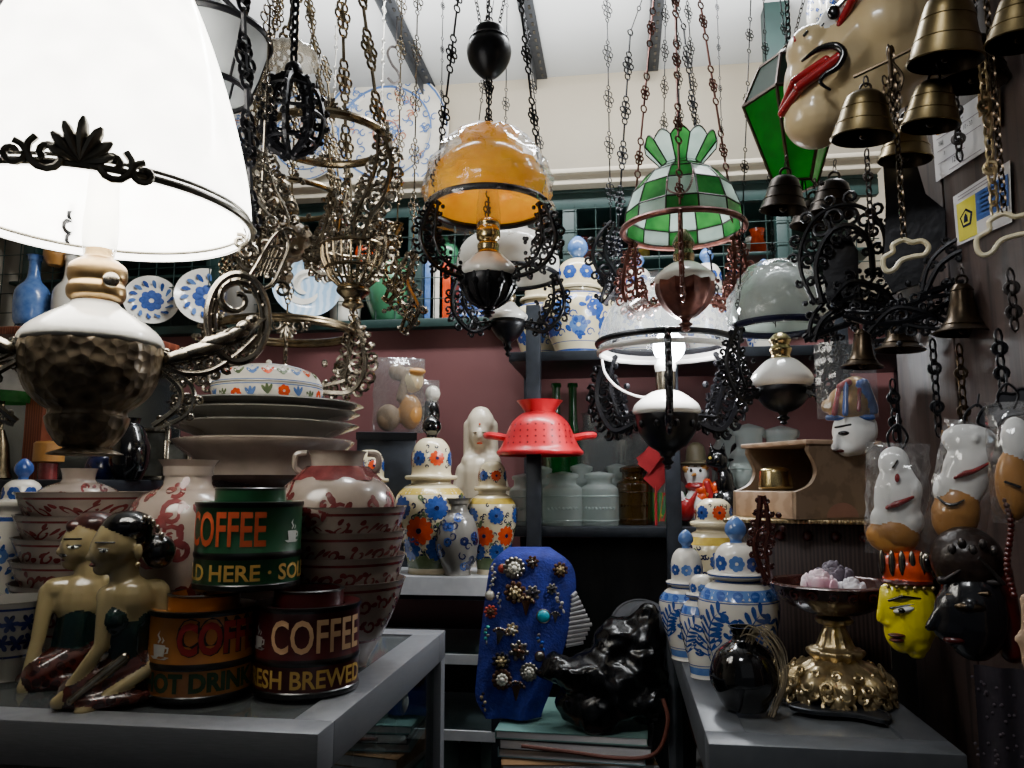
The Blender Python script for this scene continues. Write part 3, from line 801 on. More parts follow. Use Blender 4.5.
A_ = 1.42; yb = yat(ZC, A_)
t = T(262, yb, A_)
pot(t, yh(t, (34, yb), (50, yb - 30), (58, 560), (54, 526), (40, 508), (44, 503)), M_['bronze_cer'], 'dark brown stoneware pot carrying the tower of plates', 'stoneware_pot', 'pot')
t = TL(264, 494, A_)
pot(t, [(45, 0), (48, 4), (70, 20), (76, 27)], M_['bronze_cer'], 'dark brown shallow bowl under the tower of plates', 'bowl', 'bowl')
def plate(px, yb_, prof, mat, label, name='plate'):
    t = TL(px, yb_, A_); pr = smooth(t.pr(prof), 4); b = MB()
    r, z = pr[-1]; b.lathe([(.0005, pr[0][1])] + pr + [(r * .97, z + .003), (r * .75, z - .004), (.001, z - .010)], 56)
    return t.single(b, name, mat, label, 'plate', 'plates in the tower')
plate(264, 467, [(58, 467), (60, 460), (66, 452), (84, 438), (88, 433)], M_['buff'], 'deep buff plate, lowest in the tower under the tureen')
plate(265, 436, [(60, 436), (62, 430), (84, 421), (92, 417)], M_['grey_cer'], 'grey glazed plate, middle of the tower under the tureen')
plate(267, 421, [(60, 421), (64, 415), (82, 409), (91, 405)], M_['grey_cer'], 'grey glazed plate, second from the tureen in the tower')
plate(268, 409, [(60, 409), (66, 404), (84, 400), (94, 397)], M_['grey_cer'], 'grey glazed plate directly under the covered tureen')
t = TL(267, 399, A_); t.empty('tureen', 'white covered tureen painted with blue and pink flowers on the plate tower', 'tureen')
def tureen_deco(b, rf, s, o):
    q = random.Random(4)
    for k in range(13):
        u = (k - 6) * 15 * s; z = q.uniform(8, 13) * s
        if k % 3 == 1: deco(b, rf, flower(u, z, 6 * s, 7), 2)
        else: deco(b, rf, [leafp(u, z - 4 * s, 1.2 + .5 * j, 10 * s, 1.6 * s) for j in range(3)], 1 if k % 3 else 3)
body = smooth(ph(t, [(42, 0), (48, 3), (53, 10), (54, 20)]), 5); b = MB(); b.lathe([(.0005, 0)] + body + [(50, 20)] and [(.0005, 0)] + body, 56); tureen_deco(b, rz_of(body), t.s, body)
ring(b, rz_of(body), 18 * t.s, 19 * t.s, 1)
t.part(b, 'body', [M_['white_cer'], M_['palebl'], M_['orange'], M_['greengl']])
lid = smooth(ph(t, [(54, 21), (53, 24), (46, 34), (28, 41), (8, 43), (.3, 43.5)]), 5); b = MB(); b.lathe(lid, 56)
rf = rz_of(lid); 
for k in range(9): deco(b, rf, [leafp((k - 4) * 14 * t.s, 28 * t.s, 1.0 + .7 * j, 9 * t.s, 1.6 * t.s) for j in range(3)], 1 + k % 3)
ring(b, rf, 22 * t.s, 23 * t.s, 1)
lo = t.part(b, 'lid', [M_['white_cer'], M_['palebl'], M_['orange'], M_['greengl']]); b = MB(); b.sph((0, 0, 46 * t.s), 3 * t.s); b.build('knob', M_['white_cer'], lo)

# ------------------------------------------------------------------ ginger jars
def ginger(t, Rr, Hh, mats, label, style, name='ginger_jar', group=None, seed=1, lidh=.27, finial='knob', lidmat=None):
    """lidded baluster jar: Rr, Hh of the body in photo pixels"""
    t.empty(name, label, 'jar', group); s = t.s; q = random.Random(seed)
    pr = smooth(ph(t, [(Rr * .62, 0), (Rr * .60, Hh * .04), (Rr * .66, Hh * .16), (Rr * .86, Hh * .42), (Rr, Hh * .66), (Rr * .96, Hh * .82), (Rr * .72, Hh * .93), (Rr * .56, Hh * .96), (Rr * .57, Hh)]), 6)
    b = MB(); b.lathe([(.0005, 0)] + pr, 44); rf = rz_of(pr)
    lp = smooth(ph(t, [(Rr * .70, Hh * 1.0), (Rr * .74, Hh * 1.015), (Rr * .72, Hh * 1.045), (Rr * .56, Hh * 1.06), (Rr * .56, Hh * (1 + lidh * .5)), (Rr * .48, Hh * (1 + lidh * .8)), (Rr * .28, Hh * (1 + lidh * .98)), (1, Hh * (1 + lidh))]), 5)
    l = MB(); l.lathe(lp, 40); lf = rz_of(lp[12:])
    C0 = lambda z: 2 * pi * rf(z)
    if style == 'frond':
        for (z0, z1, mi) in ((.05, .14, 2), (.16, .17, 1), (.8, .9, 2), (.78, .79, 1), (.955, .975, 1)): ring(b, rf, z0 * Hh * s, z1 * Hh * s, mi)
        n = 6
        for k in range(n):
            u = (k + .5) / n * C0(.6 * Hh * s) - C0(.6 * Hh * s) / 2
            deco(b, rf, frond(u - Rr * .25 * s, Hh * .24 * s, 1.9, Hh * .5 * s, 7, -1.3, Rr * .062 * s), 1)
            for (du, z) in ((.2, .66), (.36, .52), (.3, .36)): deco(b, rf, strip(spiral(u + du * Rr * s, z * Hh * s, Rr * .13 * s, q.uniform(0, 6), 1., 1, 10), Rr * .03 * s), 1)
            deco(b, rf, petal(0, 0, 0, 0, 1, 1) and [leafp(u + .3 * Rr * s, z * Hh * s, a, Rr * .22 * s, Rr * .06 * s) for z in (.3, .45, .6) for a in (.4, 2.4)], 1)
        for k in range(14): 
            u = (k / 14 - .5) * C0(.84 * Hh * s); deco(b, rf, [leafp(u, .8 * Hh * s, pi / 2, Hh * .09 * s, Rr * .12 * s)], 1)
        ring(l, rz_of(lp), 1.015 * Hh * s, 1.03 * Hh * s, 1)
        for k in range(8):
            u = (k / 8 - .5) * 2 * pi * Rr * .55 * s; deco(l, lambda z: lf(z), flower(u, Hh * (1 + lidh * .42) * s, Rr * .2 * s, 7), 1 if k % 2 else 2)
    elif style == 'daisy':
        for (z0, z1, mi) in ((.84, .91, 3), (.06, .2, 4), (.20, .22, 5)): ring(b, rf, z0 * Hh * s, z1 * Hh * s, mi)
        for k in range(230):
            z = q.uniform(.24, .83) * Hh * s; u = q.uniform(-.5, .5) * C0(z)
            deco(b, rf, strip(spiral(u, z, Rr * .085 * s, q.uniform(0, 6), .9, 1, 6), Rr * .026 * s), 5, .0004)
            if k % 4 == 0: deco(b, rf, [leafp(u, z, q.uniform(0, 6), Rr * .22 * s, Rr * .07 * s)], 4, .0005)
        n = 6
        for k in range(n):
            for (z, mi, ph_) in ((.70, 1, 0), (.46, 2, .5), (.27, 1, .1)):
                u = ((k + ph_ + .15) / n - .5) * C0(z * Hh * s); Rf = Rr * (.40 if mi == 2 else .33) * s
                deco(b, rf, disc(u, z * Hh * s, Rf * 1.05, 14), 0, .0007); deco(b, rf, flower(u, z * Hh * s, Rf, 11), mi, .001); deco(b, rf, disc(u, z * Hh * s, Rf * .2), 5, .0013)
        for k in range(6):
            u = (k / 6 - .5 + .05) * 2 * pi * Rr * .52 * s; z = Hh * (1 + lidh * .5) * s
            deco(l, lf, flower(u, z, Rr * .22 * s, 10), 1 + k % 2, .001); deco(l, lf, disc(u, z, Rr * .05 * s), 5, .0013)
        for k in range(40): deco(l, lf, strip(spiral(q.uniform(-.5, .5) * 2 * pi * Rr * .5 * s, Hh * (1 + lidh * q.uniform(.3, .8)) * s, Rr * .06 * s, q.uniform(0, 6), .8, 1, 6), Rr * .018 * s), 5, .0004)
    else:   # dense blue bouquet
        for (z0, z1, mi) in ((.05, .10, 1), (.9, .93, 1), (.2, .21, 1)): ring(b, rf, z0 * Hh * s, z1 * Hh * s, mi)
        n = 7
        for k in range(n):
            for (z, ph_) in ((.66, 0), (.42, .5)):
                u = ((k + ph_) / n - .5) * C0(z * Hh * s)
                deco(b, rf, flower(u, z * Hh * s, Rr * .24 * s, 6), 2 if k % 2 else 1)
                deco(b, rf, [leafp(u + q.uniform(-.3, .3) * Rr * s, (z + q.uniform(-.14, .14)) * Hh * s, q.uniform(0, 6), Rr * .2 * s, Rr * .06 * s) for _ in range(7)], 1)
                deco(b, rf, strip(spiral(u + .3 * Rr * s, (z - .1) * Hh * s, Rr * .12 * s, 0, 1, 1, 8), Rr * .02 * s), 1)
        for k in range(7): deco(l, lf, flower((k / 7 - .5) * 2 * pi * Rr * .52 * s, Hh * (1 + lidh * .5) * s, Rr * .2 * s, 6), 1)
    t.part(b, 'body', mats); lo = t.part(l, 'lid', mats)
    f = MB(); zt = Hh * (1 + lidh) * s
    if finial == 'knob': f.lathe(smooth([(Rr * .16 * s, zt - .002), (Rr * .15 * s, zt + Rr * .08 * s), (Rr * .27 * s, zt + Rr * .26 * s), (Rr * .24 * s, zt + Rr * .46 * s), (Rr * .1 * s, zt + Rr * .62 * s), (.0004, zt + Rr * .66 * s)], 5), 20)
    elif finial == 'bud': f.lathe(smooth([(Rr * .1 * s, zt - .002), (Rr * .2 * s, zt + Rr * .15 * s), (Rr * .2 * s, zt + Rr * .3 * s), (Rr * .07 * s, zt + Rr * .5 * s), (.0004, zt + Rr * .6 * s)], 5), 20)
    if finial: f.build('finial', lidmat or mats[2 if len(mats) > 2 else 0], lo)
    return t.root
BW = [M_['white_cer'], M_['blue'], M_['palebl']]
DZ = [M_['cream_cer'], M_['blue'], M_['orange'], M_['yellow'], M_['greengl'], M_['navy']]
ginger(TS(10, ZC, 1.36), 33, 138, BW, 'blue and white ginger jar with dark blue knob beside the stack of maroon leaf bowls', 'bouquet', seed=4, lidh=.2, lidmat=M_['blue'])

# ------------------------------------------------------------------ tall wooden cabinet against the left side, and what stands on it
wc = bpy.data.objects.new('wooden_cabinet', None); COL.objects.link(wc); q0 = P(60, 480, 1.95); wc.location = (q0.x, q0.y, 0)
tag(wc, 'red wood framed cabinet behind the lit lamp', 'cabinet')
def wb(n, c, d, m):
    b = MB(); b.box(c, d, 0, bev=.004); return b.build(n, m, wc)
zt = q0.z
wb('top', (-.1, .0, zt - .015), (.62, .3, .03), M_['darksteel']); wb('body', (-.1, .02, (zt - .03) / 2), (.6, .26, zt - .03), M_['darkwood'])
qa = P(42, 430, 1.95); wb('post', (qa.x - q0.x, -.02, zt + .17), (.05, .04, .34), M_['redwood']); wb('post', (qa.x - q0.x - .3, -.02, zt + .17), (.05, .04, .34), M_['redwood'])
wb('back_mirror', (-.05, .14, zt + .17), (.56, .01, .34), mk('old mirror', '#9aa0a0', .15, .9, '#70767a', 6)); wb('rail', (-.1, .0, zt + .35), (.62, .3, .02), M_['redwood'])
def onw(px, a=1.9): return TS(px, zt, a)
pot(onw(128), [(12, 0), (18, 14), (19, 34), (12, 52), (8, 56), (9, 62)], M_['blackgl'], 'dark blue black glazed jar under the lit lamp bowl', 'dark_jar', 'jar')
pot(onw(100, 1.93), [(10, 0), (15, 10), (12, 22), (6, 26)], M_['navy'], 'small navy glazed pot beside the dark jar on the wooden cabinet', 'small_pot', 'pot')
t = onw(47, 1.86); t.empty('tobacco_tin', 'tan lidded tin with red drum base on the wooden cabinet', 'tin')
b = MB(); b.lathe(ph(t, [(.5, 0), (9, 0), (9, 16), (9, 16.5)]), 24); t.part(b, 'base', M_['maroon']); b = MB(); b.lathe(ph(t, [(9, 17), (14, 18), (14, 36), (12, 38), (.4, 39)]), 24); t.part(b, 'drum', M_['ochre'])
for i, (px, a, w_, h_) in enumerate(((152, 1.98, 26, 52), (176, 1.93, 22, 40))):
    t = TS(px, ZC + .025 if False else zt, a); t.rz += (-.3, .25)[i]
    t.empty('picture_frame', ['silver framed portrait leaning beside the dark jar', 'small silver frame standing behind the red and buff vase neck'][i], 'frame', 'silver frames')
    s = t.s; b = MB(); 
    for (c, d) in (((0, h_ - 2), (w_, 5)), ((0, 2), (w_, 5)), ((-w_ / 2, h_ / 2), (5, h_)), ((w_ / 2, h_ / 2), (5, h_))): b.box((c[0] * s, 0, c[1] * s), (d[0] * s, 6 * s, d[1] * s), 0, bev=1.2 * s)
    t.part(b, 'frame', M_['silverbr']); b = MB(); b.box((0, 2 * s, h_ / 2 * s), (w_ * s, 2 * s, h_ * s)); t.part(b, 'picture', mk('grey portrait print', '#55564f', .3, 0, '#15150f', 30))
ZB = 1.1355
# ------------------------------------------------------------------ on the low back case
ginger(TS(430, ZB, 1.98), 36, 92, DZ, 'largest daisy painted ginger jar with black knob, beside the white bust', 'daisy', group='daisy painted ginger jars', seed=11, lidh=.46, lidmat=M_['blackgl'])
ginger(TS(367, ZB, 2.06), 27, 86, DZ, 'daisy painted ginger jar partly hidden by the two handled vase', 'daisy', group='daisy painted ginger jars', seed=12, lidh=.38, finial=None)
ginger(TS(492, ZB, 1.96), 25, 82, DZ, 'narrow daisy painted ginger jar in front of the white bust, under the red colander', 'daisy', group='daisy painted ginger jars', seed=13, lidh=.36, finial=None)
t = TS(457, ZB, 1.93)
def bv(b, rf, s, o):
    q = random.Random(3)
    for k in range(60):
        z = q.uniform(8, 58) * s; u = q.uniform(-.5, .5) * 2 * pi * rf(z)
        deco(b, rf, strip(spiral(u, z, 4.5 * s, q.uniform(0, 6), 1, 1, 8), .8 * s), 1)
        if k % 2: deco(b, rf, flower(u, z, 4.5 * s, 5), 1 + k % 4 // 3)
pot(t, [(14, 0), (13, 4), (20, 18), (23, 36), (19, 54), (12, 62), (10, 70), (15, 76)], [M_['grey_cer'], M_['navy'], M_['blue']], 'small grey blue vase with navy scrolls in front of the largest daisy jar', deco_fn=bv)

t = TS(480, ZB, 2.16); w = t
t.empty('bust_statue', 'cream porcelain bust of a veiled woman standing behind the daisy jars', 'statue')
pr = [E(w, 479, 431, 0, 11.5, 13, 17), E(w, 479, 436, -4, 9, 11, 13), E(w, 480, 423, 3, 14.5, 15, 16), E(w, 480, 413, 2, 10, 10, 7), C(w, (468, 425, 4), (468, 465, 6), 6, 6), C(w, (492, 425, 4), (493, 470, 6), 6, 6),
      C(w, (479, 445, 0), (479, 466, 0), 7, 8), C(w, (470, 462, 0), (491, 462, 0), 10, 10), C(w, (462, 470, 0), (455, 505, 0), 7, 7), C(w, (498, 470, 0), (506, 505, 0), 7, 7),
      C(w, (480, 472, 0), (480, 520, 0), 19, 18), C(w, (480, 520, 0), (480, 556, 0), 20, 24), C(w, (479, 432, -15), (479, 438, -16), 1.6, 2.4), E(w, 479, 444, -13.5, 3, 2, 1.2, 1), E(w, 474.5, 433.5, -13.5, 2.4, 1.2, .9, 2), E(w, 483.5, 433.5, -13.5, 2.4, 1.2, .9, 2), E(w, 479, 425, -13, 1, 1, 1, 1)]
blob('body', pr, [mk('ivory porcelain', '#ded4c0', .28, 0, '#cbbfa6', 10, coat=.4), M_['orange'], M_['bronze']], .0042, t.root)

# black box with bagged figures
t = TS(384, ZB, 2.15); hz = zat(433, 2.15) - (ZB - CAM.z); b = MB()
b.box((0, 0, hz / 2), (58 * t.s, .10, hz), 0, bev=.004); b.box((0, -.053, hz - .012), (60 * t.s, .006, .02), 1)
t.single(b, 'black_box', [M_['darksteel'], M_['black']], 'black box carrying two bagged carvings against the maroon panel', 'box')
def bagged(px, y0, y1, a, hw, prims, mats, label):
    t = T(px, y1, a); t.empty('bagged_carving', label, 'carving', 'carvings in clear bags'); s = t.s
    blob('carving', prims(t), mats, .0034, t.root); b = MB(); q = random.Random(px)
    n = 9; hh = t.z(y0); vs = []; 
    for sg in (-1, 1):
        for j in range(n):
            for i in range(n):
                u = -1 + 2 * i / (n - 1); v = j / (n - 1); d = (1 - u * u) * .9 * (1 - .8 * abs(2 * v - 1) ** 3)
                vs.append((u * hw * s * (1 + q.uniform(-.06, .06)), sg * (d * hw * .55 * s + q.uniform(-.003, .003)) , hh * v))
    fs = []
    for g in (0, 1):
        for j in range(n - 1):
            for i in range(n - 1): k = g * n * n + j * n + i; fs.append((k, k + 1, k + n + 1, k + n))
    b.add(vs, fs, 0, False); t.part(b, 'clear_bag', M_['plasticm'])
bagged(398, 358, 433, 2.14, 25, lambda w: [E(w, 388, 418, 0, 12, 8, 14, 0), E(w, 410, 412, 0, 12, 8, 18, 1), E(w, 412, 380, 0, 11, 8, 13, 2), C(w, (400, 398, 0), (408, 372, 0), 5, 6, 0), E(w, 396, 372, 0, 9, 6, 9, 0), E(w, 416, 372, -5, 9, 5, 4, 1)],
       [M_['sidewood'], M_['ochre'], M_['cream']], 'clear bag holding tan and black carvings, taller of the two on the black box')
bagged(424, 380, 433, 2.17, 15, lambda w: [E(w, 430, 415, 0, 10, 7, 16, 0), E(w, 432, 394, 0, 8, 6, 9, 1)], [M_['black'], M_['white_cer']], 'small cloudy bag beside the taller bagged carving')

# ------------------------------------------------------------------ scarlet colander hung from the upper deck
t = T(540, 455, 1.93); s = t.s
t.empty('colander', 'scarlet enamel colander hanging upside down in front of the steel rack', 'colander')
b = MB(); o = smooth(t.pr([(43, 455), (43.5, 452), (40, 448), (36, 440), (29, 424), (20, 415), (14, 412)]), 5)
b.lathe(o + [(r - .003, z - .002) for r, z in reversed(o)], 48)
deco(b, rz_of(o), [p for k in range(40) for p in disc(((k % 10) - 4.5) * 8 * s, t.z(444 - (k // 10) * 6), 1.0 * s, 6)], 1, .0006)
t.part(b, 'bowl', [M_['redenam'], M_['dred']])
b = MB(); b.lathe(smooth(t.pr([(15, 414), (16, 411), (20, 405), (23.5, 401)]), 4) + [(22 * s, t.z(401)), (14 * s, t.z(410)), (.001, t.z(411))], 40); t.part(b, 'foot', M_['redenam'])
for sg in (-1, 1):
    b = MB(); b.tube(catmull([t.p(540 + sg * 33, 438, -4), t.p(540 + sg * 46, 436, -7), t.p(540 + sg * 54, 435.5, 0), t.p(540 + sg * 46, 436, 8), t.p(540 + sg * 33, 438, 5)], 6), 3.4 * s, 8); t.part(b, 'handle', M_['redenam'])
b = MB(); b.tube([(0, 0, t.z(410)), (0, 0, t.z(346)), (0, .01, ZS2 - t.loc.z)], .0018, 6); t.part(b, 'wire', M_['aluw'])

# ------------------------------------------------------------------ glass on the rack
def jar(px, a, hw, h, label, mat, ridged=True, name='glass_jar', group='glass jars on the rack', lid=True, z=ZS1):
    t = TS(px, z, a); t.empty(name, label, 'jar', group); s = t.s
    p = smooth(ph(t, [(hw * .9, 0), (hw, h * .04), (hw, h * .62), (hw * .92, h * .72), (hw * .68, h * .79), (hw * .68, h * .9), (hw * .74, h * .92)]), 4)
    b = MB(); b.lathe([(.001, 0)] + p, 24, 0)
    if ridged:
        for v in (.1, .56): b.torus((0, 0, h * v * s), hw * s, .8 * s, 0, 24, 5)
        for k in range(9): b.sph(((k - 4) * .18 * hw * s, -hw * s * math.cos((k - 4) * .19), h * .33 * s), 1.5 * s, 0, 6, 4)
    t.part(b, 'body', mat)
    if lid:
        l = MB(); l.lathe(smooth(ph(t, [(hw * .78, h * .90), (hw * .8, h * .97), (hw * .5, h * 1.0), (hw * .2, h * 1.02), (.3, h * 1.03)]), 3), 24); t.part(l, 'lid', mat)
for px, a, hw, h, lb in ((524, 2.0, 15, 50, 'clear glass jar beside the daisy jar, behind the steel post'), (563, 2.0, 20, 52, 'clear ridged glass jar under the scarlet colander handle'), (600, 2.0, 19, 52, 'clear ridged glass jar beside the amber jar'),
                         (541, 2.09, 14, 56, 'slim clear jar close behind the steel post'), (582, 2.09, 14, 58, 'slim clear jar between and behind the two ridged jars'), (618, 2.09, 14, 58, 'slim clear jar behind the amber jar')):
    jar(px, a, hw, h, lb, M_['glass'])
jar(635, 2.03, 18, 58, 'amber ribbed glass jar standing beside the clear jars', M_['aglass'])
for px, hw, h, lb in ((604, 30, 118, 'big cloudy glass jar towering behind the small clear jars'), (650, 24, 96, 'tall cloudy glass jar behind the red rosette')):
    jar(px, 2.18, hw, h, lb, clear('cloudy big glass', '#e6efee', .3, .05, .1, 20, .3, '#a8b2b2'), False, lid=False)
for px, a, hw, h, lb in ((752, 2.05, 20, 98, 'clear glass jar above the bare wooden case'), (785, 2.05, 22, 96, 'squat clear glass jar with lid behind the bare wooden case'), (730, 2.15, 16, 104, 'slim clear jar beside the black cat')): jar(px, a, hw, h, lb, M_['glass'])
for px, lb in ((557, 'green glass bottle behind the scarlet colander'), (574, 'slim green glass bottle beside the big cloudy jar')):
    t = TS(px, ZS1, 2.16); b = MB(); k = 13 if px == 557 else 8
    b.lathe([(.001, 0)] + smooth(ph(t, [(k, 0), (k, 70), (k * .7, 92), (4.5, 104), (4.2, 134), (5.5, 136), (5, 140)]), 4), 20); t.single(b, 'green_bottle', M_['gglass'], lb, 'bottle', 'green bottles')
# label bottle
t = TS(669, ZS1, 2.02); t.empty('label_bottle', 'clear bottle with green, yellow and red printed label by the rack post', 'bottle'); s = t.s
b = MB(); b.lathe([(.001, 0)] + smooth(ph(t, [(17, 0), (17, 36), (12, 44), (6, 48), (6, 56), (7, 57)]), 4), 24); t.part(b, 'body', M_['glass'])
b = MB(); rf = lambda v: 17.3 * s; b.lathe([(17.3 * s, 4 * s), (17.3 * s, 32 * s)], 32, 0); deco(b, rf, [[(-16 * s, 4 * s), (-9 * s, 4 * s), (-5 * s, 32 * s), (-16 * s, 32 * s)]], 1); deco(b, rf, [[(-9 * s, 4 * s), (-4 * s, 4 * s), (0, 32 * s), (-5 * s, 32 * s)]], 2)
deco(b, rf, strip([(0, 22 * s), (6 * s, 25 * s), (14 * s, 27 * s)], 2.2 * s), 3); deco(b, rf, strip([(-8 * s, 10 * s), (0, 12 * s), (8 * s, 10 * s)], 2 * s), 1)
t.part(b, 'label', [mk('green print', '#2f9a4a', .5), mk('yellow print', '#c8b53c', .5), mk('red print', '#c03a3a', .5), M_['white']])
t = TS(656, ZS1, 1.985); b = MB(); s = t.s; w = t; B0 = t.py
for (x0, y0, x1, y1, wd, dy) in ((644, 468, 666, 442, 9, -4), (650, 484, 672, 462, 11, 2), (640, 462, 660, 452, 7, 5)):
    p0, p1 = t.p(x0, y0, dy), t.p(x1, y1, dy - 3); dv = (p1 - p0).normalized(); nv_ = Vector((-dv.z, 0, dv.x)) * wd * s
    mid = p0.lerp(p1, .5) + Vector((0, -5 * s, 0)); b.prism([p0 - nv_, mid - nv_ * .9, p1 - nv_ * .6, p1 + nv_ * .8, mid + nv_, p0 + nv_ * .7], 2.2 * s)
b.tube([(0, 0, 0), (1 * s, 2 * s, t.z(478))], 1.4 * s); t.single(b, 'red_rosette', mk('red ribbon', '#c83038', .5, 0, '#a01c24', 20), 'red folded ribbon rosette on a stick in front of the rack post', 'rosette')

# snowman, cat and friends on the rack deck
t = TS(698, ZS1, 1.98); w = t; t.empty('snowman_jar', 'white snowman figurine with orange scarf and dark hat', 'figurine')
B0 = t.py
blob('body', [E(w, 698, B0 - 18, 0, 15, 14, 19, 0), E(w, 698, B0 - 52, 0, 12.5, 12, 13, 0), E(w, 698, B0 - 39, 0, 13, 13, 4, 1), C(w, (708, B0 - 42, -11), (714, B0 - 20, -13), 3.4, 3.6, 1), E(w, 688, B0 - 57, -6, 4, 4, 4, 4),
              E(w, 699, B0 - 62, 0, 17, 16, 3, 2), C(w, (698, B0 - 64, 0), (698, B0 - 74, 0), 11, 10, 2), C(w, (696, B0 - 51, -12), (694, B0 - 50, -17), 2, 1, 4), E(w, 693, B0 - 55, -11, 1.5, 1.5, 2, 3), E(w, 702, B0 - 55, -11, 1.5, 1.5, 2, 3), E(w, 708, B0 - 60, -8, 5, 4, 4, 4)],
     [M_['white'], M_['red'], mk('straw hat', '#57503a', .6), M_['black'], M_['ochre']], .0042, t.root)
t = TS(727, ZS1, 1.95); w = t; t.empty('black_cat', 'glossy black cat figurine sitting beside the snowman', 'figurine'); B0 = t.py
blob('body', [E(w, 730, B0 - 20, 0, 16, 14, 22), E(w, 726, B0 - 44, -2, 10, 10, 16), E(w, 720, B0 - 66, -4, 11, 11, 11), E(w, 712, B0 - 63, -8, 5, 5, 4.5), C(w, (716, B0 - 72, -6), (713, B0 - 84, -6), 4, 1), C(w, (725, B0 - 72, -2), (727, B0 - 84, -2), 4, 1), C(w, (718, B0 - 30, -12), (716, B0 - 3, -14), 4.5, 4), C(w, (744, B0 - 10, 4), (752, B0 - 30, 6), 4, 2.4), E(w, 713, B0 - 68, -13, 1.5, 1.2, 1.6, 1)], [M_['black'], M_['yellow']], .0042, t.root)
t = TS(742, ZS1, 2.06); w = t; t.empty('hatted_figurine', 'white faced figurine in a dark hat behind the black cat', 'figurine'); B0 = t.py
blob('body', [E(w, 742, B0 - 18, 0, 15, 14, 20, 2), E(w, 742, B0 - 52, 0, 12, 12, 14, 0), E(w, 742, B0 - 64, 0, 16, 15, 3, 1), C(w, (742, B0 - 66, 0), (742, B0 - 74, 0), 10, 9, 1), E(w, 738, B0 - 54, -11, 1.4, 1.4, 2, 1), E(w, 745, B0 - 54, -11, 1.4, 1.4, 2, 1)], [M_['white'], M_['black'], M_['maroon']], .0045, t.root)
t = TS(711, ZS1, 1.955); s = t.s; b = MB(); q = random.Random(2)
for k in range(7):
    a = k / 7 * 2 * pi; b.sph((9 * s * math.cos(a), -2 * s, 32 * s + 9 * s * math.sin(a)), (7 * s, 3 * s, 5 * s), 0, 8, 6, (0, -a, 0))
b.sph((0, -4 * s, 32 * s), 4 * s, 1); b.tube([(0, 0, 0), (1 * s, 0, 30 * s)], 1.3 * s, 6, 2); t.single(b, 'orange_flower', [M_['orange'], M_['ochre'], M_['greengl']], 'orange artificial flower between snowman and black cat', 'flower')
t = TS(686, ZS1, 1.96); w = t; B0 = t.py
o = blob('bird_ornament', [E(w, 686, B0 - 16, 0, 10, 8, 12, 0), E(w, 680, B0 - 30, 0, 6, 6, 6, 1), C(w, (690, B0 - 20, -4), (697, B0 - 34, -4), 4, 2, 0), C(w, (675, B0 - 30, 0), (671, B0 - 29, 0), 2, 1, 0)], [M_['red'], M_['white']], .004, None, t.loc, t.rz)
tag(o, 'small red and white bird ornament below the snowman hat', 'ornament')

# ------------------------------------------------------------------ upper deck jars
CBW = [M_['cream_cer'], M_['blue'], M_['palebl']]
ginger(TS(579, ZS2, 2.06), 38, 68, CBW, 'cream ginger jar with big blue flowers on the upper rack deck, larger of the two', 'bouquet', group='cream and blue jars on the upper deck', seed=21, lidh=.5)
ginger(TS(540, ZS2, 2.2), 27, 66, CBW, 'cream ginger jar with blue flowers behind the yellow lamp scrolls', 'bouquet', group='cream and blue jars on the upper deck', seed=22, lidh=.6)
for px, a, R0, H0, lb in ((640, 2.15, 24, 70, 'blue and white ginger jar behind the copper scrolls'), (768, 2.15, 24, 66, 'blue and white ginger jar behind the bagged glass shade'), (710, 2.16, 26, 74, 'blue and white ginger jar behind the stained glass lamp')):
    ginger(TS(px, ZS2, a), R0, H0, BW, lb, 'bouquet', group='blue and white jars on the upper deck', seed=px, lidh=.4)
# goods behind the wire
ZW = ZL + .001
pot(TS(390, ZW, 2.42), [(14, 0), (18, 6), (25, 26), (25, 44), (18, 58), (13, 62), (15, 66)], M_['celadon'], 'green glazed vase behind the wire front', group=None)
pot(TS(761, ZW, 2.42), [(8, 0), (12, 30), (11, 70), (6, 90), (8, 98)], M_['orange'], 'tall orange vase behind the wire front')
pot(TS(583, ZW, 2.45), [(10, 0), (16, 16), (17, 30), (10, 44), (7, 50), (9, 54)], [M_['celadon']], 'teal vase behind the wire above the cream ginger jar')
pot(TS(584, ZW, 2.38), [(8, 0), (11, 10), (12, 20), (8, 30), (6, 34)], [M_['orange']], 'little orange pot in front of the teal vase')
pot(TS(605, ZW, 2.45), [(12, 0), (18, 14), (18, 34), (9, 50), (10, 56)], [M_['bronze_cer']], 'brown vase behind the wire beside the teal vase')
cabox('inner_shelf', (-2.09, CY + .06, ZL + .185), (.75, CY + .29, ZL + .197), M_['teal'])
for px, mm, R0, lb in ((583, 'maroon', 11, 'small maroon pot high behind the wire near the teal post'), (599, 'grey_cer', 10, 'small grey pot high behind the wire near the maroon one'), (617, 'navy', 11, 'small navy pot high behind the wire beside the black chain'), (448, 'celadon', 11, 'small green pot high behind the wire above the books'), (735, 'buff', 12, 'small buff pot high behind the wire beside the stained glass'), (752, 'white_cer', 11, 'small white pot high behind the wire near the orange vase'), (640, 'yellow', 10, 'small yellow pot high behind the wire at the stained glass rim'), (365, 'orange', 10, 'small orange pot high behind the wire beyond the brass basket'), (55, 'ochre', 11, 'small tan pot high behind the wire under the glowing shade')):
    pot(TS(px, ZL + .198, 2.44), [(R0 * .6, 0), (R0, 10), (R0 * .9, 18), (R0 * .5, 24), (R0 * .6, 28), (R0 * .2, 31)], M_[mm], lb, 'small_pot', 'pot', group='small pots behind the wire', inner=False)
ginger(TS(792, ZW, 2.41), 26, 42, BW, 'blue and white ginger jar behind the wire under the dark lantern bells', 'bouquet', group='blue and white jars behind the wire', seed=77, lidh=.3, finial=None)
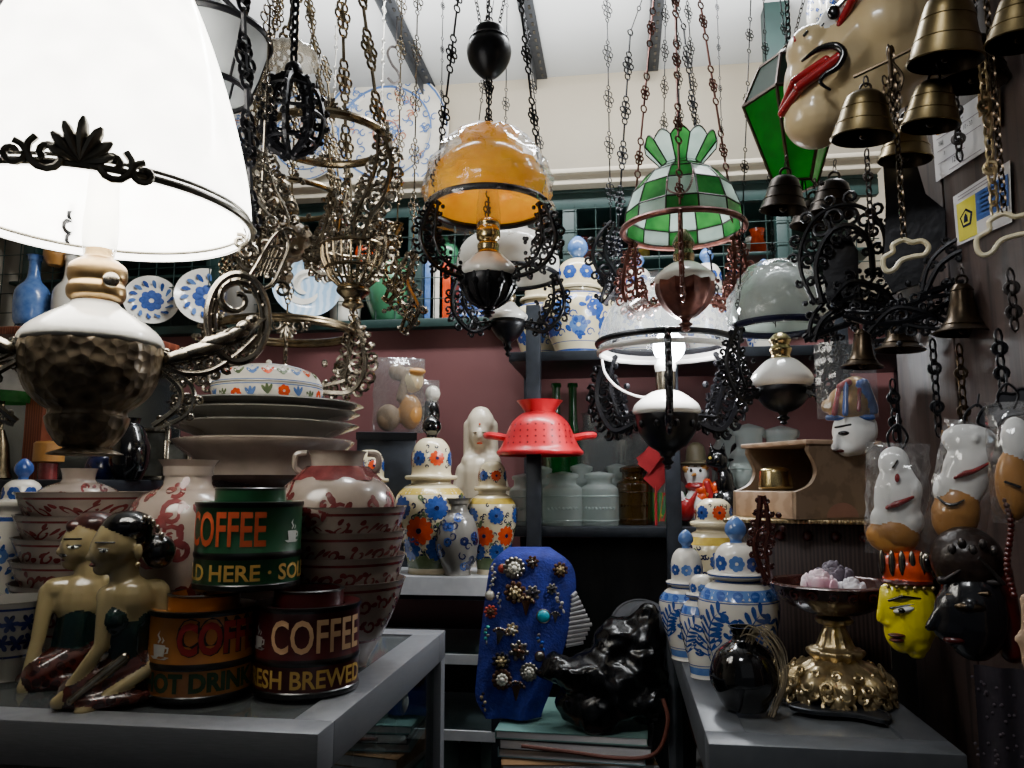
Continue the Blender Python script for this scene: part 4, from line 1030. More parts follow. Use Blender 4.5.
for k, (px, R0, lb) in enumerate(((772, 24, 'blue and white plate standing behind the wire next to the orange vase'), (806, 22, 'blue and white plate standing near the carved mask behind the wire'), (205, 30, 'blue and white dish standing behind the brass scroll arm'), (150, 26, 'small blue and white dish standing behind the lit lamp burner'), (640, 20, 'patterned saucer standing behind the wire above the copper scrolls'), (470, 26, 'dark blue dish standing behind the yellow lamp'))):
    t = TS(px, ZW, 2.44); b = MB(); s = t.s; M = Matrix.Rotation(-pi / 2 + .2, 3, 'X').inverted()
    d = MB(); pr = smooth([(.0005, 0), (R0 * .6 * s, .001), (R0 * .8 * s, .006), (R0 * s, .012)], 4); d.lathe(pr, 36)
    def flatdeco(polys, mi): 
        for p in polys: d.add([(x, y, .0015 + (.011 if math.hypot(x, y) > R0 * .62 * s else .0)) for x, y in p], [tuple(range(len(p)))], mi, False)
    flatdeco(flower(0, 0, R0 * .45 * s, 8), 1)
    for j in range(14): a = j / 14 * 2 * pi; flatdeco([leafp(math.cos(a) * R0 * .55 * s, math.sin(a) * R0 * .55 * s, a + .6, R0 * .3 * s, R0 * .07 * s)], 1 + j % 2)
    M = Matrix.Rotation(pi / 2 - .2, 3, 'X'); d.v = [tuple(M @ Vector(v) + Vector((0, 0, R0 * s * .98))) for v in d.v]
    t.single(d, 'plate', [M_['white_cer'] if k != 5 else M_['navy'], M_['blue'], M_['palebl']], lb, 'plate', 'plates behind the wire')
t = TS(306, ZW, 2.36); d = MB(); s = t.s; d.lathe(smooth([(.0005, 0), (20 * s, .002), (28 * s, .012), (34 * s, .022)], 4), 40)
for k, (r0, a0) in enumerate(((20, .3), (13, 1.5), (24, 2.6))): 
    for p in strip([(x * s, y * s) for x, y in spiral(0, 0, r0, a0, .5, 1, 12, .5)], 3.4 * s): d.add([(x, y, .005 + .0) for x, y in p], [tuple(range(4))], 1, False)
M = Matrix.Rotation(pi / 2 - .15, 3, 'X') ; d.v = [tuple(M @ Vector(v) + Vector((0, 0, 34 * s))) for v in d.v]
t.single(d, 'plate', [M_['tealplate'], M_['white_cer']], 'pale blue plate with white swirl standing on the teal ledge', 'plate', 'plates behind the wire')
for px, w_, h_, mm, lb in ((446, 8, 66, 'orange', 'orange spined book standing behind the wire'), (436, 6, 60, 'white_cer', 'white spined book standing behind the wire'), (427, 6, 64, 'palebl', 'pale blue spined book standing behind the wire beside the green vase'), (456, 6, 56, 'maroon', 'maroon spined book standing behind the wire')):
    t = TS(px, ZW, 2.40); b = MB(); b.box((0, .05, h_ / 2 * t.s), (w_ * t.s, .1, h_ * t.s), 0, bev=.002); b.box((0, .052, h_ / 2 * t.s + .001), (w_ * .7 * t.s, .098, h_ * t.s), 1)
    t.single(b, 'book', [M_[mm], M_['paper']], lb, 'book', 'books behind the wire')
for px, R0, lb, mm in ((30, 16, 'pale bottle behind the wire near the dark teal post', 'palebl'), (66, 14, 'white bottle behind the wire beside the lit burner', 'white_cer'), (240, 15, 'grey bottle behind the wire beyond the brass chandelier', 'grey_cer'), (345, 15, 'white bottle behind the wire beyond the brass basket', 'white_cer'), (665, 14, 'navy bottle behind the wire beyond the copper scrolls', 'navy'), (735, 15, 'blue bottle behind the wire beyond the stained glass lamp', 'blue')):
    pot(TS(px, ZW, 2.44), [(R0 * .8, 0), (R0, 8), (R0, 34), (R0 * .4, 48), (R0 * .35, 70), (R0 * .5, 72)], M_[mm], lb, 'bottle', 'bottle', group='bottles behind the wire')
# big plates hung on the limewashed wall
for k, (px, py, R0, lb) in enumerate(((385, 132, 66, 'large white plate with blue scribble pattern hung high on the wall'), (306, 138, 46, 'white plate with blue scribble pattern partly behind the brass ring'), (236, 128, 44, 'white blue scribbled plate nearest the lit lamp on the wall'))):
    q, a = on_plane(px, py, 2.64); t = T(px, py, a); s = t.s; R1 = R0 * s; d = MB(); qq = random.Random(k)
    d.lathe(smooth([(.0005, 0), (R1 * .6, .002), (R1 * .72, .012), (R1, .022)], 4), 56)
    def pt(x, y): r = math.hypot(x, y) / R1; return (x, y, .0015 + float(np.interp(r, [0, .6, .72, 1], [0.001, .003, .013, .0225])))
    for j in range(110):
        r = R1 * qq.uniform(.05, .95); a_ = qq.uniform(0, 6.28); cx, cy = r * math.cos(a_), r * math.sin(a_)
        for p in strip(spiral(cx, cy, R1 * .07, qq.uniform(0, 6), .8, qq.choice((-1, 1)), 7), R1 * .011): d.add([pt(*v) for v in p], [tuple(range(4))], 1 if j % 6 else 2, False)
    for p in strip(spiral(0, 0, R1 * .2, 0, 1, 1, 24, 1), R1 * .012): d.add([pt(*v) for v in p], [tuple(range(4))], 2, False)
    for rr_ in (.72, .97):
        for p in strip([(R1 * rr_ * math.cos(k_ / 40 * 2 * pi), R1 * rr_ * math.sin(k_ / 40 * 2 * pi)) for k_ in range(41)], R1 * .018): d.add([(pt(*v)[0], pt(*v)[1], pt(*v)[2] + .0004) for v in p], [tuple(range(4))], 1, False)
    M = Matrix.Rotation(pi / 2, 3, 'X'); d.v = [tuple(M @ Vector(v)) for v in d.v]
    o = d.build('wall_plate', [M_['white_cer'], M_['palebl'], mk('rust glaze', '#b8765a', .3)], None, (q.x, 2.65, q.z), 0); tag(o, lb, 'plate', 'plates on the wall')

# ------------------------------------------------------------------ blue display cloth with brooches
zp = .868
t = T(525, 716, 1.70); s = t.s
lf0 = lambda y: float(np.interp(y, [552, 555, 559, 568, 590, 640, 700, 718], [508, 498, 492, 488, 485, 479, 474, 488]))
rg0 = lambda y: float(np.interp(y, [552, 555, 559, 568, 590, 640, 690, 718], [552, 562, 570, 577, 579, 568, 552, 540]))
lf = lambda y: sum(lf0(y + k * min(1, (y - 551) / 8)) for k in range(-9, 10, 3)) / 7
rg = lambda y: sum(rg0(y + k * min(1, (y - 551) / 8)) for k in range(-9, 10, 3)) / 7
def cloth_pt(u, y):
    l, r = lf(y), rg(y); px = l + (r - l) * u
    dy = -6 * math.sin(pi * u) - 3.5 * math.sin(u * 9 + y * .02) * (y - 550) / 170 + (14 * ((560 - y) / 10) ** 2 if y < 560 else 0) - (716 - y) * -.12
    return t.p(px, y, dy)
b = MB(); nu, nv = 28, 40; vs = []; 
for back in (0, 1):
    for j in range(nv + 1):
        for i in range(nu + 1):
            v = cloth_pt(i / nu, 550 + 168 * j / nv); v.y += back * (.012 + .02 * math.sin(pi * i / nu)); vs.append(v)
fs = []; K = (nu + 1) * (nv + 1)
for g in (0, 1):
    for j in range(nv):
        for i in range(nu): k = g * K + j * (nu + 1) + i; fs.append((k, k + 1, k + nu + 2, k + nu + 1))
for j in range(nv):
    for i in (0, nu): k = j * (nu + 1) + i; fs.append((k, k + nu + 1, K + k + nu + 1, K + k))
for i in range(nu): fs.append((i, i + 1, K + i + 1, K + i)); k = nv * (nu + 1) + i; fs.append((k, k + 1, K + k + 1, K + k))
b.add(vs, fs)
t.single(b, 'display_cloth', M_['cloth'], 'royal blue velvet cloth standing between the cases, covered with brooches', 'cloth')
def brooch_mesh(kind):
    b = MB(); q = random.Random(kind * 7 + 1); k0 = 1
    if kind < 3:
        n = (9, 7, 12)[kind]
        for ringi, (rr, sz) in enumerate(((1, .3), (.52, .24))):
            for k in range(n if ringi == 0 else n - 3):
                a = 2 * pi * k / (n if ringi == 0 else n - 3); b.sph((rr * math.cos(a), -.25 - .2 * ringi, rr * math.sin(a)), (sz, .22, sz), ringi, 6, 5)
        b.sph((0, -.6, 0), (.34, .3, .34), 1, 8, 6); b.sph((0, 0, 0), (.95, .18, .95), 0, 14, 6)
    elif kind == 3:   # drop pendant
        for k in range(5): b.sph((q.uniform(-.25, .25), -.3, .9 - k * .5), (.34, .25, .3), k % 2, 7, 5)
        b.tube([(0, -.1, -1.1), (0, -.1, -1.8)], .09, 5); b.sph((0, -.2, -1.9), (.2, .2, .35), 1, 7, 5)
    elif kind == 4:   # spray
        for k in range(8): a = .5 + k * .28; b.tube([(0, -.1, -1.1), (.5 * math.cos(a), -.3, .2 + .4 * math.sin(a)), (1.1 * math.cos(a), -.2, 1.1 * math.sin(a))], .08, 5); b.sph((1.1 * math.cos(a), -.3, 1.1 * math.sin(a)), .24, k % 2, 6, 5)
    else:             # oval cabochon
        b.sph((0, -.2, 0), (1, .5, .95), 1, 14, 8); b.torus((0, -.1, 0), 1, .16, 0, 20, 5, Matrix.Rotation(pi / 2, 3, 'X'))
    return b
bm_ = {'g': M_['gold'], 's': mk('antique silver', '#b9b4aa', .3, 1., '#6c665c', 40), 'p': mk('pearl beads', '#d8d4c6', .2, .1), 't': mk('turquoise stone', '#25b4cc', .2), 'r': mk('coral stone', '#b2402c', .3), 'b': mk('brown crystal', '#5c4030', .15, .3), 'k': mk('dark crystal', '#2c2a34', .12, .3), 'a': mk('aqua beads', '#3fb0a8', .2), 'u': mk('sapphire drop', '#2a5cc8', .15)}
proto = {}
BL = [(491, 571, 6, 3, 's', 'p', 'slim pearl pendant in the upper corner nearest the back case'), (502, 570, 5, 5, 's', 'r', 'coral oval brooch beside the big silver flower'), (514, 569, 10, 2, 's', 'p', 'big silver petal flower brooch near the top of the cloth'), (533, 563, 6, 1, 'b', 's', 'dark round brooch at the top fold'), (562, 571, 7, 0, 'b', 'g', 'bronze cluster brooch in the upper corner by the black void'),
      (492, 583, 5, 3, 's', 'p', 'pearl drop below the slim pearl pendant'), (515, 593, 10, 0, 'b', 'g', 'large bronze wheel brooch below the silver flower'), (533, 594, 7, 1, 's', 'k', 'silver ring brooch with pale centre'), (489, 597, 5, 5, 's', 'p', 'pearl oval brooch at the edge nearest the back case'), (498, 599, 5, 3, 's', 'p', 'white bead drop beside the pearl oval'),
      (526, 607, 9, 4, 'b', 'g', 'bronze spray brooch under the ring brooch'), (560, 601, 7, 3, 's', 'p', 'long silver drop on the far edge'), (544, 617, 7, 5, 's', 't', 'turquoise cabochon brooch beside the long silver drop'), (490, 613, 6, 0, 'r', 'b', 'coral and brown cluster brooch'), (486, 633, 6, 3, 'a', 's', 'aqua bead drop brooch'), (499, 637, 8, 4, 's', 'b', 'silver and brown spray brooch beside the aqua drop'),
      (512, 630, 6, 1, 'g', 'p', 'small gold flower brooch in the middle'), (519, 651, 9, 1, 's', 'b', 'brown petal flower brooch below the small gold flower'), (540, 640, 6, 3, 's', 'u', 'sapphire blue drop under the turquoise stone'), (501, 661, 8, 0, 'k', 'g', 'dark crystal cluster brooch beside the brown petal flower'), (540, 656, 5, 5, 'b', 's', 'brown oval brooch below the sapphire drop'),
      (529, 671, 8, 2, 's', 'p', 'pearl star brooch near the black sack'), (502, 679, 9, 2, 'b', 'p', 'bronze star brooch in the lower half'), (516, 690, 9, 4, 'b', 'k', 'brown spray brooch below the bronze star'), (483, 698, 6, 3, 'k', 'g', 'dark drop brooch at the lowest corner'), (553, 590, 5, 1, 's', 'k', 'tiny silver flower brooch near the long drop'), (556, 618, 5, 4, 's', 'k', 'tiny silver spray brooch beside the turquoise stone')]
for px, py, R0, kind, m1, m2, lb in BL:
    u = (px - lf(py)) / (rg(py) - lf(py)); u = min(.95, max(.05, u)); pt_ = cloth_pt(u, py)
    key = (kind, m1, m2)
    if key not in proto: proto[key] = brooch_mesh(kind).build('brooch', [bm_[m1], bm_[m2]]); o = proto[key]
    else: o = proto[key].copy(); COL.objects.link(o)
    Mw = Matrix.Rotation(t.rz, 3, 'Z'); o.location = t.loc + Mw @ (pt_ + Vector((0, -.003, 0))); o.rotation_euler = (0, (px * 7 % 5 - 2) * .2, t.rz); o.scale = (R0 * s * .92,) * 3
    tag(o, lb, 'brooch', 'brooches pinned on the blue cloth')

# ------------------------------------------------------------------ pile between the cases
pile = [(.0, 'cream', 'cardboard'), ]
q = random.Random(9); c0 = P(578, 716, 1.74); z = zp
t0 = T(586, 716, 1.74)
b = MB(); b.box((0, 0, .36), (.28, .30, .72), 0, bev=.006)
for zz in (.2, .4, .6): b.box((0, -.152, zz), (.26, .006, .11), 1, bev=.002)
o = b.build('wooden_crate', [M_['darkwood'], M_['sidewood']], None, (c0.x, c0.y, 0), t0.rz); tag(o, 'dark slatted crate under the magazine pile between the cases', 'crate')
mats_ = [mk('brown card', '#6a4a34', .6), mk('teal cover', '#5f8a88', .35, 0, '#3f6a6c', 14), M_['paper'], mk('tan cover', '#8a6a48', .5), mk('pale blue cover', '#9ab8bc', .35, 0, '#7ea0a6', 12), mk('dark cover', '#26262a', .4), mk('mint cover', '#86aaa2', .3, 0, '#5f8884', 10)]
names_ = ['brown card folder lowest on the magazine pile', 'teal covered magazine low in the pile', 'white paper magazine in the middle of the pile', 'tan covered magazine above the white one', 'pale blue magazine near the top of the pile', 'dark covered magazine under the mint one', 'mint covered magazine on top of the pile']
zc = .72
for k in range(7):
    th = (.022, .02, .022, .024, .018, .02, .016)[k]; b = MB()
    w_, d_ = .31 - q.uniform(0, .03), .27 - q.uniform(0, .03)
    b.box((0, 0, th / 2), (w_ * .985, d_ * .985, th * .9), 1); b.box((0, 0, th - .001), (w_, d_, .002), 0); b.box((0, 0, .001), (w_, d_, .002), 0); b.box((-w_ / 2, 0, th / 2), (.002, d_, th), 0)
    o = b.build('magazine', [mats_[k], M_['paper']], None, (c0.x + q.uniform(-.012, .012), c0.y + q.uniform(-.015, .015), zc), t0.rz + q.uniform(-.12, .12)); zc += th
    tag(o, names_[k], 'magazine', 'magazines piled on the crate')
t = TS(606, zc, 1.66); w = t; B0 = t.py
prs = [E(w, 606, B0 - 34, 0, 46, 34, 36), E(w, 580, B0 - 42, -8, 40, 22, 16, 0, (0, .35, 0)), E(w, 562, B0 - 44, -6, 26, 16, 10), E(w, 642, B0 - 48, 4, 26, 26, 56), E(w, 622, B0 - 66, 4, 30, 24, 32, 0, (0, -.4, 0)), E(w, 650, B0 - 92, 6, 14, 16, 24), C(w, (622, B0 - 20, -20), (655, B0 - 16, -8), 16, 16), C(w, (570, B0 - 14, -8), (600, B0 - 8, -20), 14, 18), C(w, (556, B0 - 40, -6), (600, B0 - 66, -4), 6, 10)]
o = blob('plastic_sack', prs, [M_['bag']], .006, None, t.loc, t.rz, 2); 
me = o.data; q = random.Random(5)
from mathutils import noise as _n
for v in me.vertices: v.co += Vector(_n.noise_vector(v.co * 22)) * .010 + Vector(_n.noise_vector(v.co * 60)) * .004
me.polygons.foreach_set('use_smooth', [False] * len(me.polygons)); me.set_sharp_from_angle(angle=.6)
zmin = min(v.co.z for v in me.vertices)
for v in me.vertices: v.co.z -= zmin
me.update(); tag(o, 'crumpled black plastic sack lying on the magazine pile', 'sack')
t = T(640, 640, 1.78); b = MB(); s = t.s
b.lathe(smooth([(34 * s, 20 * s), (24 * s, 24 * s), (20 * s, 34 * s), (18 * s, 46 * s), (10 * s, 54 * s), (.001, 56 * s)], 5), 32, 0); b.torus((0, 0, 20 * s), 33 * s, 1.5 * s, 0, 32, 6)
o = t.single(b, 'grey_hat', mk('grey felt', '#4a4b50', .9, 0, '#38393d', 30), 'grey felt hat propped behind the black sack', 'hat'); o.rotation_euler = (.9, .35, t.rz)
t = T(578, 646, 1.72); b = MB(); s = t.s
for k in range(12): b.tube([(-12 * s + k * .6 * s, 0, k * 4.4 * s), (14 * s - abs(k - 4) * 2.2 * s, 4 * s, k * 4.4 * s + 3 * s)], 2.1 * s, 6)
t.single(b, 'ribbed_lampshade', mk('pale ribbed paper', '#a8a8ac', .6), 'pale ribbed paper shade wedged between blue cloth and black sack', 'lampshade')
b = MB(); t = T(640, 752, 1.56); b.tube(catmull([t.p(520, 752), t.p(570, 757, 4), t.p(620, 760, 2), t.p(655, 752, -2), t.p(668, 722, 0), t.p(664, 700, 8)], 8), .004, 8); t.single(b, 'orange_cable', mk('orange rubber', '#5a2818', .6), 'orange cable looping round the edge of the magazine pile', 'cable')
# added black sheet, stands in for the unlit depth below the lower deck
b = MB(); n = 60
for j in range(n): 
    pass
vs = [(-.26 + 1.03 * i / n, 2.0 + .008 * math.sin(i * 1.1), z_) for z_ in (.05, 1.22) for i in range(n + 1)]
b.add(vs, [(i, i + 1, n + 2 + i, n + 1 + i) for i in range(n)]); o = b.build('shade_sheet', mk('black shade sheet', '#060608', .95), None); tag(o, 'added black sheet standing in for the shade below the glass jar deck', 'sheet')
# glassware seen inside the cases
def goblet(t, h, hw, mat, label, group):
    b = MB(); b.lathe([(.001, 0)] + smooth(ph(t, [(hw * .8, 0), (hw * .75, 2), (hw * .16, 5), (hw * .14, h * .4), (hw * .6, h * .5), (hw, h * .75), (hw * .9, h)]), 4), 20); return t.single(b, 'goblet', mat, label, 'goblet', group)
for k, (px, a, lb) in enumerate(((352, 1.16, 'clear goblet in the aluminium case nearest the front corner'), (375, 1.24, 'clear goblet in the aluminium case, second from the front corner'), (395, 1.3, 'clear goblet in the aluminium case beside the far post'), (300, 1.2, 'clear goblet in the aluminium case below the oxblood tin'))):
    goblet(TS(px, .951, a), 44 + 6 * (k % 2), 13, M_['glass'], lb, 'goblets in the aluminium case')
for k, (px, lb, mm) in enumerate(((448, 'white porcelain vase inside the back case next to the aluminium post', 'white_cer'), (470, 'brown and white porcelain vase inside the back case', 'buff'), (492, 'white porcelain vase inside the back case nearest the blue cloth', 'white_cer'))):
    pot(TS(px, .661, 1.98), [(8, 0), (13, 12), (11, 28), (5, 38), (7, 46)], M_[mm], lb, 'porcelain_vase', 'vase', group='porcelain inside the back case')
# ------------------------------------------------------------------ on the grey glass case
G_ = 'blue and white ginger jars on the grey case'
ginger(TS(741, ZC, 1.12), 40, 103, BW, 'tallest blue and white ginger jar with fern fronds, behind the round black vase', 'frond', group=G_, seed=31, lidh=.33)
ginger(TS(689, ZC, 1.27), 28, 72, BW, 'blue and white ginger jar with round knob at the edge of the grey case', 'frond', group=G_, seed=32, lidh=.5)
ginger(TS(705, ZC, 1.15), 23, 78, BW, 'small flat lidded blue and white ginger jar beside the tallest one', 'frond', group=G_, seed=33, lidh=.28, finial=None)
ginger(TS(718, ZC, 1.45), 33, 108, DZ, 'cream and yellow daisy ginger jar behind the blue and white jars', 'daisy', seed=34, lidh=.26, finial=None)
t = TS(746, ZC, .985)
pot(t, [(16, 0), (22, 4), (33, 24), (34, 38), (27, 56), (14, 66), (11, 70), (11, 76), (15, 81)], M_['blackgl'], 'round glossy black vase in front of the tallest ginger jar', 'black_vase')
t = T(776, 716, .955); b = MB(); q = random.Random(6); s = t.s
for k in range(14):
    e = q.uniform(-9, 9); b.tube(catmull([t.p(772 + e * .4, 716, q.uniform(-6, 6)), t.p(784 + e * .5, 680, q.uniform(-8, 8)), t.p(780 + e * .8, 648, q.uniform(-8, 8)), t.p(762 + e, 630 + q.uniform(-4, 6), 0), t.p(752 + e, 640 + q.uniform(-3, 8), 6)], 6), .0008, 4)
t.single(b, 'dried_grass', mk('dry straw', '#8a7c60', .6, 0, '#5c5140', 60), 'dry straw bundle bent over the black vase', 'dried grass')
# gilt footed compote
t = TS(838, ZC, 1.03); s = t.s; B0 = t.py
t.empty('compote', 'dark red bowl on ornate gilt foot holding artificial flowers', 'bowl')
b = MB(); pr = smooth(t.pr([(50, B0 - 14), (49, B0 - 24), (40, B0 - 33), (26, B0 - 39), (20, B0 - 44)]), 5); b.lathe(pr, 72, 0, flute=.10, nf=9)
for k in range(9):
    a = 2 * pi * k / 9 - pi / 2; c, d = math.cos(a), math.sin(a)
    b.sph((46 * s * c, 46 * s * d, t.z(B0 - 8)), (8 * s, 8 * s, 9 * s), 0, 10, 7); b.sph((40 * s * c, 40 * s * d, t.z(B0 - 20)), (6 * s, 6 * s, 14 * s), 0, 8, 6, (.5 * d, -.5 * c, 0))
    a2 = a + pi / 9; f = flatmap(Vector((47 * s * math.cos(a2), 47 * s * math.sin(a2), t.z(B0 - 15))), Vector((-math.sin(a2), math.cos(a2), 0)), Vector((-.35 * math.cos(a2), -.35 * math.sin(a2), 1)).normalized())
    for sg in (-1, 1): b.tube([f(*p) for p in spiral(sg * 7 * s, 0, 8 * s, pi / 2, 1.4, -sg, 16)], 2.6 * s, 6)
    b.sph((50 * s * c, 50 * s * d, t.z(B0 - 2) + .0), (5 * s, 5 * s, 3 * s), 0, 8, 6)
rfo = rz_of(pr)
for row, (yy, rr_, n_) in enumerate(((B0 - 22, 6.5, 18), (B0 - 32, 5, 14), (B0 - 14, 5, 22), (B0 - 6, 7, 16))):
    for k in range(n_):
        a = 2 * pi * (k + .5 * (row % 2)) / n_; z_ = t.z(yy); r_ = (rfo(z_) if yy < B0 - 10 else 49 * s) * 1.04
        f = flatmap(Vector((r_ * math.cos(a), r_ * math.sin(a), z_)), Vector((-math.sin(a), math.cos(a), 0)), Vector((-.5 * math.cos(a), -.5 * math.sin(a), .86)))
        b.tube([f(*p) for p in spiral(0, 0, rr_ * s, k * 1.3, 1.3, (-1) ** k, 12)], [1.0 * s] + [1.9 * s] * 11 + [1.2 * s], 6)
t.part(b, 'foot', M_['gold'])
b = MB(); b.lathe(smooth(t.pr([(20, B0 - 40), (26, B0 - 46), (26, B0 - 51), (18, B0 - 54), (13, B0 - 66), (10, B0 - 74), (16, B0 - 77), (17, B0 - 81), (12, B0 - 84)]), 5), 48, 0, flute=.06, nf=12); t.part(b, 'stem', M_['gold'])
b = MB(); o = smooth(t.pr([(12, B0 - 84), (34, B0 - 90), (54, B0 - 104), (62, B0 - 116), (66, B0 - 117)]), 5); b.lathe([(.001, o[0][1])] + o + [(r * .96, z + .002) for r, z in reversed(o)], 56, 0, flute=.02, nf=16); rf = rz_of(o)
for k in range(20): deco(b, rf, strip(spiral((k / 20 - .5) * 2 * pi * 58 * s, t.z(B0 - 108), 5.5 * s, k, 1.1, (-1) ** k, 10), 1.2 * s), 1, .002)
t.part(b, 'bowl', [M_['redbrown'], M_['dred']])
for sg, hh in ((-1, 1.), (1, .35)):
    b = MB(); f = lambda x, y: Vector((x, 0, y))
    path = [(sg * 62 * s, t.z(B0 - 112)), (sg * 74 * s, t.z(B0 - 112 - 35 * hh)), (sg * 70 * s, t.z(B0 - 112 - 62 * hh)), (sg * 66 * s, t.z(B0 - 112 - 92 * hh))]
    fil(b, path, 12 * s, 2.2 * s, 7, 5 + sg, sg, f, 0, True, 6); t.part(b, 'handle', M_['redbrown'])
t1 = T(826, B0 - 118, 1.03)
for k, (dx, dy, dz, R0, mm, lb) in enumerate(((-12, -8, 10, 20, 'pink', 'pink and white fabric rose in the dark red bowl'), (18, -8, 8, 15, 'whitef', 'white fabric rose beside the pink one in the dark red bowl'), (2, 22, 14, 22, 'greyf', 'grey mauve fabric rose behind the pink one'))):
    mm = {'pink': mk('pink petals', '#d9a8b8', .7, 0, '#e6dce0', 25, contrast=.12), 'whitef': mk('white petals', '#e2e0e2', .7, 0, '#bdb8c0', 25), 'greyf': mk('mauve petals', '#6a5f6a', .7, 0, '#4a424c', 25)}[mm]
    b = MB(); q = random.Random(k); r0 = R0 * t.s
    for L_ in range(4):
        for j in range(6):
            a = j / 6 * 2 * pi + L_ * .5; rr = r0 * (.15 + .22 * L_); b.sph((rr * math.cos(a), rr * math.sin(a), r0 * (.55 - .12 * L_) + q.uniform(-.1, .1) * r0), (r0 * .34, r0 * .14, r0 * .36), 0, 9, 6, (0, .5 * 0 + q.uniform(-.3, .3), a + pi / 2))
    Mw = Matrix.Rotation(t.rz, 3, 'Z'); p_ = t.loc + Mw @ Vector((dx * t.s, dy * t.s, t.z(B0 - 112) + (dz - 10) * t.s))
    o = b.build('artificial_rose', mm, None, p_, t.rz); tag(o, lb, 'flower', 'fabric roses in the red bowl')
# grey metal tray of leaf shape
t = TS(845, ZC, .97); s = t.s; b = MB()
lp_ = [(x * s, y * s) for x, y in catmull([(-58, -6, 0), (-30, -14, 0), (10, -10, 0), (40, -18, 0), (52, -6, 0), (30, 6, 0), (-10, 4, 0), (-40, 8, 0)], 6, True) for x, y in [(x, y)]] if False else [(p.x * s, p.y * s) for p in catmull([(-52, -8, 0), (-28, -20, 0), (8, -16, 0), (34, -26, 0), (40, -6, 0), (24, 14, 0), (-8, 10, 0), (-36, 14, 0)], 6, True)]
b.prism([(x, y, .001) for x, y in lp_], .004, 0, Vector((0, 0, 1))); b.tube([(x, y, .005) for x, y in lp_], .0018, 5, 0, True)
t.single(b, 'metal_leaf_tray', mk('dull pewter', '#4a4c50', .45, .7, '#34363a', 20), 'dull grey leaf shaped metal tray under the gilt compote foot', 'tray')

# bare wooden counter box with the little brass bell, on a dark stand
zs = zat(521, 1.27) + CAM.z
t = T(800, 521, 1.27); s = t.s
b = MB(); b.box((.012, .02, -(zs - ZC) / 2), (.21, .15, zs - ZC - .001), 0, bev=.004)
for k in range(5): b.sph((-.07 + k * .04, -.056, -.02), .008, 1)
t.single(b, 'dark_stand', [M_['darkwood'], M_['dred']], 'dark stand carrying the bare wooden box behind the compote', 'stand')
b = MB(); b.box((.01, 0, .003), (.235, .19, .006), 0, bev=.002); 
for k in range(30): b.sph((-.108 + k * .0081, -.096, .003), .0035, 0, 6, 4)
t2 = T(800, 521, 1.27); t2.single(b, 'gilt_tray', M_['gold'], 'gilt beaded tray under the bare wooden box', 'tray')
t = T(806, 521, 1.265); W_, L_, HH = .155, .165, .112
rt = t.empty('wooden_box', 'bare wooden counter box with curved open front holding a small brass bell', 'box', rz=t.rz - math.radians(50)); rt.location += Vector((0, 0, .0065))
prof = [(0, 0), (L_, 0), (L_, HH), (.03, HH), (.028, HH - .008)] + [(p.x, p.y) for p in catmull([(.028, HH - .01, 0), (.042, HH * .66, 0), (.03, HH * .46, 0), (.002, HH * .36, 0)], 5)]
def fy(d): return d - L_ * .5
for sg in (-1, 1):
    b = MB(); b.prism([(sg * W_ / 2, fy(d), z) for d, z in prof], .008, 0, Vector((-sg, 0, 0)))
    if sg > 0:
        el = [(W_ / 2 + .0006, fy(L_ * .52 + .030 * math.cos(a)), .002 + .022 * math.sin(a)) for a in [i / 16 * pi for i in range(17)]]; b.add(el, [tuple(range(17))], 1, False)
    b.build('side_panel', [M_['sidewood'], mk('pinkish bare wood', '#a87a66', .6)], rt)
def bb(n, c, d, m): q = MB(); q.box(c, d, 0, bev=.0015); return q.build(n, m, rt)
bb('top_board', (0, fy(L_ / 2 + .012), HH + .003), (W_ + .006, L_ - .02, .007), M_['palewood']); bb('back_board', (0, fy(L_ - .004), HH / 2), (W_ - .016, .008, HH), M_['sidewood'])
bb('front_board', (0, fy(.004), HH * .18), (W_ - .016, .008, HH * .36), M_['palewood']); bb('shelf', (0, fy(L_ / 2), HH * .34), (W_ - .016, L_ - .01, .006), M_['sidewood'])
bp_ = Vector((-.012, fy(.036), HH * .345 + .0035)); bw = rt.location + Matrix.Rotation(rt.rotation_euler.z, 3, 'Z') @ bp_
b = MB(); b.lathe([(r * 1.12, z * 1.0) for r, z in smooth([(.019, .001), (.0235, .004), (.0235, .012), (.022, .026), (.020, .033), (.012, .037), (.0004, .038)], 4)], 32); tag(b.build('brass_counter_bell', mk('pale brass', '#d8c590', .25, 1., '#a08a58', 30), None, bw), 'small polished brass bell sitting inside the bare wooden box', 'bell')

# ------------------------------------------------------------------ partition goods
def aw(px): return .42 / (.9903 * (px - 512) / F - .1392)
# pinned papers
def onwall(quad, label, name, cat, fn, mats):
    """quad: photo corners tl, tr, br, bl on the partition face"""
    cs = [on_x(px, py) for px, py in quad]; o0 = sum(cs, Vector()) / 4
    def f(u, v, off=.0): 
        p = (cs[0].lerp(cs[1], u)).lerp(cs[3].lerp(cs[2], u), v); return p - o0 + Vector((-off, 0, 0))
    b = MB(); fn(b, f); o = b.build(name, mats, None, o0); tag(o, label, cat); return o
def on_x(px, py, X=.4215):
    lo, hi = .3, 1.6
    for _ in range(40):
        m = (lo + hi) / 2
        if P(px, py, m).x < X: lo = m
        else: hi = m
    return P(px, py, lo)
def rect(b, f, u0, v0, u1, v1, mi, off=.0006): b.add([f(u0, v0, off), f(u1, v0, off), f(u1, v1, off), f(u0, v1, off)], [(0, 1, 2, 3)], mi, False)
def wtext(b, f, s_, u, v, h, asp, mi, off=.001):
    vs, fs, w, hh = text2d(s_, 1, .01); k = h / max(hh, .01)
    b.add([f(u + x * k * asp, v - y * k, off) for x, y in vs], fs, mi, False)
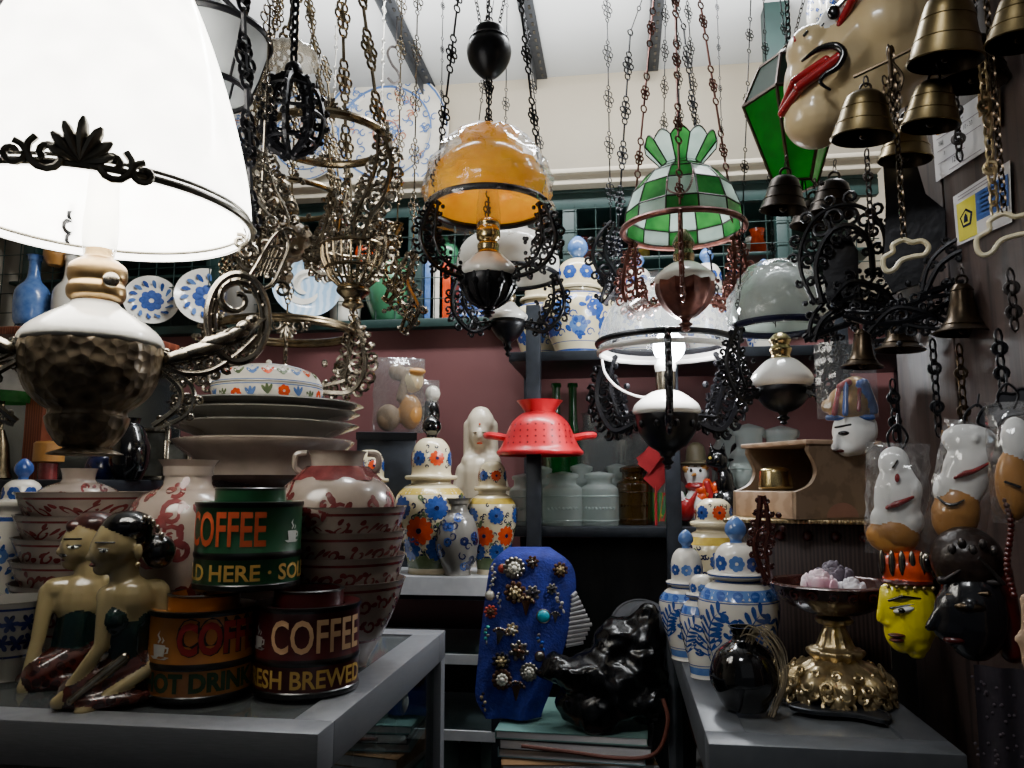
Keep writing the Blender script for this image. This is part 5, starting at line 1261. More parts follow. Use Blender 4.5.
def paper1(b, f):
    b.add([f(0, 0), f(.22, 0), f(.5, -.12), f(.62, .0), f(1, 0), f(1, 1), f(0, 1)], [tuple(range(7))], 0, False)
    b.add([f(0, 0, -.001), f(0, 1, -.001), f(1, 1, -.001), f(1, 0, -.001)], [(0, 1, 2, 3)], 0, False)
    rect(b, f, .08, .08, .19, .2, 1); rect(b, f, .11, .12, .19, .22, 2, .001)
    for k in range(3): rect(b, f, .24, .07 + k * .055, .5 if k < 2 else .62, .09 + k * .055, 3)
    wtext(b, f, '2023', .12, .42, .07, .55, 4); wtext(b, f, '10 - 33', .62, .42, .08, .55, 4); wtext(b, f, '3', .22, .63, .07, .55, 4); wtext(b, f, '12 - 33', .38, .86, .10, .55, 4)
    for (v, u0, u1) in ((.28, .08, .4), (.28, .55, .9), (.5, .08, .45), (.52, .55, .92), (.72, .08, .62), (.93, .3, .9)): rect(b, f, u0, v, u1, v + .015, 3)
onwall([(932, 127), (985, 91), (988, 149), (936, 182)], 'torn white stamped receipt pinned on the dark partition', 'pinned_paper', 'paper', paper1, [M_['paper'], mk('red stamp', '#b8342c', .6), mk('yellow stamp', '#d0a030', .6), mk('grey print', '#8a8088', .7), M_['letterb']])
def tag1(b, f):
    b.add([f(0, 0), f(1, 0), f(1, 1), f(0, 1)], [(0, 1, 2, 3)], 0, False)
    b.add([f(0, 0, .006), f(1, 0, .006), f(1, .6, .006), f(0, .6, .006)], [(0, 1, 2, 3)], 1, False)
    for k in range(4): b.add([f(0, k * .15, .0062), f(1, k * .15, .0062), f(1, k * .15 + .02, .0062), f(0, k * .15 + .02, .0062)], [(0, 1, 2, 3)], 0, False)
onwall([(983, 90), (1000, 80), (1001, 126), (985, 136)], 'tan cardboard tag hanging beside the torn receipt', 'cardboard_tag', 'tag', tag1, [mk('brown kraft', '#8a6a42', .7), mk('tan kraft', '#a8845a', .7)])
def cert(b, f):
    b.add([f(0, 0), f(1, 0), f(1, 1), f(0, 1)], [(0, 1, 2, 3)], 0, False); rect(b, f, .06, .2, .42, .95, 1); rect(b, f, .42, .2, .97, .72, 2); rect(b, f, .42, .72, .97, .95, 0)
    pent = [(.24 + .13 * math.sin(2 * pi * i / 5), .56 - .19 * math.cos(2 * pi * i / 5)) for i in range(5)]; b.add([f(u, v, .001) for u, v in pent], [tuple(range(5))], 3, False)
    pent = [(.24 + .095 * math.sin(2 * pi * i / 5), .56 - .14 * math.cos(2 * pi * i / 5)) for i in range(5)]; b.add([f(u, v, .0014) for u, v in pent], [tuple(range(5))], 1, False)
    b.add([f(u, v, .0018) for u, v in ((.20, .64), (.28, .64), (.27, .52), (.24, .46), (.21, .52))], [(0, 1, 2, 3, 4)], 3, False)
    for k in range(5): rect(b, f, .5, .26 + k * .08, .92 - .1 * (k % 2), .29 + k * .08, 4)
    for k in range(2): rect(b, f, .1, .06 + k * .06, .9, .08 + k * .06, 5)
onwall([(953, 197), (1010, 160), (1012, 222), (957, 246)], 'white, yellow and blue certificate with pentagon emblem on the partition', 'certificate', 'certificate', cert, [M_['paper'], mk('yellow print panel', '#d8cc2c', .6), mk('blue print panel', '#2c5aa8', .6), M_['navy'], mk('pale blue print', '#8aa8d0', .6), mk('grey print', '#8a8088', .7)])

# ------------------------------------------------------------------ bells
def bell(px, yb_, hw, h, a, mat, label, tilt=(0, 0), hang=30, group='brass bells by the partition', flare=False, ring_mat=None):
    t = T(px, yb_, a); s = t.s; t.empty('hanging_bell', label, 'bell', group); Hh = h * s; r = hw * s
    b = MB(); pr = bellprof(r, Hh)
    if flare: pr = [(r * .05, Hh), (r * .26, Hh * .98), (r * .36, Hh * .9), (r * .42, Hh * .6), (r * .52, Hh * .3), (r * .74, Hh * .1), (r, 0), (r * .95, -.001), (r * .68, Hh * .1), (r * .46, Hh * .3), (r * .34, Hh * .6), (r * .02, Hh * .9)]
    else: pr = [(r * .06, Hh), (r * .42, Hh * .98), (r * .58, Hh * .88), (r * .66, Hh * .72), (r * .78, Hh * .42), (r * .92, Hh * .12), (r, 0), (r * .95, -.001), (r * .86, Hh * .12), (r * .7, Hh * .42), (r * .56, Hh * .72), (r * .02, Hh * .9)]
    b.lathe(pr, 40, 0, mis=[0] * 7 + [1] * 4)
    for v in ((.62, .30) if not flare else (.86, .16)):
        b.torus((0, 0, Hh * v), float(np.interp(v, [0, .12, .42, .72, .88], [1, .92, .78, .66, .58]) if not flare else np.interp(v, [0, .1, .3, .6, .9], [1, .74, .52, .42, .36])) * r * 1.005, .7 * s, 0, 36, 5)
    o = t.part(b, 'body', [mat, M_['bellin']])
    c = MB(); c.tube([(0, 0, Hh * .85), (0, 0, Hh * .1)], .8 * s, 5); c.sph((0, 0, Hh * .05), 4 * s, 0, 10, 7); t.part(c, 'clapper', M_['bellin'])
    l = MB(); l.torus((0, 0, Hh + 4 * s), 5 * s, 1.3 * s, 0, 14, 6, Matrix.Rotation(pi / 2, 3, 'X')); t.part(l, 'loop', ring_mat or M_['bellin'])
    if hang: l = MB(); links(l, (0, 0, Hh + 8 * s), (0, 0, Hh + (8 + hang) * s), .011, .0010); t.part(l, 'chain', M_['irongrey'])
    t.root.rotation_euler = (tilt[0], tilt[1], t.rz); return t
bell(945, 62, 36, 66, .72, M_['bellbr'], 'largest dull brass bell beside the cream mask', (.12, .12), 60)
bell(863, 138, 31, 46, .74, M_['bellbr'], 'brass bell below the cream mask chin, nearer one of the bracket pair', (.08, .1), 6)
bell(930, 126, 28, 44, .745, M_['bellbr'], 'ridged brass bell of the bracket pair, next to the torn receipt', (.08, .14), 10)
bell(905, 160, 26, 40, .95, M_['bellbr'], 'brass bell hanging behind the ridged one of the bracket pair', (.05, .1), 20)
bell(1018, 42, 30, 48, .64, M_['bellbr'], 'brass bell cut by the picture corner above the tan tag', (.05, .1), 60)
bell(972, 82, 34, 44, .80, M_['bellin'], 'dark bronze bell hanging behind the largest brass bell', (.05, .1), 60)
bell(783, 210, 23, 34, 1.25, M_['bellin'], 'dark bronze bell directly under the green lantern', (.04, .1), 14, 'dark bells by the lantern')
bell(832, 214, 24, 34, 1.2, M_['bellin'], 'dark bronze bell below the cream mask chin, next to the lantern bell', (.04, .1), 14, 'dark bells by the lantern')
bell(812, 226, 22, 26, 1.32, M_['bellin'], 'dark bronze bell hanging between and behind the two dark bells', (.04, .1), 14, 'dark bells by the lantern')
bell(862, 367, 21, 38, 1.12, M_['bronze'], 'flared bronze bell above the white crowned mask, lowest of three', (.0, .06), 10, 'flared bronze bells', True)
bell(900, 350, 24, 42, 1.05, M_['bronze'], 'flared bronze bell in the middle of three on the iron brackets', (.0, .06), 8, 'flared bronze bells', True)
bell(963, 333, 28, 50, .92, M_['bronze'], 'largest flared bronze bell, under the scrolled iron bracket', (.0, .04), 8, 'flared bronze bells', True)
bell(787, 66, 17, 16, 1.4, M_['brass'], 'small shiny brass bell above the green lantern roof', (.2, .3), 40, 'dark bells by the lantern')
# spear bracket that carries the bell pair
t = T(890, 60, .74); s = t.s; b = MB(); b.tube([t.p(856, 69, 0), t.p(890, 60, 0), t.p(917, 52, 0)], 1.8 * s, 7)
b.tube([t.p(890, 88, 0), t.p(890, 54, 0), t.p(889, 44, 0)], [1.5 * s, 3 * s, .8 * s], 8); b.sph(t.p(890, 52, 0), (3.4 * s, 3.4 * s, 7 * s)); b.tube(catmull([t.p(890, 60), t.p(900, 78), t.p(897, 92)], 6), 1.5 * s, 6)
for k in range(3): links(b, t.p(884 + 6 * k, 74, 2), t.p(886 + 4 * k, 112, 0), .012, .0011)
b.tube([t.p(917, 52, 0), Matrix.Rotation(-t.rz, 3, 'Z') @ (on_x(962, 40, .426) - t.loc)], 1.8 * s, 7)
t.single(b, 'bell_bracket', M_['bronze'], 'bronze spear shaped bracket with chain bundle carrying two brass bells', 'bracket')
# bone coloured cloud shaped pulls on chains
def cloudpull(px, py, a, w_, mat, label, y_top, ceil=False):
    t = T(px, py, a); s = t.s; t.empty('cloud_pull', label, 'pull', 'cloud shaped pulls')
    q = [(-1, -.55), (-.92, .05), (-.5, .3), (-.42, .72), (.05, .9), (.38, .62), (.82, .55), (1.02, .1), (.8, -.3), (.3, -.28), (-.2, -.35), (-.55, -.78), (-.85, -.85)]
    pts = [(p.x, p.z) for p in catmull([(x * w_ * s, 0, y * w_ * .78 * s) for x, y in q], 5, True)]
    b = MB(); b.tube([(x, 0, z) for x, z in pts], 2.6 * s, 8, 0, True); t.part(b, 'loop', mat).rotation_euler.y = -.12
    b = MB(); links(b, (0, 0, w_ * .72 * s), (0, 0, CEIL - t.loc.z if ceil else t.z(y_top)), .011, .0011); t.part(b, 'chain', M_['bronze'])
cloudpull(905, 254, .74, 21, mk('bone resin', '#e8dcb8', .35, 0, '#d6c89e', 14), 'bone coloured cloud shaped pull hanging from the bell bracket chain', 47)
cloudpull(1006, 232, .72, 27, mk('bone resin', '#e8dcb8', .35), 'larger bone coloured cloud shaped pull in front of the certificate', -40, True)

# ------------------------------------------------------------------ cast iron brackets on the partition
def bracket(name, label, pieces, a, seed, mat=IR, group='cast iron wall brackets'):
    t = T(pieces[0][0][0], pieces[0][0][1], a); b = MB(); s = t.s; f = lambda x, y: Vector((x, 0, y))
    for k, (path, w_, n_, side) in enumerate([(p[2], p[1], p[3], p[4]) for p in pieces]):
        fil(b, [(t.x(x), t.z(y)) for x, y in path], w_ * s, 2.0 * s, n_, seed + k, side, f, 0, True, 6)
    return t, b
def bracket_single(label, pieces, a, seed, plate_=None):
    t, b = bracket('', label, pieces, a, seed)
    if plate_: b.prism([t.p(x, y, 6) for x, y in plate_], .006)
    t.single(b, 'iron_bracket', IR, label, 'bracket', 'cast iron wall brackets')
bracket_single('black iron bracket with broad back plate behind the bone pull', [((905, 300), 16, [(848, 310), (880, 322), (920, 318), (950, 300), (960, 285)], 6, 1), ((905, 300), 16, [(870, 330), (895, 308), (925, 316), (945, 330)], 5, -1)], 1.0, 41,
               [(893, 158), (906, 150), (922, 156), (930, 196), (946, 214), (944, 244), (926, 262), (918, 284), (894, 290), (886, 270), (890, 240), (893, 200)])
bracket_single('black iron scroll bracket over the largest flared bell', [((960, 290), 14, [(930, 288), (945, 262), (972, 250), (990, 262), (992, 284), (975, 296)], 7, 1), ((960, 290), 12, [(925, 290), (960, 283), (1000, 280), (1016, 270)], 5, -1)], .95, 47)
bracket_single('black iron scroll bracket beside the bagged glass shade', [((840, 330), 15, [(815, 340), (825, 318), (850, 305), (875, 318), (880, 332), (862, 340)], 7, 1), ((840, 330), 12, [(806, 338), (842, 326), (880, 318), (905, 326)], 5, 1)], 1.18, 52)
bracket_single('black openwork iron sconce below the dark lantern bells', [((850, 260), 22, [(822, 300), (818, 262), (832, 232), (852, 226), (868, 244), (870, 280)], 9, 1), ((850, 280), 18, [(830, 300), (850, 282), (876, 292), (890, 312)], 6, -1)], 1.15, 55, [(822, 236), (850, 232), (858, 250), (856, 292), (842, 300), (826, 292)])
# iron chains down the partition
for k, (px, y0, y1, a, m_, lb) in enumerate(((896, 380, 440, .96, IR, 'black iron chain ending at the first bagged white mask'), (939, 340, 436, .90, IR, 'black iron chain ending at the second bagged white mask'), (966, 345, 440, .93, M_['bronze'], 'thin bronze chain behind the second bagged mask'), (1003, 330, 392, .80, IR, 'black iron chain above the metal cloud plate'),
                                             (995, 60, 215, .74, M_['gold'], 'brass chain hanging in front of the tan tag'), (872, 150, 240, 1.12, M_['irongrey'], 'grey chain against the dark partition edge'), (1015, 270, 330, .78, M_['irongrey'], 'grey chain beside the certificate corner'), (960, 90, 160, .88, M_['irongrey'], 'grey chain behind the torn receipt'), (928, 20, 60, .8, M_['irongrey'], 'grey chain bundle beside the largest brass bell'))):
    t = T(px, y1, a); b = MB(); links(b, (0, 0, 0), (0, 0, t.z(y0)), .016, .0014, 0, 0, 5)
    for zz in (.3, .7): b.torus((0, 0, t.z(y0) * zz), .006, .0022, 0, 12, 6, Matrix.Rotation(pi / 2, 3, 'X'))
    t.single(b, 'hanging_chain', m_, lb, 'chain', 'chains on the partition')

# ------------------------------------------------------------------ masks
t = T(858, 140, .90); w = t
t.empty('carved_mask', 'large cream lacquered mask with red lips hanging above the brass bells', 'mask', 'carved masks')
CM = [M_['cream'], M_['red'], M_['black'], M_['white']]
pr = [E(w, 885, 46, 16, 66, 62, 66, 0, (0, .6, 0)), E(w, 905, 0, 10, 56, 54, 56, 0), E(w, 828, 82, 4, 38, 40, 50, 0, (0, -.25, 0)), E(w, 822, 48, -8, 28, 32, 26, 0, (0, .3, 0)), E(w, 820, 110, 2, 32, 34, 31, 0), E(w, 855, 88, 12, 48, 46, 46, 0, (0, .6, 0)), E(w, 888, 44, -24, 34, 28, 34, 0), C(w, (845, 70, 0), (900, 20, 0), 44, 44),
      C(w, (788, 104, -10), (808, 92, -32), 4, 5, 1), C(w, (808, 92, -34), (846, 76, -43), 5.5, 6, 1), C(w, (788, 99, -8), (803, 83, -30), 3, 4, 1), C(w, (803, 83, -30), (834, 74, -39), 4, 5, 1),
      E(w, 842, 30, -33, 15, 8, 10, 3, (0, -.5, 0)), E(w, 843, 30, -40, 6, 4, 7.5, 2), C(w, (848, 41, -37), (868, 14, -46), 3.5, 5.5, 1), C(w, (868, 14, -46), (912, -14, -46), 6.5, 7, 1), C(w, (832, 38, -36), (856, 20, -41), 1.3, 1.3, 2), C(w, (818, 42, -39), (815, 45, -39), 1.4, 1.4, 2), C(w, (806, 46, -35), (805, 42, -35), 1.3, 1.3, 1)]
pr += CC(w, [(812, 69, -38), (828, 64, -44), (843, 66, -47), (850, 75, -47), (844, 86, -47), (832, 91, -46), (828, 97, -45), (836, 104, -42)], [1.2, 3, 4, 4, 3.4, 2.6, 2, 1.2], 2)
blob('face', pr, CM, .0022, t.root, smooth=9)
b = MB(); b.tube([t.p(880, -20, 30), t.p(890, -60, 40)], .002, 6); t.part(b, 'cord', M_['black'])

def topeng(px, yb_, a, label, face, crown, parts, prims, voxel=.0019):
    t = T(px, yb_, a); t.empty('carved_mask', label, 'mask', 'carved masks'); m = prims(t)
    blob('face', m[0], face, voxel, t.root); blob('crown', m[1], crown, voxel, t.root); return t
YL = mk('lemon yellow lacquer', '#e8d80c', .3, 0, '#d2c008', 10, coat=.4)
t = topeng(910, 652, .90, 'bright yellow mask with red crown hanging below the bagged masks', [YL, M_['black'], M_['white'], M_['dred']], [M_['orange'], M_['silverbr'], M_['dred'], M_['gold'], M_['black']], None,
  lambda w: ([E(w, 915, 610, 0, 23, 24, 42), E(w, 905, 630, -6, 18, 16, 22), E(w, 916, 640, -2, 14, 14, 14), C(w, (890, 588, -12), (885, 618, -17), 4, 4), E(w, 892, 622, -15, 6, 6, 3.5), E(w, 898, 605, -8, 14, 14, 26), E(w, 899, 632.5, -21, 8, 5, 2.2, 3), E(w, 899, 637.5, -20, 7, 5, 2.6, 3), E(w, 907, 607, -22, 10, 4.5, 3, 2, (0, -.25, 0)), E(w, 905, 607.5, -25, 3.6, 3, 2.8, 1), C(w, (895, 606, -22), (916, 601, -22), 1, 1, 1), C(w, (894, 599, -20), (906, 594, -24), 1.2, 1.9, 1), C(w, (906, 594, -24), (922, 595, -21), 1.9, .8, 1), E(w, 916, 654, 0, 8, 10, 4)],
             [E(w, 913, 570, 4, 26, 27, 22, 0), E(w, 912, 582, 0, 25, 26, 5, 2), C(w, (934, 580, 0), (940, 618, 12), 7, 6, 4)] + [E(w, 890 + k * 9, 562, -20 + abs(k - 2) * 2, 3.4, 3, 13, 1) for k in range(6)] + [E(w, 894 + k * 8, 585, -24 + abs(k - 2) * 2, 2, 2, 2, 3) for k in range(6)] + [E(w, 930, 560, -16, 6, 4, 10, 1), E(w, 930, 560, -19, 3, 3, 5, 4)]))
t = topeng(972, 665, .83, 'dark brown wooden mask with pointed nose beside the yellow mask', [mk('near black lacquer', '#15161c', .25, 0, '#0c0c10', 14, coat=.5), M_['bronze'], M_['dred']], [mk('carved dark wood', '#33251f', .35, .1, '#120c0a', 60, bump=.6), M_['irongrey'], M_['dred']], None,
  lambda w: ([E(w, 976, 612, 0, 32, 28, 48), C(w, (952, 600, -14), (937, 627, -20), 5, 4.5), E(w, 958, 628, -10, 20, 16, 16), E(w, 962, 615, -10, 22, 16, 30), E(w, 974, 604, -24, 14, 6, 5, 1), E(w, 974, 603, -27, 6, 4, 4), E(w, 958, 638, -20, 10, 6, 4, 2), C(w, (955, 594, -18), (990, 590, -22), 2, 3, 1)],
             [E(w, 974, 560, 4, 34, 30, 34, 0), C(w, (950, 580, -14), (1000, 580, -12), 4, 4, 1), C(w, (985, 556, -22), (955, 578, -22), 2, 2, 1), C(w, (985, 556, -22), (1004, 580, -16), 2, 2, 1), C(w, (1000, 570, 8), (1008, 650, 14), 14, 12, 2)] + [E(w, 962 + k * 9, 548 - (k % 2) * 6, -22, 4, 4, 5, 1) for k in range(5)]))
t = topeng(850, 456, 1.2, 'white face mask with tall red, blue and gold crown at the partition edge', [M_['white'], M_['black'], M_['dred']], [mk('crown gold paint', '#b88a3a', .35, .2, '#6a4a1a', 60), M_['red'], M_['blue'], M_['white']], None,
  lambda w: ([E(w, 855, 432, 0, 21, 19, 24), C(w, (840, 430, -12), (836, 448, -15), 2.6, 4), E(w, 848, 448, -5, 12, 12, 9), E(w, 870, 430, -4, 7, 8, 14), E(w, 846, 434, -16, 6, 3, 2.4, 1), C(w, (838, 428, -14), (852, 426, -17), 1, 1.4, 1), E(w, 842, 451, -12, 5, 4, 2, 2)],
             [E(w, 854, 405, 2, 24, 22, 22, 0), E(w, 858, 388, 2, 14, 14, 12, 0), C(w, (848, 415, -21), (850, 385, -14), 3, 2.4, 2), C(w, (838, 414, -16), (844, 388, -13), 3, 2.4, 1), C(w, (852, 384, -12), (845, 388, -13), 4, 4, 1), C(w, (866, 386, -12), (874, 412, -10), 6, 5, 2), C(w, (832, 418, -10), (872, 419, -12), 3, 3, 2), E(w, 830, 406, -4, 5, 5, 7, 0), C(w, (860, 412, -20), (862, 392, -15), 2, 2, 1)]), .003)
b = MB(); q = random.Random(3); s = t.s
vs = []; n = 7
for j in range(n):
    for i in range(n): u = -1 + 2 * i / (n - 1); v = j / (n - 1); vs.append((u * 28 * s, (-27 + 8 * u * u) * s + q.uniform(-.003, .003), t.z(345) * v + t.z(420) * (1 - v)))
b.add(vs, [(j * n + i, j * n + i + 1, j * n + n + i + 1, j * n + n + i) for j in range(n - 1) for i in range(n - 1)], 0, False)
t.part(b, 'clear_bag', clear('thin cloudy plastic', '#f4f6f6', .4, .15, 1., 26, .12, '#c8ccd0'))

def bagmask(px, y0, y1, a, hw, tilt, label, prims, seed):
    t = T(px, y1, a); t.empty('bagged_mask', label, 'mask', 'white and tan masks in clear bags'); s = t.s; q = random.Random(seed)
    blob('mask', prims(t), [M_['white'], M_['ochre'], M_['red'], M_['black']], .0018, t.root)
    n = 11; b = MB(); hh = t.z(y0); vs = []
    for sg in (-1, 1):
        for j in range(n):
            for i in range(n):
                u = -1 + 2 * i / (n - 1); v = j / (n - 1); d = (1 - u * u) * (1 - .9 * abs(2 * v - 1) ** 4)
                vs.append((u * hw * s * (1 + q.uniform(-.05, .05)), sg * d * 20 * s + q.uniform(-.0025, .0025), hh * (v * 1.06 - .03)))
    b.add(vs, [(g * n * n + j * n + i, g * n * n + j * n + i + 1, g * n * n + j * n + n + i + 1, g * n * n + j * n + n + i) for g in (0, 1) for j in range(n - 1) for i in range(n - 1)], 0, False)
    t.part(b, 'clear_bag', M_['plastic'])
    b = MB(); b.tube(catmull([(-6 * s, 0, hh * .96), (-9 * s, 0, hh + 10 * s), (0, 0, hh + 22 * s), (9 * s, 0, hh + 10 * s), (4 * s, 0, hh * .96)], 6), 1.3 * s, 6); b.tube([(0, 0, hh + 20 * s), (0, .02, hh + 34 * s)], 1.2 * s, 5); t.part(b, 'hook', IR)
    t.root.rotation_euler = (0, tilt, t.rz); return t
bagmask(897, 446, 552, .90, 29, .06, 'bagged white and tan mask above the yellow mask', lambda w: [E(w, 897, 500, 0, 22, 10, 40, 0), E(w, 884, 520, 0, 12, 9, 14, 0), E(w, 910, 520, 0, 12, 9, 14, 0), E(w, 912, 490, 0, 8, 8, 14, 0), E(w, 894, 464, 0, 15, 10, 18, 0), E(w, 893, 536, 0, 25, 12, 19, 1), E(w, 897, 478, -11, 2.4, 3, 4.5, 2), *CC(w, [(888, 508, -11), (896, 504, -12), (902, 501, -12), (911, 496, -10)], [2, 3.4, 2.6, 1.4], 2), C(w, (893, 468, -11), (897, 461, -11), 1, 1, 3), E(w, 909, 505, 0, 7, 9, 24, 0)], 3)
bagmask(952, 424, 545, .85, 27, .22, 'bagged white and tan mask tilted beside the first, over the dark mask', lambda w: [E(w, 953, 470, 0, 22, 10, 38, 0), E(w, 936, 490, 0, 10, 9, 16, 0), E(w, 970, 448, 0, 12, 9, 12, 0), E(w, 952, 440, 0, 27, 9, 18, 0), E(w, 950, 513, 0, 22, 13, 30, 1), *CC(w, [(944, 478, -12), (952, 472, -13), (959, 468, -12), (970, 458, -10)], [1.6, 3, 2.4, 1.2], 2), *CC(w, [(932, 500, -10), (940, 505, -14), (948, 504, -15), (955, 498, -13)], [.8, 1.5, 1.5, .8], 3), E(w, 956, 436, -10, 3, 3, 5, 0)], 7)
bagmask(1018, 405, 520, .76, 22, .0, 'bagged tan and white mask at the picture edge below the cloud plate', lambda w: [E(w, 1022, 440, 0, 14, 9, 24, 0), E(w, 1016, 485, 0, 16, 11, 36, 1), C(w, (1010, 482, -12), (1022, 487, -13), 1.4, 1.4, 3)], 9)
t = T(1012, 412, .79); s = t.s
pts = [(p.x, p.z) for p in catmull([(x * 30 * s, 0, y * 24 * s) for x, y in [(-1, -.4), (-.8, .2), (-.45, .35), (-.3, .8), (.1, .75), (.3, .95), (.7, .7), (.9, .2), (.8, -.2), (.3, -.1), (-.2, -.2), (-.5, -.6)]], 5, True)]
b = MB(); b.tube([(x, 0, z) for x, z in pts], 1.6 * s, 6, 0, True); b.prism([(x * .95, 0, z * .95) for x, z in pts], .003, 1)
t.single(b, 'metal_cloud_plate', [IR, mk('dull tin', '#7a7a7e', .3, .9, '#4a4a4e', 30)], 'dull tin cloud shaped plate with black rim above the edge mask', 'plate')
# patterned dark cloth and wooden figure at the edge
t = T(1006, 765, .80); s = t.s; b = MB(); n = 14; vs = []
for j in range(n + 1):
    for i in range(n + 1): u = i / n; v = j / n; vs.append(((-22 + 50 * u - 6 * (1 - v)) * s, math.sin(u * 11) * 3 * s + 4 * s, -t.loc.z * (1 - v) + t.z(668) * v))
b.add(vs, [(j * (n + 1) + i, j * (n + 1) + i + 1, j * (n + 1) + n + 2 + i, j * (n + 1) + n + 1 + i) for j in range(n) for i in range(n)]); q = random.Random(2)
for k in range(40):
    i = q.randrange(1, n * n); v = vs[i + i // n]; b.sph((v[0], v[1] - .001, t.z(q.uniform(672, 766))), (1.6 * s, .6 * s, 1.6 * s), 1, 6, 4)
t.single(b, 'patterned_cloth', [mk('dark plum cloth', '#221a24', .85, 0, '#17121a', 60), mk('pale print dots', '#4a4048', .8)], 'dark plum cloth with pale dots hanging below the dark mask', 'cloth')
t = T(1026, 650, .74); w = t
o = blob('wooden_figure', [C(w, (1028, 655, 0), (1030, 610, 0), 8, 7), C(w, (1034, 700, 6), (1028, 655, 0), 9, 8), E(w, 1030, 600, 0, 8, 8, 9), C(w, (1018, 640, -4), (1028, 632, 0), 4, 5), ('c', tuple(t.p(1034, 700, 6)), (t.x(1036), 0, -t.loc.z + .01), 9 * t.s, 9 * t.s, 0)], [M_['palewood']], .004, None, t.loc, t.rz); tag(o, 'tan carved wooden figure peeking in beside the dark mask', 'figurine')
b = MB(); t = T(1015, 590, .76); q = random.Random(4)
for k in range(20): b.sph(t.p(1013 + math.sin(k * .35) * 3, 500 + k * 5, q.uniform(-2, 2)), 3.4 * t.s, 0, 8, 6)
b.tube([t.p(1013 + math.sin(k * .35) * 3, 500 + k * 5) for k in range(20)], .001, 5); t.single(b, 'bead_string', M_['dred'], 'dark red bead string hanging below the edge mask', 'beads')
# ------------------------------------------------------------------ hanging oil lamps
def l_ring(t, y, hw, rt, mat, name='gallery_ring', dbl=0, flat=1.):
    b = MB(); b.torus((0, 0, t.z(y)), hw * t.s, rt * t.s, 0, 64, 8)
    if dbl: b.torus((0, 0, t.z(y) + dbl * t.s), hw * t.s * .985, rt * .7 * t.s, 0, 64, 8)
    return t.part(b, name, mat)
def l_lathe(t, prof, mat, name, n=48, sm=5, thick=0., flute=0., nf=12, parent=None):
    o = smooth(t.pr(prof), sm) if sm else t.pr(prof)
    if thick: o = o + [(max(.0004, r - thick), z + .0005) for r, z in reversed(o)]
    b = MB(); b.lathe(o, n, 0, flute=flute, nf=nf); return t.part(b, name, mat, parent)
def l_arms(t, path, w, tr, n, azs, mat, seed, side=-1, sub=True):
    mesh = None
    for az in azs:
        if mesh is None:
            b = MB(); fil(b, [(hw * t.s, t.z(y)) for hw, y in path], w * t.s, tr * t.s, n, seed, side, radial(0), 0, True, 5)
            o = t.part(b, 'arm', mat); mesh = o.data
        else:
            o = bpy.data.objects.new('arm', mesh); COL.objects.link(o); o.parent = t.root
        o.rotation_euler.z = az
def l_chains(t, y0, hw0, y1, hw1, azs, mat, seg=.06, orn=0., r=.0014, link=False, seed=1, name='chain', ztop=None):
    z1 = t.z(y1) if ztop is None else ztop - t.loc.z
    for k, az in enumerate(azs):
        f = radial(az); b = MB(); p0 = f(hw0 * t.s, t.z(y0)); p1 = f(hw1 * t.s, z1)
        if link: links(b, p0, p1, seg, r)
        else: rods(b, p0, p1, seg, r, 0, orn, seed + k)
        t.part(b, name, mat)
def to_ceiling(t, z_local, mat, r=.0016, hw=9, name='hanger'):
    b = MB(); top = CEIL - .001 - t.loc.z; b.tube([(0, 0, z_local), (0, 0, top - .02)], r, 6); b.lathe([(.0005, top - .03), (hw * t.s * .6, top - .025), (hw * t.s, top)], 24); b.torus((0, 0, z_local), .012, .003, 0, 14, 6, Matrix.Rotation(pi / 2, 3, 'X'))
    return t.part(b, name, mat)
D = math.radians
def finial(b, t, y0, y1, hw):
    b.lathe(smooth(t.pr([(hw, y0), (hw * .5, y0 + (y1 - y0) * .3), (hw * .9, y0 + (y1 - y0) * .5), (hw * .4, y0 + (y1 - y0) * .7), (hw * .55, y0 + (y1 - y0) * .85), (.5, y1)]), 4), 20)
def palm(b, t, cx, cy, dy, k, mi=0, n=7):
    """cast palmette standing on the ring"""
    for i in range(n):
        a = pi / 2 + (i - (n - 1) / 2) * .42; L = k * (1 - .11 * abs(i - (n - 1) / 2)); base = t.p(cx, cy, dy)
        pts = [base + Vector((math.cos(a) * L * t.s * q, -.25 * q * q * k * t.s * .4, math.sin(a) * L * t.s * q)) for q in (0, .3, .6, .85, 1)]
        b.tube(pts, [k * t.s * q for q in (.06, .13, .17, .14, .05)], 8, mi, False, .6)
    for sg in (-1, 1):
        f = flatmap(t.p(cx, cy, dy)); b.tube([f(*p) for p in spiral(sg * k * .62 * t.s, k * .05 * t.s, k * .42 * t.s, pi / 2 - sg * .6, 1.3, -sg, 16)], k * .085 * t.s, 7, mi)
        b.tube([f(*p) for p in spiral(sg * k * 1.25 * t.s, -k * .05 * t.s, k * .28 * t.s, pi / 2, 1.2, sg, 14)], k * .075 * t.s, 7, mi)

# ---- the lit lamp
t = T(85, 456, .85); s = t.s
t.empty('hanging_oil_lamp', 'largest hanging lamp, lit, with glowing white shade and embossed brass bowl', 'lamp', 'hanging oil lamps')
M_['lit'] = opal('glowing opal glass', '#fffdf8', 4.4, .4)
l_lathe(t, [(146, 222), (148, 214), (146, 190), (140, 158), (125, 105), (103, 45), (80, -5), (56, -45), (40, -68), (34, -80), (36, -100)], M_['lit'], 'shade', 64, 5, .003)
DS = mk('dull silvered ring', '#8a8578', .35, .9, '#4e4a42', 40)
l_ring(t, 219, 149, 3.4, DS, dbl=7)
b = MB(); palm(b, t, 66, 217, -149, 40); t.part(b, 'palmette', DS)
l_lathe(t, [(22, 302), (27, 298), (28, 290), (26, 284), (28, 278), (27, 268), (20, 262), (14, 258), (13, 250)], mk('burner brass', '#c4a578', .3, 1., '#8a7048', 20), 'burner', 40)
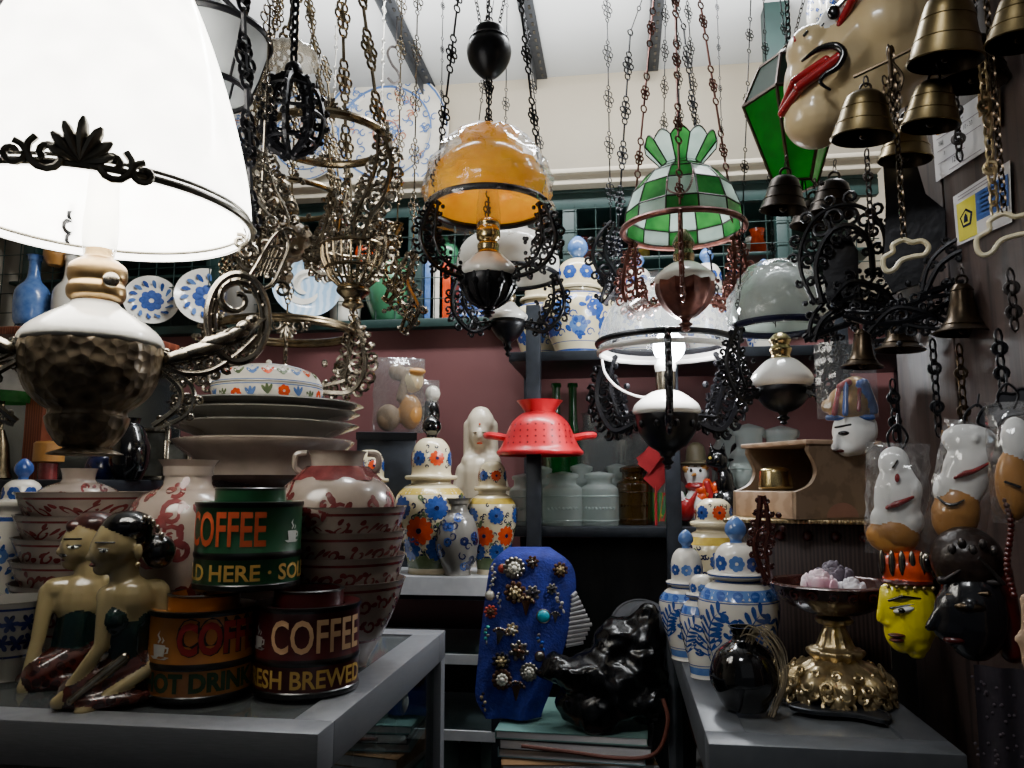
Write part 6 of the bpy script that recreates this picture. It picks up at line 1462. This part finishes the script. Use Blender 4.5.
b = MB(); b.sph(t.p(97, 285, -30), (8 * s, 3 * s, 8 * s), 0, 16, 8); b.tube([t.p(97, 285, -34), t.p(97, 285, -16)], 1.6 * s, 6); t.part(b, 'wick_knob', M_['silverbr'])
l_lathe(t, [(13, 262), (17, 235), (15, 190), (13, 110), (12, 20)], M_['lampglass'], 'chimney', 32)
l_lathe(t, [(22, 303), (27, 308), (43, 318), (59, 330), (66, 339), (67, 345), (62, 348)], M_['fontw'], 'font', 56)
l_lathe(t, [(63, 345), (66, 349), (65, 360), (63, 374), (56, 392), (43, 406), (36, 411), (36, 416), (38, 419), (34, 432), (25, 445), (20, 448), (30, 452), (32, 455), (.5, 456)], M_['emboss'], 'bowl', 64, 4, 0, .018, 20)
for az, sg in ((0, 1), (pi, -1)):
    b = MB(); f = radial(0); q = random.Random(3)
    M = Matrix.Rotation(pi / 2, 3, 'X'); c = f(140 * s, t.z(304))
    b.torus(c, 44 * s, 4.8 * s, 0, 40, 8, M, .72, 1.12); b.torus(c, 35 * s, 2.6 * s, 0, 36, 6, M, .72, 1.12)
    for k in range(16):
        a = k / 16 * 2 * pi; b.sph(c + Vector((39 * s * .72 * math.cos(a), -2 * s, 39 * s * 1.12 * math.sin(a))), (2.6 * s, 3 * s, 2.6 * s), 0, 7, 5)
    b.tube([f(x, z) for x, z in spiral(137 * s, t.z(284), 24 * s, pi * .1, 1.2, 1, 18)], [4.5 * s] * 10 + [3.2 * s] * 9, 8)
    # reclining winged beast along the branch
    for (x, y, rx, rz_, ry) in ((104, 342, 30, 9, 9), (122, 330, 24, 9, 9), (138, 322, 18, 9, 8), (84, 350, 24, 8, 8), (148, 313, 11, 8, 8), (155, 305, 8, 6, 7)):
        b.sph(f(x * s, t.z(y)), (rx * s, ry * s, rz_ * s), 0, 12, 8, (0, -.35, 0))
    for k in range(5): b.tube(catmull([f((120 + k * 7) * s, t.z(334 - k * 2)), f((132 + k * 8) * s, t.z(318 - k * 3)) + Vector((0, -4 * s, 0)), f((150 + k * 6) * s, t.z(312 - k * 3))], 5), [3 * s] * 5 + [2 * s] * 6, 6)
    fil(b, [(62 * s, t.z(350)), (82 * s, t.z(366)), (112 * s, t.z(364)), (140 * s, t.z(344)), (160 * s, t.z(322))], 17 * s, 2.4 * s, 8, 9, 1, f, 0, True, 6)
    fil(b, [(64 * s, t.z(366)), (84 * s, t.z(384)), (82 * s, t.z(404)), (60 * s, t.z(424))], 13 * s, 2.2 * s, 4, 19, 1, f, 0, True, 6)
    o = t.part(b, 'arm', SV); o.rotation_euler.z = az
    # lyre shaped link between arm and ring
    b = MB(); L0 = [(p.x, p.z) for p in catmull([(150 * s, 0, t.z(262)), (158 * s, 0, t.z(244)), (172 * s, 0, t.z(216)), (184 * s, 0, t.z(204)), (192 * s, 0, t.z(220)), (184 * s, 0, t.z(244)), (176 * s, 0, t.z(262)), (162 * s, 0, t.z(270))], 5, True)]
    b.tube([f(*p) for p in L0], 2.4 * s, 7, 0, True)
    for k in range(5): b.tube([f((158 + 4 * k) * s, t.z(258 - k * 2)), f((168 + 4.2 * k) * s, t.z(224 + abs(k - 2) * 2))], 1.3 * s, 5)
    for k in range(3): b.tube([f(157 * s + k * 4 * s, t.z(250 - k * 13)), f(184 * s + k * 2 * s, t.z(246 - k * 13))], 1.3 * s, 5)
    for (x, y, r_, a0, d_) in ((146, 232, 12, 0, 1), (138, 222, 9, 2, -1), (190, 208, 9, 1, 1), (186, 268, 11, 3, -1), (150, 268, 10, 2, 1)): b.tube([f(*p) for p in spiral(x * s, t.z(y), r_ * s, a0, 1.3, d_, 14)], 2.2 * s, 6)
    b.torus(f(172 * s, t.z(196)), 6 * s, 2 * s, 0, 14, 6, M)
    o = t.part(b, 'link', SV); o.rotation_euler.z = az
l_chains(t, 214, 152, -260, 108, (D(2), D(100), D(178)), IR, .05, .012, .0034, seed=4)
b = MB(); b.torus((0, 0, t.z(-262)), 108 * s, .003, 0, 48, 6)
for k in (2, 100, 178): b.tube([radial(D(k))(108 * s, t.z(-262)), (0, 0, t.z(-262))], .0025, 6)
t.part(b, 'canopy', IR)
to_ceiling(t, t.z(-262), IR)

# ---- yellow shade lamp
t = T(488, 318, 1.35); s = t.s; AZ = (D(-28), D(208), D(90))
t.empty('hanging_oil_lamp', 'hanging lamp with amber yellow glass shade in a plastic bag and black iron frame', 'lamp', 'hanging oil lamps')
sh = l_lathe(t, [(59, 208), (61, 197), (60, 184), (53, 169), (42, 158), (33, 152), (28, 147), (28, 141), (31, 135)], M_['opaly'], 'shade', 56, 5, .002)
def bagover(t, prof, mat, seed, n=30, parent=None):
    q = random.Random(seed); b = MB(); pr = smooth(t.pr(prof), 4); vs = []; 
    for j, (r, z) in enumerate(pr):
        for i in range(n): a = 2 * pi * i / n; rr = r * (1 + .05 * math.sin(i * 2.2 + j * .9) + q.uniform(-.03, .03)); vs.append((rr * math.cos(a), rr * math.sin(a), z))
    b.add(vs, [(j * n + i, j * n + (i + 1) % n, j * n + n + (i + 1) % n, j * n + n + i) for j in range(len(pr) - 1) for i in range(n)], 0, False)
    t.part(b, 'plastic_wrap', mat, parent)
bagover(t, [(65, 216), (66, 200), (64, 180), (57, 162), (46, 147), (34, 136), (18, 131)], M_['wrap'], 3, parent=sh)
l_ring(t, 208, 60, 3.4, IR)
l_lathe(t, [(9, 240), (12, 228), (12, 208), (9, 184), (8, 166)], M_['lampglass'], 'chimney', 28)
l_lathe(t, [(14, 255), (11, 252), (11, 245), (9, 242), (12, 238), (12, 231), (10, 227), (11, 223), (7, 219), (1, 218)], M_['goldb'], 'burner', 32)
l_lathe(t, [(12, 254), (16, 257), (26, 266), (30, 272), (29, 276), (25, 278)], M_['fontw'], 'font')
b = MB(); b.lathe(smooth(t.pr([(26, 276), (27, 279), (24, 291), (16, 302), (8, 307), (7, 309)]), 4), 40); finial(b, t, 307, 318, 8)
for k in range(12):
    a = k / 12 * 2 * pi; f = radial(a); b.tube([f(x, z) for x, z in t.pr([(27, 277), (27, 287), (20, 300), (9, 307)])], 1.6 * s, 5); b.sph(f(25.5 * s, t.z(286)), 4 * s, 0, 7, 5)
t.part(b, 'bowl', IR)
l_arms(t, [(60, 209), (70, 230), (74, 252), (58, 274), (27, 281)], 15, 1.5, 9, AZ, IR, 11)
l_chains(t, 206, 60, -40, 30, AZ, IR, .062, .008, .0022, seed=2)
b = MB(); b.lathe(smooth(t.pr([(1, 79), (9, 76), (20, 64), (23.5, 51), (20, 41), (18, 38), (16, 30), (8, 27), (1, 26)]), 4), 36); b.torus((0, 0, t.z(41)), 20.5 * s, .8 * s, 0, 32, 5); t.part(b, 'counterweight', IR)
for k in range(3): f = radial(k * 2.1 + .4); b = MB(); links(b, f(10 * s, t.z(28)), f(26 * s, t.z(-42)), .012, .0011); t.part(b, 'pulley_chain', IR)
b = MB(); rods(b, (0, 0, t.z(128)), (0, 0, t.z(80)), .03, .0022, 0, .006); t.part(b, 'smoke_bell_hook', IR)
b = MB(); b.torus((0, 0, t.z(-42)), 30 * s, 2.4 * s, 0, 40, 6); 
for k in range(3): b.tube([radial(k * 2.1 + .4)(30 * s, t.z(-42)), (0, 0, t.z(-80))], .0018, 6)
t.part(b, 'canopy', IR); to_ceiling(t, t.z(-80), IR)

# ---- white shade lamp behind it
t = T(508, 357, 1.72); s = t.s; AZ = (D(-20), D(200), D(95))
t.empty('hanging_oil_lamp', 'small hanging lamp with white opal shade half hidden behind the amber one', 'lamp', 'hanging oil lamps')
l_lathe(t, [(50, 277), (52, 262), (46, 246), (32, 236), (22, 232), (20, 226)], M_['opalw'], 'shade', 48, 5, .002); l_ring(t, 277, 50, 2.4, IR)
l_lathe(t, [(6, 303), (8, 298), (7, 292), (9, 288), (4, 282)], M_['brass'], 'burner', 24); l_lathe(t, [(7, 303), (10, 307), (19, 315), (19, 319), (16, 321)], M_['fontw'], 'font')
b = MB(); b.lathe(smooth(t.pr([(17, 320), (18, 326), (12, 336), (5, 342)]), 4), 32); finial(b, t, 340, 357, 5); t.part(b, 'bowl', IR)
l_arms(t, [(50, 277), (58, 298), (56, 318), (38, 334), (17, 326)], 13, 1.3, 8, AZ, IR, 21); l_chains(t, 276, 50, -30, 12, AZ, IR, .07, .008, .0014, seed=8); to_ceiling(t, t.z(-32), IR)

# ---- stained glass lamp
t = T(686, 332, 1.5); s = t.s; AZ = (D(-92), D(28), D(152))
t.empty('hanging_oil_lamp', 'hanging lamp with green and white stained glass shade and copper frame', 'lamp', 'hanging oil lamps')
N = 12; rows = t.pr([(60, 229), (58, 214), (50, 193), (37, 178), (23, 170), (20, 166)]); b = MB(); L = MB()
for j in range(len(rows) - 1):
    for i in range(N):
        q4 = []
        for (jj, ii) in ((j, i), (j, i + 1), (j + 1, i + 1), (j + 1, i)):
            a = 2 * pi * (ii + .5) / N; q4.append(Vector((rows[jj][0] * math.cos(a), rows[jj][0] * math.sin(a), rows[jj][1])))
        b.add(q4, [(0, 1, 2, 3)], (i + j) % 2 if j != 3 else (i // 2) % 2, False)
        if j < len(rows) - 1: L.tube([q4[0], q4[3]], .9 * s, 5)
        L.tube([q4[0], q4[1]], .9 * s, 5)
for i in range(N // 2 * 2):
    a0 = 2 * pi * (i + .5) / N; a1 = a0 + 2 * pi / N; r0, z0 = 20 * s, t.z(166); pts = []
    for k in range(7):
        u = k / 6; am = a0 + (a1 - a0) * u; rr = 37 * s; zz = t.z(148) + 8 * s * math.sin(pi * u); pts.append(Vector((rr * math.cos(am), rr * math.sin(am), zz)))
    base = [Vector((r0 * math.cos(a), r0 * math.sin(a), z0)) for a in (a1, a0)]
    b.add(pts + base, [tuple(range(9))], i % 2, False); L.tube(pts + base, .8 * s, 5, 0, True)
so = t.part(b, 'shade', [M_['tg'], M_['tw']]); t.part(L, 'lead_lines', M_['lead'], so)
l_ring(t, 230, 61, 3.2, M_['copper'])
l_lathe(t, [(12, 266), (10, 262), (11, 256), (9, 250), (11, 244), (8, 236), (4, 230)], M_['brass'], 'burner', 28); l_lathe(t, [(13, 264), (18, 267), (29, 276), (30, 281), (27, 284)], M_['fontw'], 'font')
b = MB(); b.lathe(smooth(t.pr([(28, 282), (28, 292), (22, 306), (12, 316), (8, 318)]), 4), 40, 0, flute=.05, nf=10); finial(b, t, 317, 332, 8); t.part(b, 'bowl', M_['copper'])
l_arms(t, [(61, 230), (70, 256), (72, 284), (56, 306), (28, 300)], 17, 1.6, 10, AZ, M_['copper'], 31)
l_chains(t, 228, 61, -30, 24, AZ, M_['copper'], .07, .007, .0024, seed=5); l_chains(t, 168, 18, -30, 10, (D(0), D(180), D(270)), IR, .04, .007, .0013, seed=9, name='inner_chain')
b = MB(); b.torus((0, 0, t.z(-32)), 26 * s, 3 * s, 0, 36, 6); b.lathe(t.pr([(26, -30), (18, -40), (3, -46)]), 32); t.part(b, 'canopy', IR); to_ceiling(t, t.z(-46), IR)
# draped chain over its shade
t = T(680, 200, 1.385); b = MB(); pts = [t.p(668, 178, 4), t.p(668, 188, 0), t.p(676, 194, -3), t.p(686, 193, -3), t.p(692, 182, 0), t.p(694, 168, 8)]; pp = catmull(pts, 6)
for k in range(len(pp) - 1): links(b, pp[k], pp[k + 1], .007, .0008)
t.single(b, 'draped_chain', mk('rosy chain', '#8a6a68', .4, .8), 'rosy chain draped over the front of the stained glass shade', 'chain')

# ---- lit lamp in the middle, iron arms
t = T(668, 470, 1.66); s = t.s; AZ = (D(-88), D(32), D(148))
t.empty('hanging_oil_lamp', 'lit hanging lamp with black ring and bare bright bulb below the stained glass one', 'lamp', 'hanging oil lamps')
l_ring(t, 343, 68, 3.4, IR); b = MB(); b.torus((0, 0, t.z(352)), 67 * s, 3 * s, 0, 56, 8); b.lathe(t.pr([(67, 352), (60, 347)]), 56); t.part(b, 'white_rim', M_['fontw'])
l_lathe(t, [(66, 346), (67, 336), (58, 312), (40, 292), (26, 284), (24, 276)], clear('frosted lamp glass', '#f4f6f4', .25, .05, 0, 20, .06, '#e4e8e6'), 'shade', 48)
b = MB(); b.sph(t.p(672, 347, 0), (16 * s, 16 * s, 17 * s), 0, 20, 14); bu = t.part(b, 'bulb', mk('white hot bulb', '#ffffff', .3, emit=60, ecol='#f4f6ff'))
l_lathe(t, [(10, 372), (11, 366), (9, 360), (8, 356)], M_['fontw'], 'socket', 24)
l_lathe(t, [(9, 392), (10, 384), (10, 372)], M_['silverbr'], 'burner', 24); l_lathe(t, [(11, 391), (18, 394), (30, 403), (34, 410), (33, 414), (29, 415)], M_['fontw'], 'font')
b = MB(); b.lathe(smooth(t.pr([(31, 413), (31, 420), (27, 434), (18, 446), (9, 452), (7, 456)]), 4), 44); finial(b, t, 454, 470, 7)
for k in range(10): b.sph(radial(k / 10 * 2 * pi)(30.5 * s, t.z(425)), (3 * s, 3 * s, 4 * s), 0, 8, 5)
t.part(b, 'bowl', IR)
l_arms(t, [(68, 344), (84, 372), (84, 402), (64, 428), (32, 420)], 21, 2.4, 11, AZ, IR, 41); l_chains(t, 342, 68, 20, 34, (D(32), D(148)), IR, .055, .010, .0024, seed=6); l_chains(t, 20, 34, -20, 10, (D(32), D(148)), IR, .05, 0, .0016, seed=6, name='upper_chain')
to_ceiling(t, t.z(-20), IR)
b = MB(); b.tube(catmull([t.p(603, 356, 10), t.p(607, 372, 6), t.p(622, 388, 2), t.p(645, 397, -2), t.p(662, 392, 0), t.p(670, 378, 0)], 8), 1.3 * s, 6); t.part(b, 'cord', M_['fontw'])
BULB = t.loc + Matrix.Rotation(t.rz, 3, 'Z') @ t.p(672, 347, 0)

# ---- lamp with bagged white shade by the partition
t = T(784, 425, 1.42); s = t.s; AZ = (D(-30), D(215), D(95))
t.empty('hanging_oil_lamp', 'hanging lamp with frosty white shade in plastic and navy ring near the partition', 'lamp', 'hanging oil lamps')
sh = l_lathe(t, [(46, 326), (47, 312), (42, 294), (31, 280), (24, 274), (22, 268)], opal('frosty grey glass', '#e4eae6', 0, .45), 'shade', 48, 5, .002)
bagover(t, [(48, 332), (51, 314), (46, 292), (36, 276), (27, 266), (14, 262)], M_['plasticm'], 9, parent=sh); l_ring(t, 327, 47, 3.6, mk('navy enamel', '#1a1c3c', .3, .3))
l_lathe(t, [(11, 360), (9, 356), (11, 350), (9, 345), (11, 340), (6, 334)], M_['goldb'], 'burner', 28); l_lathe(t, [(12, 359), (17, 362), (27, 372), (31, 380), (29, 385), (24, 388)], M_['fontw'], 'font')
b = MB(); b.lathe(smooth(t.pr([(26, 386), (26, 394), (18, 406), (7, 412)]), 4), 40); finial(b, t, 411, 425, 7); t.part(b, 'bowl', IR)
l_arms(t, [(47, 327), (60, 350), (62, 376), (48, 400), (26, 394)], 15, 1.6, 9, AZ, IR, 51); l_chains(t, 326, 47, -10, 16, AZ, IR, .07, .006, .0013, seed=12); to_ceiling(t, t.z(-12), IR)

# ---- brass chandeliers beside the lit lamp
t = T(322, 312, 1.4); s = t.s; AZ = (D(-35), D(70), D(190))
t.empty('hanging_lamp_frame', 'brass lamp frame with wide ring and ribbed basket, its shade missing', 'lamp', 'brass lamp frames')
l_ring(t, 140, 62, 4.6, BR); 
for az in (D(-90), D(-20), D(200), D(90)):
    bb_ = MB(); palm(bb_, t, 322, 138, -62, 15, 0, 5); t.part(bb_, 'palmette', SV).rotation_euler.z = az + pi / 2
b = MB(); bx_ = 30 * s
for k in range(22): a = k / 22 * 2 * pi; f = lambda r, z, a=a: Vector((bx_ + r * math.cos(a), r * math.sin(a), z)); b.tube([f(x, z) for x, z in t.pr([(33, 246), (32, 258), (24, 276), (13, 286)])], 1.2 * s, 5)
for (hw, y) in ((33, 246), (28, 268), (14, 285)): b.torus((bx_, 0, t.z(y)), hw * s, 1.8 * s, 0, 36, 6)
b.lathe(smooth(t.pr([(14, 284), (17, 290), (9, 298), (11, 304), (3, 308), (.5, 312)]), 4), 28, 0, (bx_, 0, 0)); t.part(b, 'basket', BR)
l_arms(t, [(66, 140), (76, 172), (70, 205), (52, 228), (46, 250)], 22, 1.9, 11, AZ, SV, 61); l_arms(t, [(50, 210), (62, 232), (60, 262), (40, 286)], 16, 1.7, 8, (D(-15), D(180)), SV, 63)
l_chains(t, 138, 62, -50, 26, AZ, BR, .07, .013, .0034, seed=15); to_ceiling(t, t.z(-52), BR)
t = T(284, 402, 1.66); s = t.s; AZ = (D(-18), D(198), D(90))
t.empty('hanging_lamp_frame', 'brass lamp frame low behind the covered tureen with scrolled side brackets', 'lamp', 'brass lamp frames')
l_ring(t, 333, 68, 3.2, BR, dbl=4); b = MB(); palm(b, t, 284, 338, -68, -15, 0, 5); t.part(b, 'palmette', SV)
b = MB(); b.lathe(smooth(t.pr([(28, 376), (34, 382), (30, 392), (14, 400), (.5, 402)]), 4), 40); t.part(b, 'bowl', M_['emboss'])
l_arms(t, [(70, 322), (78, 344), (80, 372), (66, 392), (34, 392)], 18, 2.0, 10, AZ, SV, 65); l_chains(t, 330, 70, 60, 30, AZ, BR, .05, .011, .0024, seed=17); to_ceiling(t, t.z(58), BR)
t = T(283, 290, 1.52); s = t.s; AZ = (D(-40), D(30), D(140), D(220))
t.empty('hanging_lamp_frame', 'tarnished brass lamp frame with embossed bowl between lit lamp and ribbed basket', 'lamp', 'brass lamp frames')
l_ring(t, 200, 58, 3, BR); b = MB(); b.lathe(smooth(t.pr([(16, 224), (26, 232), (28, 244), (20, 256), (9, 262), (7, 270), (10, 276), (3, 286), (.5, 290)]), 4), 44); t.part(b, 'bowl', M_['emboss'])
l_lathe(t, [(14, 226), (12, 218), (13, 210), (9, 200)], M_['brass'], 'burner', 28)
l_arms(t, [(58, 200), (66, 226), (60, 252), (44, 266), (24, 258)], 18, 1.9, 10, AZ, SV, 71); l_chains(t, 198, 58, -20, 14, AZ, BR, .05, .010, .0022, seed=19); to_ceiling(t, t.z(-22), BR)
# black openwork ball
t = T(290, 158, 1.12); s = t.s; t.empty('openwork_counterweight', 'black cast iron openwork ball hanging on a chain in front of the brass ring', 'ornament')
b = MB()
for k in range(7): fil(b, [(x, z) for x, z in t.pr([(4, 156), (24, 144), (31, 118), (24, 90), (8, 76)])], 9 * s, 1.9 * s, 7, 80 + k, 1, radial(k / 7 * 2 * pi), 0, True, 5)
for (hw, y) in ((24, 144), (31, 118), (24, 92)): b.torus((0, 0, t.z(y)), hw * s, 1.6 * s, 0, 30, 5)
b.sph((0, 0, t.z(70)), 9 * s, 0, 12, 8); t.part(b, 'ball', IR); b = MB(); links(b, (0, 0, t.z(62)), (0, 0, CEIL - t.loc.z), .02, .0026, 0, 0, 5); t.part(b, 'chain', IR)
t = T(290, 66, 1.25); s = t.s; t.empty('smoke_bell', 'fluted clear glass smoke bell hanging above the black openwork ball', 'smoke bell')
l_lathe(t, [(26, 64), (27, 58), (22, 50), (10, 46), (2, 44)], clear('fluted bell glass', '#efeae0', .4, .04, .2, 40, .3, '#cfc8ba'), 'bell', 56, 4, 0, .06, 16); b = MB(); links(b, (0, 0, t.z(44)), (0, 0, CEIL - t.loc.z), .016, .0014); t.part(b, 'chain', M_['irongrey'])
# banded grey shade behind the lit lamp
t = T(205, 95, 1.0); s = t.s; t.empty('banded_lampshade', 'grey frosted lampshade with black bands partly behind the lit lamp', 'lampshade')
l_lathe(t, [(42, 92), (50, 72), (60, 38), (44, 24), (20, 10), (8, -2)], opal('grey frosted glass', '#aeb2b4', 0, .4), 'shade', 48, 0)
b = MB(); b.torus((0, 0, t.z(38)), 60 * s, 3.6 * s, 0, 48, 6); b.torus((0, 0, t.z(92)), 43 * s, 3 * s, 0, 44, 6)
for k in range(6): a = k * pi / 3; f = radial(a); b.tube([f(x, z) for x, z in t.pr([(43, 92), (50, 72), (60, 38), (30, 10), (6, -8)])], 1.5 * s, 5)
t.part(b, 'bands', IR); to_ceiling(t, t.z(-8), IR)
# ornate brass chains hanging free
for k, (px, y0, a, m_, lb) in enumerate(((412, 330, 1.5, SV, 'ornate silvered brass chain hanging beside the green vase'), (396, 300, 1.62, BR, 'ornate brass chain behind the ribbed basket'), (262, 196, .98, SV, 'ornate pale brass chain close beside the glowing shade'), (332, 176, 1.75, mk('white chain', '#c8c4ba', .4, .4), 'white link chain in front of the wall plates'), (380, 190, 1.8, MATS['white chain'], 'second white link chain in front of the largest wall plate'), (441, 150, 1.7, IR, 'thin black chain pair beside the largest wall plate'), (722, 140, 1.8, IR, 'thin black rod chain beside the stained glass crown'), (612, 300, 1.7, IR, 'ornate black chain hanging beside the steel rack, in front of the cream jar'))):
    t = T(px, y0, a); b = MB(); top = CEIL - t.loc.z; rods(b, (0, 0, 0), (0, 0, top), .055, .0016 if k not in (5, 6) else .0012, 0, .010 if k in (0, 1, 2, 7) else .004, k)
    if k in (0, 1, 7):
        f = lambda x, y: Vector((x, 0, y)); fil(b, [(-8 * t.s, -4 * t.s), (6 * t.s, 20 * t.s), (-6 * t.s, 50 * t.s), (4 * t.s, 80 * t.s)], 14 * t.s, 1.7 * t.s, 6, 90 + k, 1, f)
    t.single(b, 'ornate_chain', m_, lb, 'chain', 'chains hanging from the ceiling')
q = P(392, 74, 2.3); b = MB(); s = dep(74, 2.3) / F; f = lambda x, y: Vector((x * s, 0, -y * s))
b.tube(catmull([f(4, -28), f(-2, -29), f(-5, -22), f(0, -10), f(6, -2), f(8, 6), f(2, 10), f(-4, 4)], 5), 1.3 * s, 6); b.tube([f(4, -28), f(4, -60)], .6 * s, 5); b.tube([f(4, -60), f(4, -(CEIL - q.z) / s)], .6 * s, 5)
tag(b.build('wire_hook', M_['irongrey'], None, q, 0), 'grey wire hook hanging near the largest wall plate', 'hook')

# ---- green lantern
t = T(796, 188, 1.36); s = t.s; t.empty('green_lantern', 'hexagonal green glass lantern with dark frame behind the cream mask', 'lantern')
prof = [(20, 186), (48, 104), (30, 66), (14, 56)]; rr = t.pr(prof); b = MB(); g = MB(); g2 = MB()
for i in range(6):
    a0, a1 = i * pi / 3 + .25, (i + 1) * pi / 3 + .25; V = lambda j, a: Vector((rr[j][0] * math.cos(a), rr[j][0] * math.sin(a), rr[j][1]))
    g.add([V(0, a0), V(0, a1), V(1, a1), V(1, a0)], [(0, 1, 2, 3)], 0, False)
    g2.add([V(1, a0), V(1, a1), V(2, a1), V(2, a0)], [(0, 1, 2, 3)], 0, False); g2.add([V(2, a0), V(2, a1), V(3, a1), V(3, a0)], [(0, 1, 2, 3)], 0, False)
    for j in range(3): b.tube([V(j, a0), V(j + 1, a0)], 1.8 * s, 5)
    for j in range(3): b.tube([V(j, a0), V(j, a1)], 2.2 * s if j == 1 else 1.6 * s, 5)
t.part(g, 'glass_panes', opal('lantern green glass', '#0f8a1c', .12, .5, '#0c6a16')); t.part(g2, 'roof', mk('dark green tin roof', '#1c3a2a', .8, 0)); b.torus((0, 0, t.z(50)), 6 * s, 1.4 * s, 0, 14, 6, Matrix.Rotation(pi / 2, 3, 'X')); t.part(b, 'frame', mk('bronze lantern frame', '#4a3a30', .4, .7))
b = MB(); links(b, (0, 0, t.z(44)), (0, 0, CEIL - t.loc.z), .018, .0018); t.part(b, 'chain', IR)
# tall dark post and blue white ornaments at the top corner
q, _ = on_plane(778, 100, CY + .05); slab('trim_2', (q.x - .035, CY + .01, ZT + .056), (q.x + .035, CY + .08, CEIL), M_['teal'])
for k, (px, py, hw, h, a, lb) in enumerate(((816, 34, 8, 44, 1.7, 'narrow blue and white ornament hanging above the carved mask cheek'), (836, 26, 12, 40, 1.6, 'wide blue and white ornament hanging above the carved mask forehead'))):
    t = T(px, py, a); t.empty('porcelain_pendant', lb, 'ornament', 'blue and white hanging ornaments'); s = t.s; pr = smooth(ph(t, [(hw * .4, 0), (hw, h * .3), (hw * .9, h * .7), (hw * .4, h)]), 4); b = MB(); b.lathe([(.0005, 0)] + pr, 24); q_ = random.Random(k)
    for j in range(26): z = q_.uniform(.1, .9) * h * s; deco(b, rz_of(pr), strip(spiral(q_.uniform(-1.5, 1.5) * hw * s, z, hw * .25 * s, j, 1, 1, 8), hw * .06 * s), 1)
    t.part(b, 'body', [M_['white_cer'], M_['blue']]); b = MB(); links(b, (0, 0, h * s), (0, 0, CEIL - t.loc.z), .02, .0014); t.part(b, 'chain', IR)
# small green and white shade at the edge
t = onw(-4, 1.9); yb_ = t.py; s = t.s; t.empty('table_lamp', 'small white and green glass lamp cut off beside the red wooden post', 'lamp')
l_lathe(t, [(25, 392), (17, 380), (5, 366)], M_['opalw'], 'shade', 32, 0); l_lathe(t, [(24, 403), (25, 392)], M_['tg'], 'green_border', 32, 0)
b = MB(); b.tube([(0, 0, t.z(368)), (0, 0, t.z(440))], 2.4 * s, 8); b.lathe(t.pr([(4, 430), (9, 445), (12, yb_ - 8), (14, yb_ - 2), (13, yb_), (.5, yb_)]), 24); t.part(b, 'stem', M_['brass'])
# ------------------------------------------------------------------ lights and camera
def area(name, loc, rot, sx, sy, p, col=(1, 1, 1)):
    l = bpy.data.lights.new(name, 'AREA'); l.shape = 'RECTANGLE'; l.size = sx; l.size_y = sy; l.energy = p; l.color = col
    o = bpy.data.objects.new(name, l); COL.objects.link(o); o.location = loc; o.rotation_euler = rot; return o
area('ceiling_tube_light', (.0, 1.72, 2.74), (D(14), 0, 0), 1.6, .12, 46, (.95, .98, 1))
area('ceiling_bounce', (-.2, 2.0, 2.5), (pi, 0, 0), 1.8, .5, 23, (1, .99, .97))
l = bpy.data.lights.new('shop_spot', 'SPOT'); l.energy = 26; l.spot_size = D(52); l.spot_blend = .8; l.shadow_soft_size = .12; l.color = (.96, .98, 1); o = bpy.data.objects.new('shop_spot', l); COL.objects.link(o); o.location = (-.25, .1, 2.35); o.rotation_euler = (Vector((.30, 1.0, 1.32)) - o.location).to_track_quat('-Z', 'Y').to_euler()
l = bpy.data.lights.new('bulb_light', 'POINT'); l.energy = 12; l.shadow_soft_size = .03; l.color = (.94, .97, 1); o = bpy.data.objects.new('bulb_light', l); COL.objects.link(o); o.location = BULB + Vector((0, -.06, .02))
area('front_fill', (.5, -1.2, 2.3), (D(62), 0, D(12)), 2.6, 1.6, 1.1, (.95, .98, 1))  # added fill from behind the camera, lifts the front shadows
w = bpy.data.worlds.new('World'); SC.world = w; w.use_nodes = True
w.node_tree.nodes['Background'].inputs[0].default_value = (.8, .88, 1, 1); w.node_tree.nodes['Background'].inputs[1].default_value = .035
cd = bpy.data.cameras.new('Camera'); cd.sensor_width = 36; cd.lens = F / 1024 * 36; cd.clip_start = .02
co = bpy.data.objects.new('Camera', cd); COL.objects.link(co); co.location = CAM; co.rotation_euler = (pi / 2 + PITCH, 0, YAW); SC.camera = co
SC.view_settings.view_transform = 'AgX'; SC.view_settings.look = 'AgX - Base Contrast'; SC.view_settings.exposure = 0.02
SC.cycles.transparent_max_bounces = 24; SC.cycles.max_bounces = 8
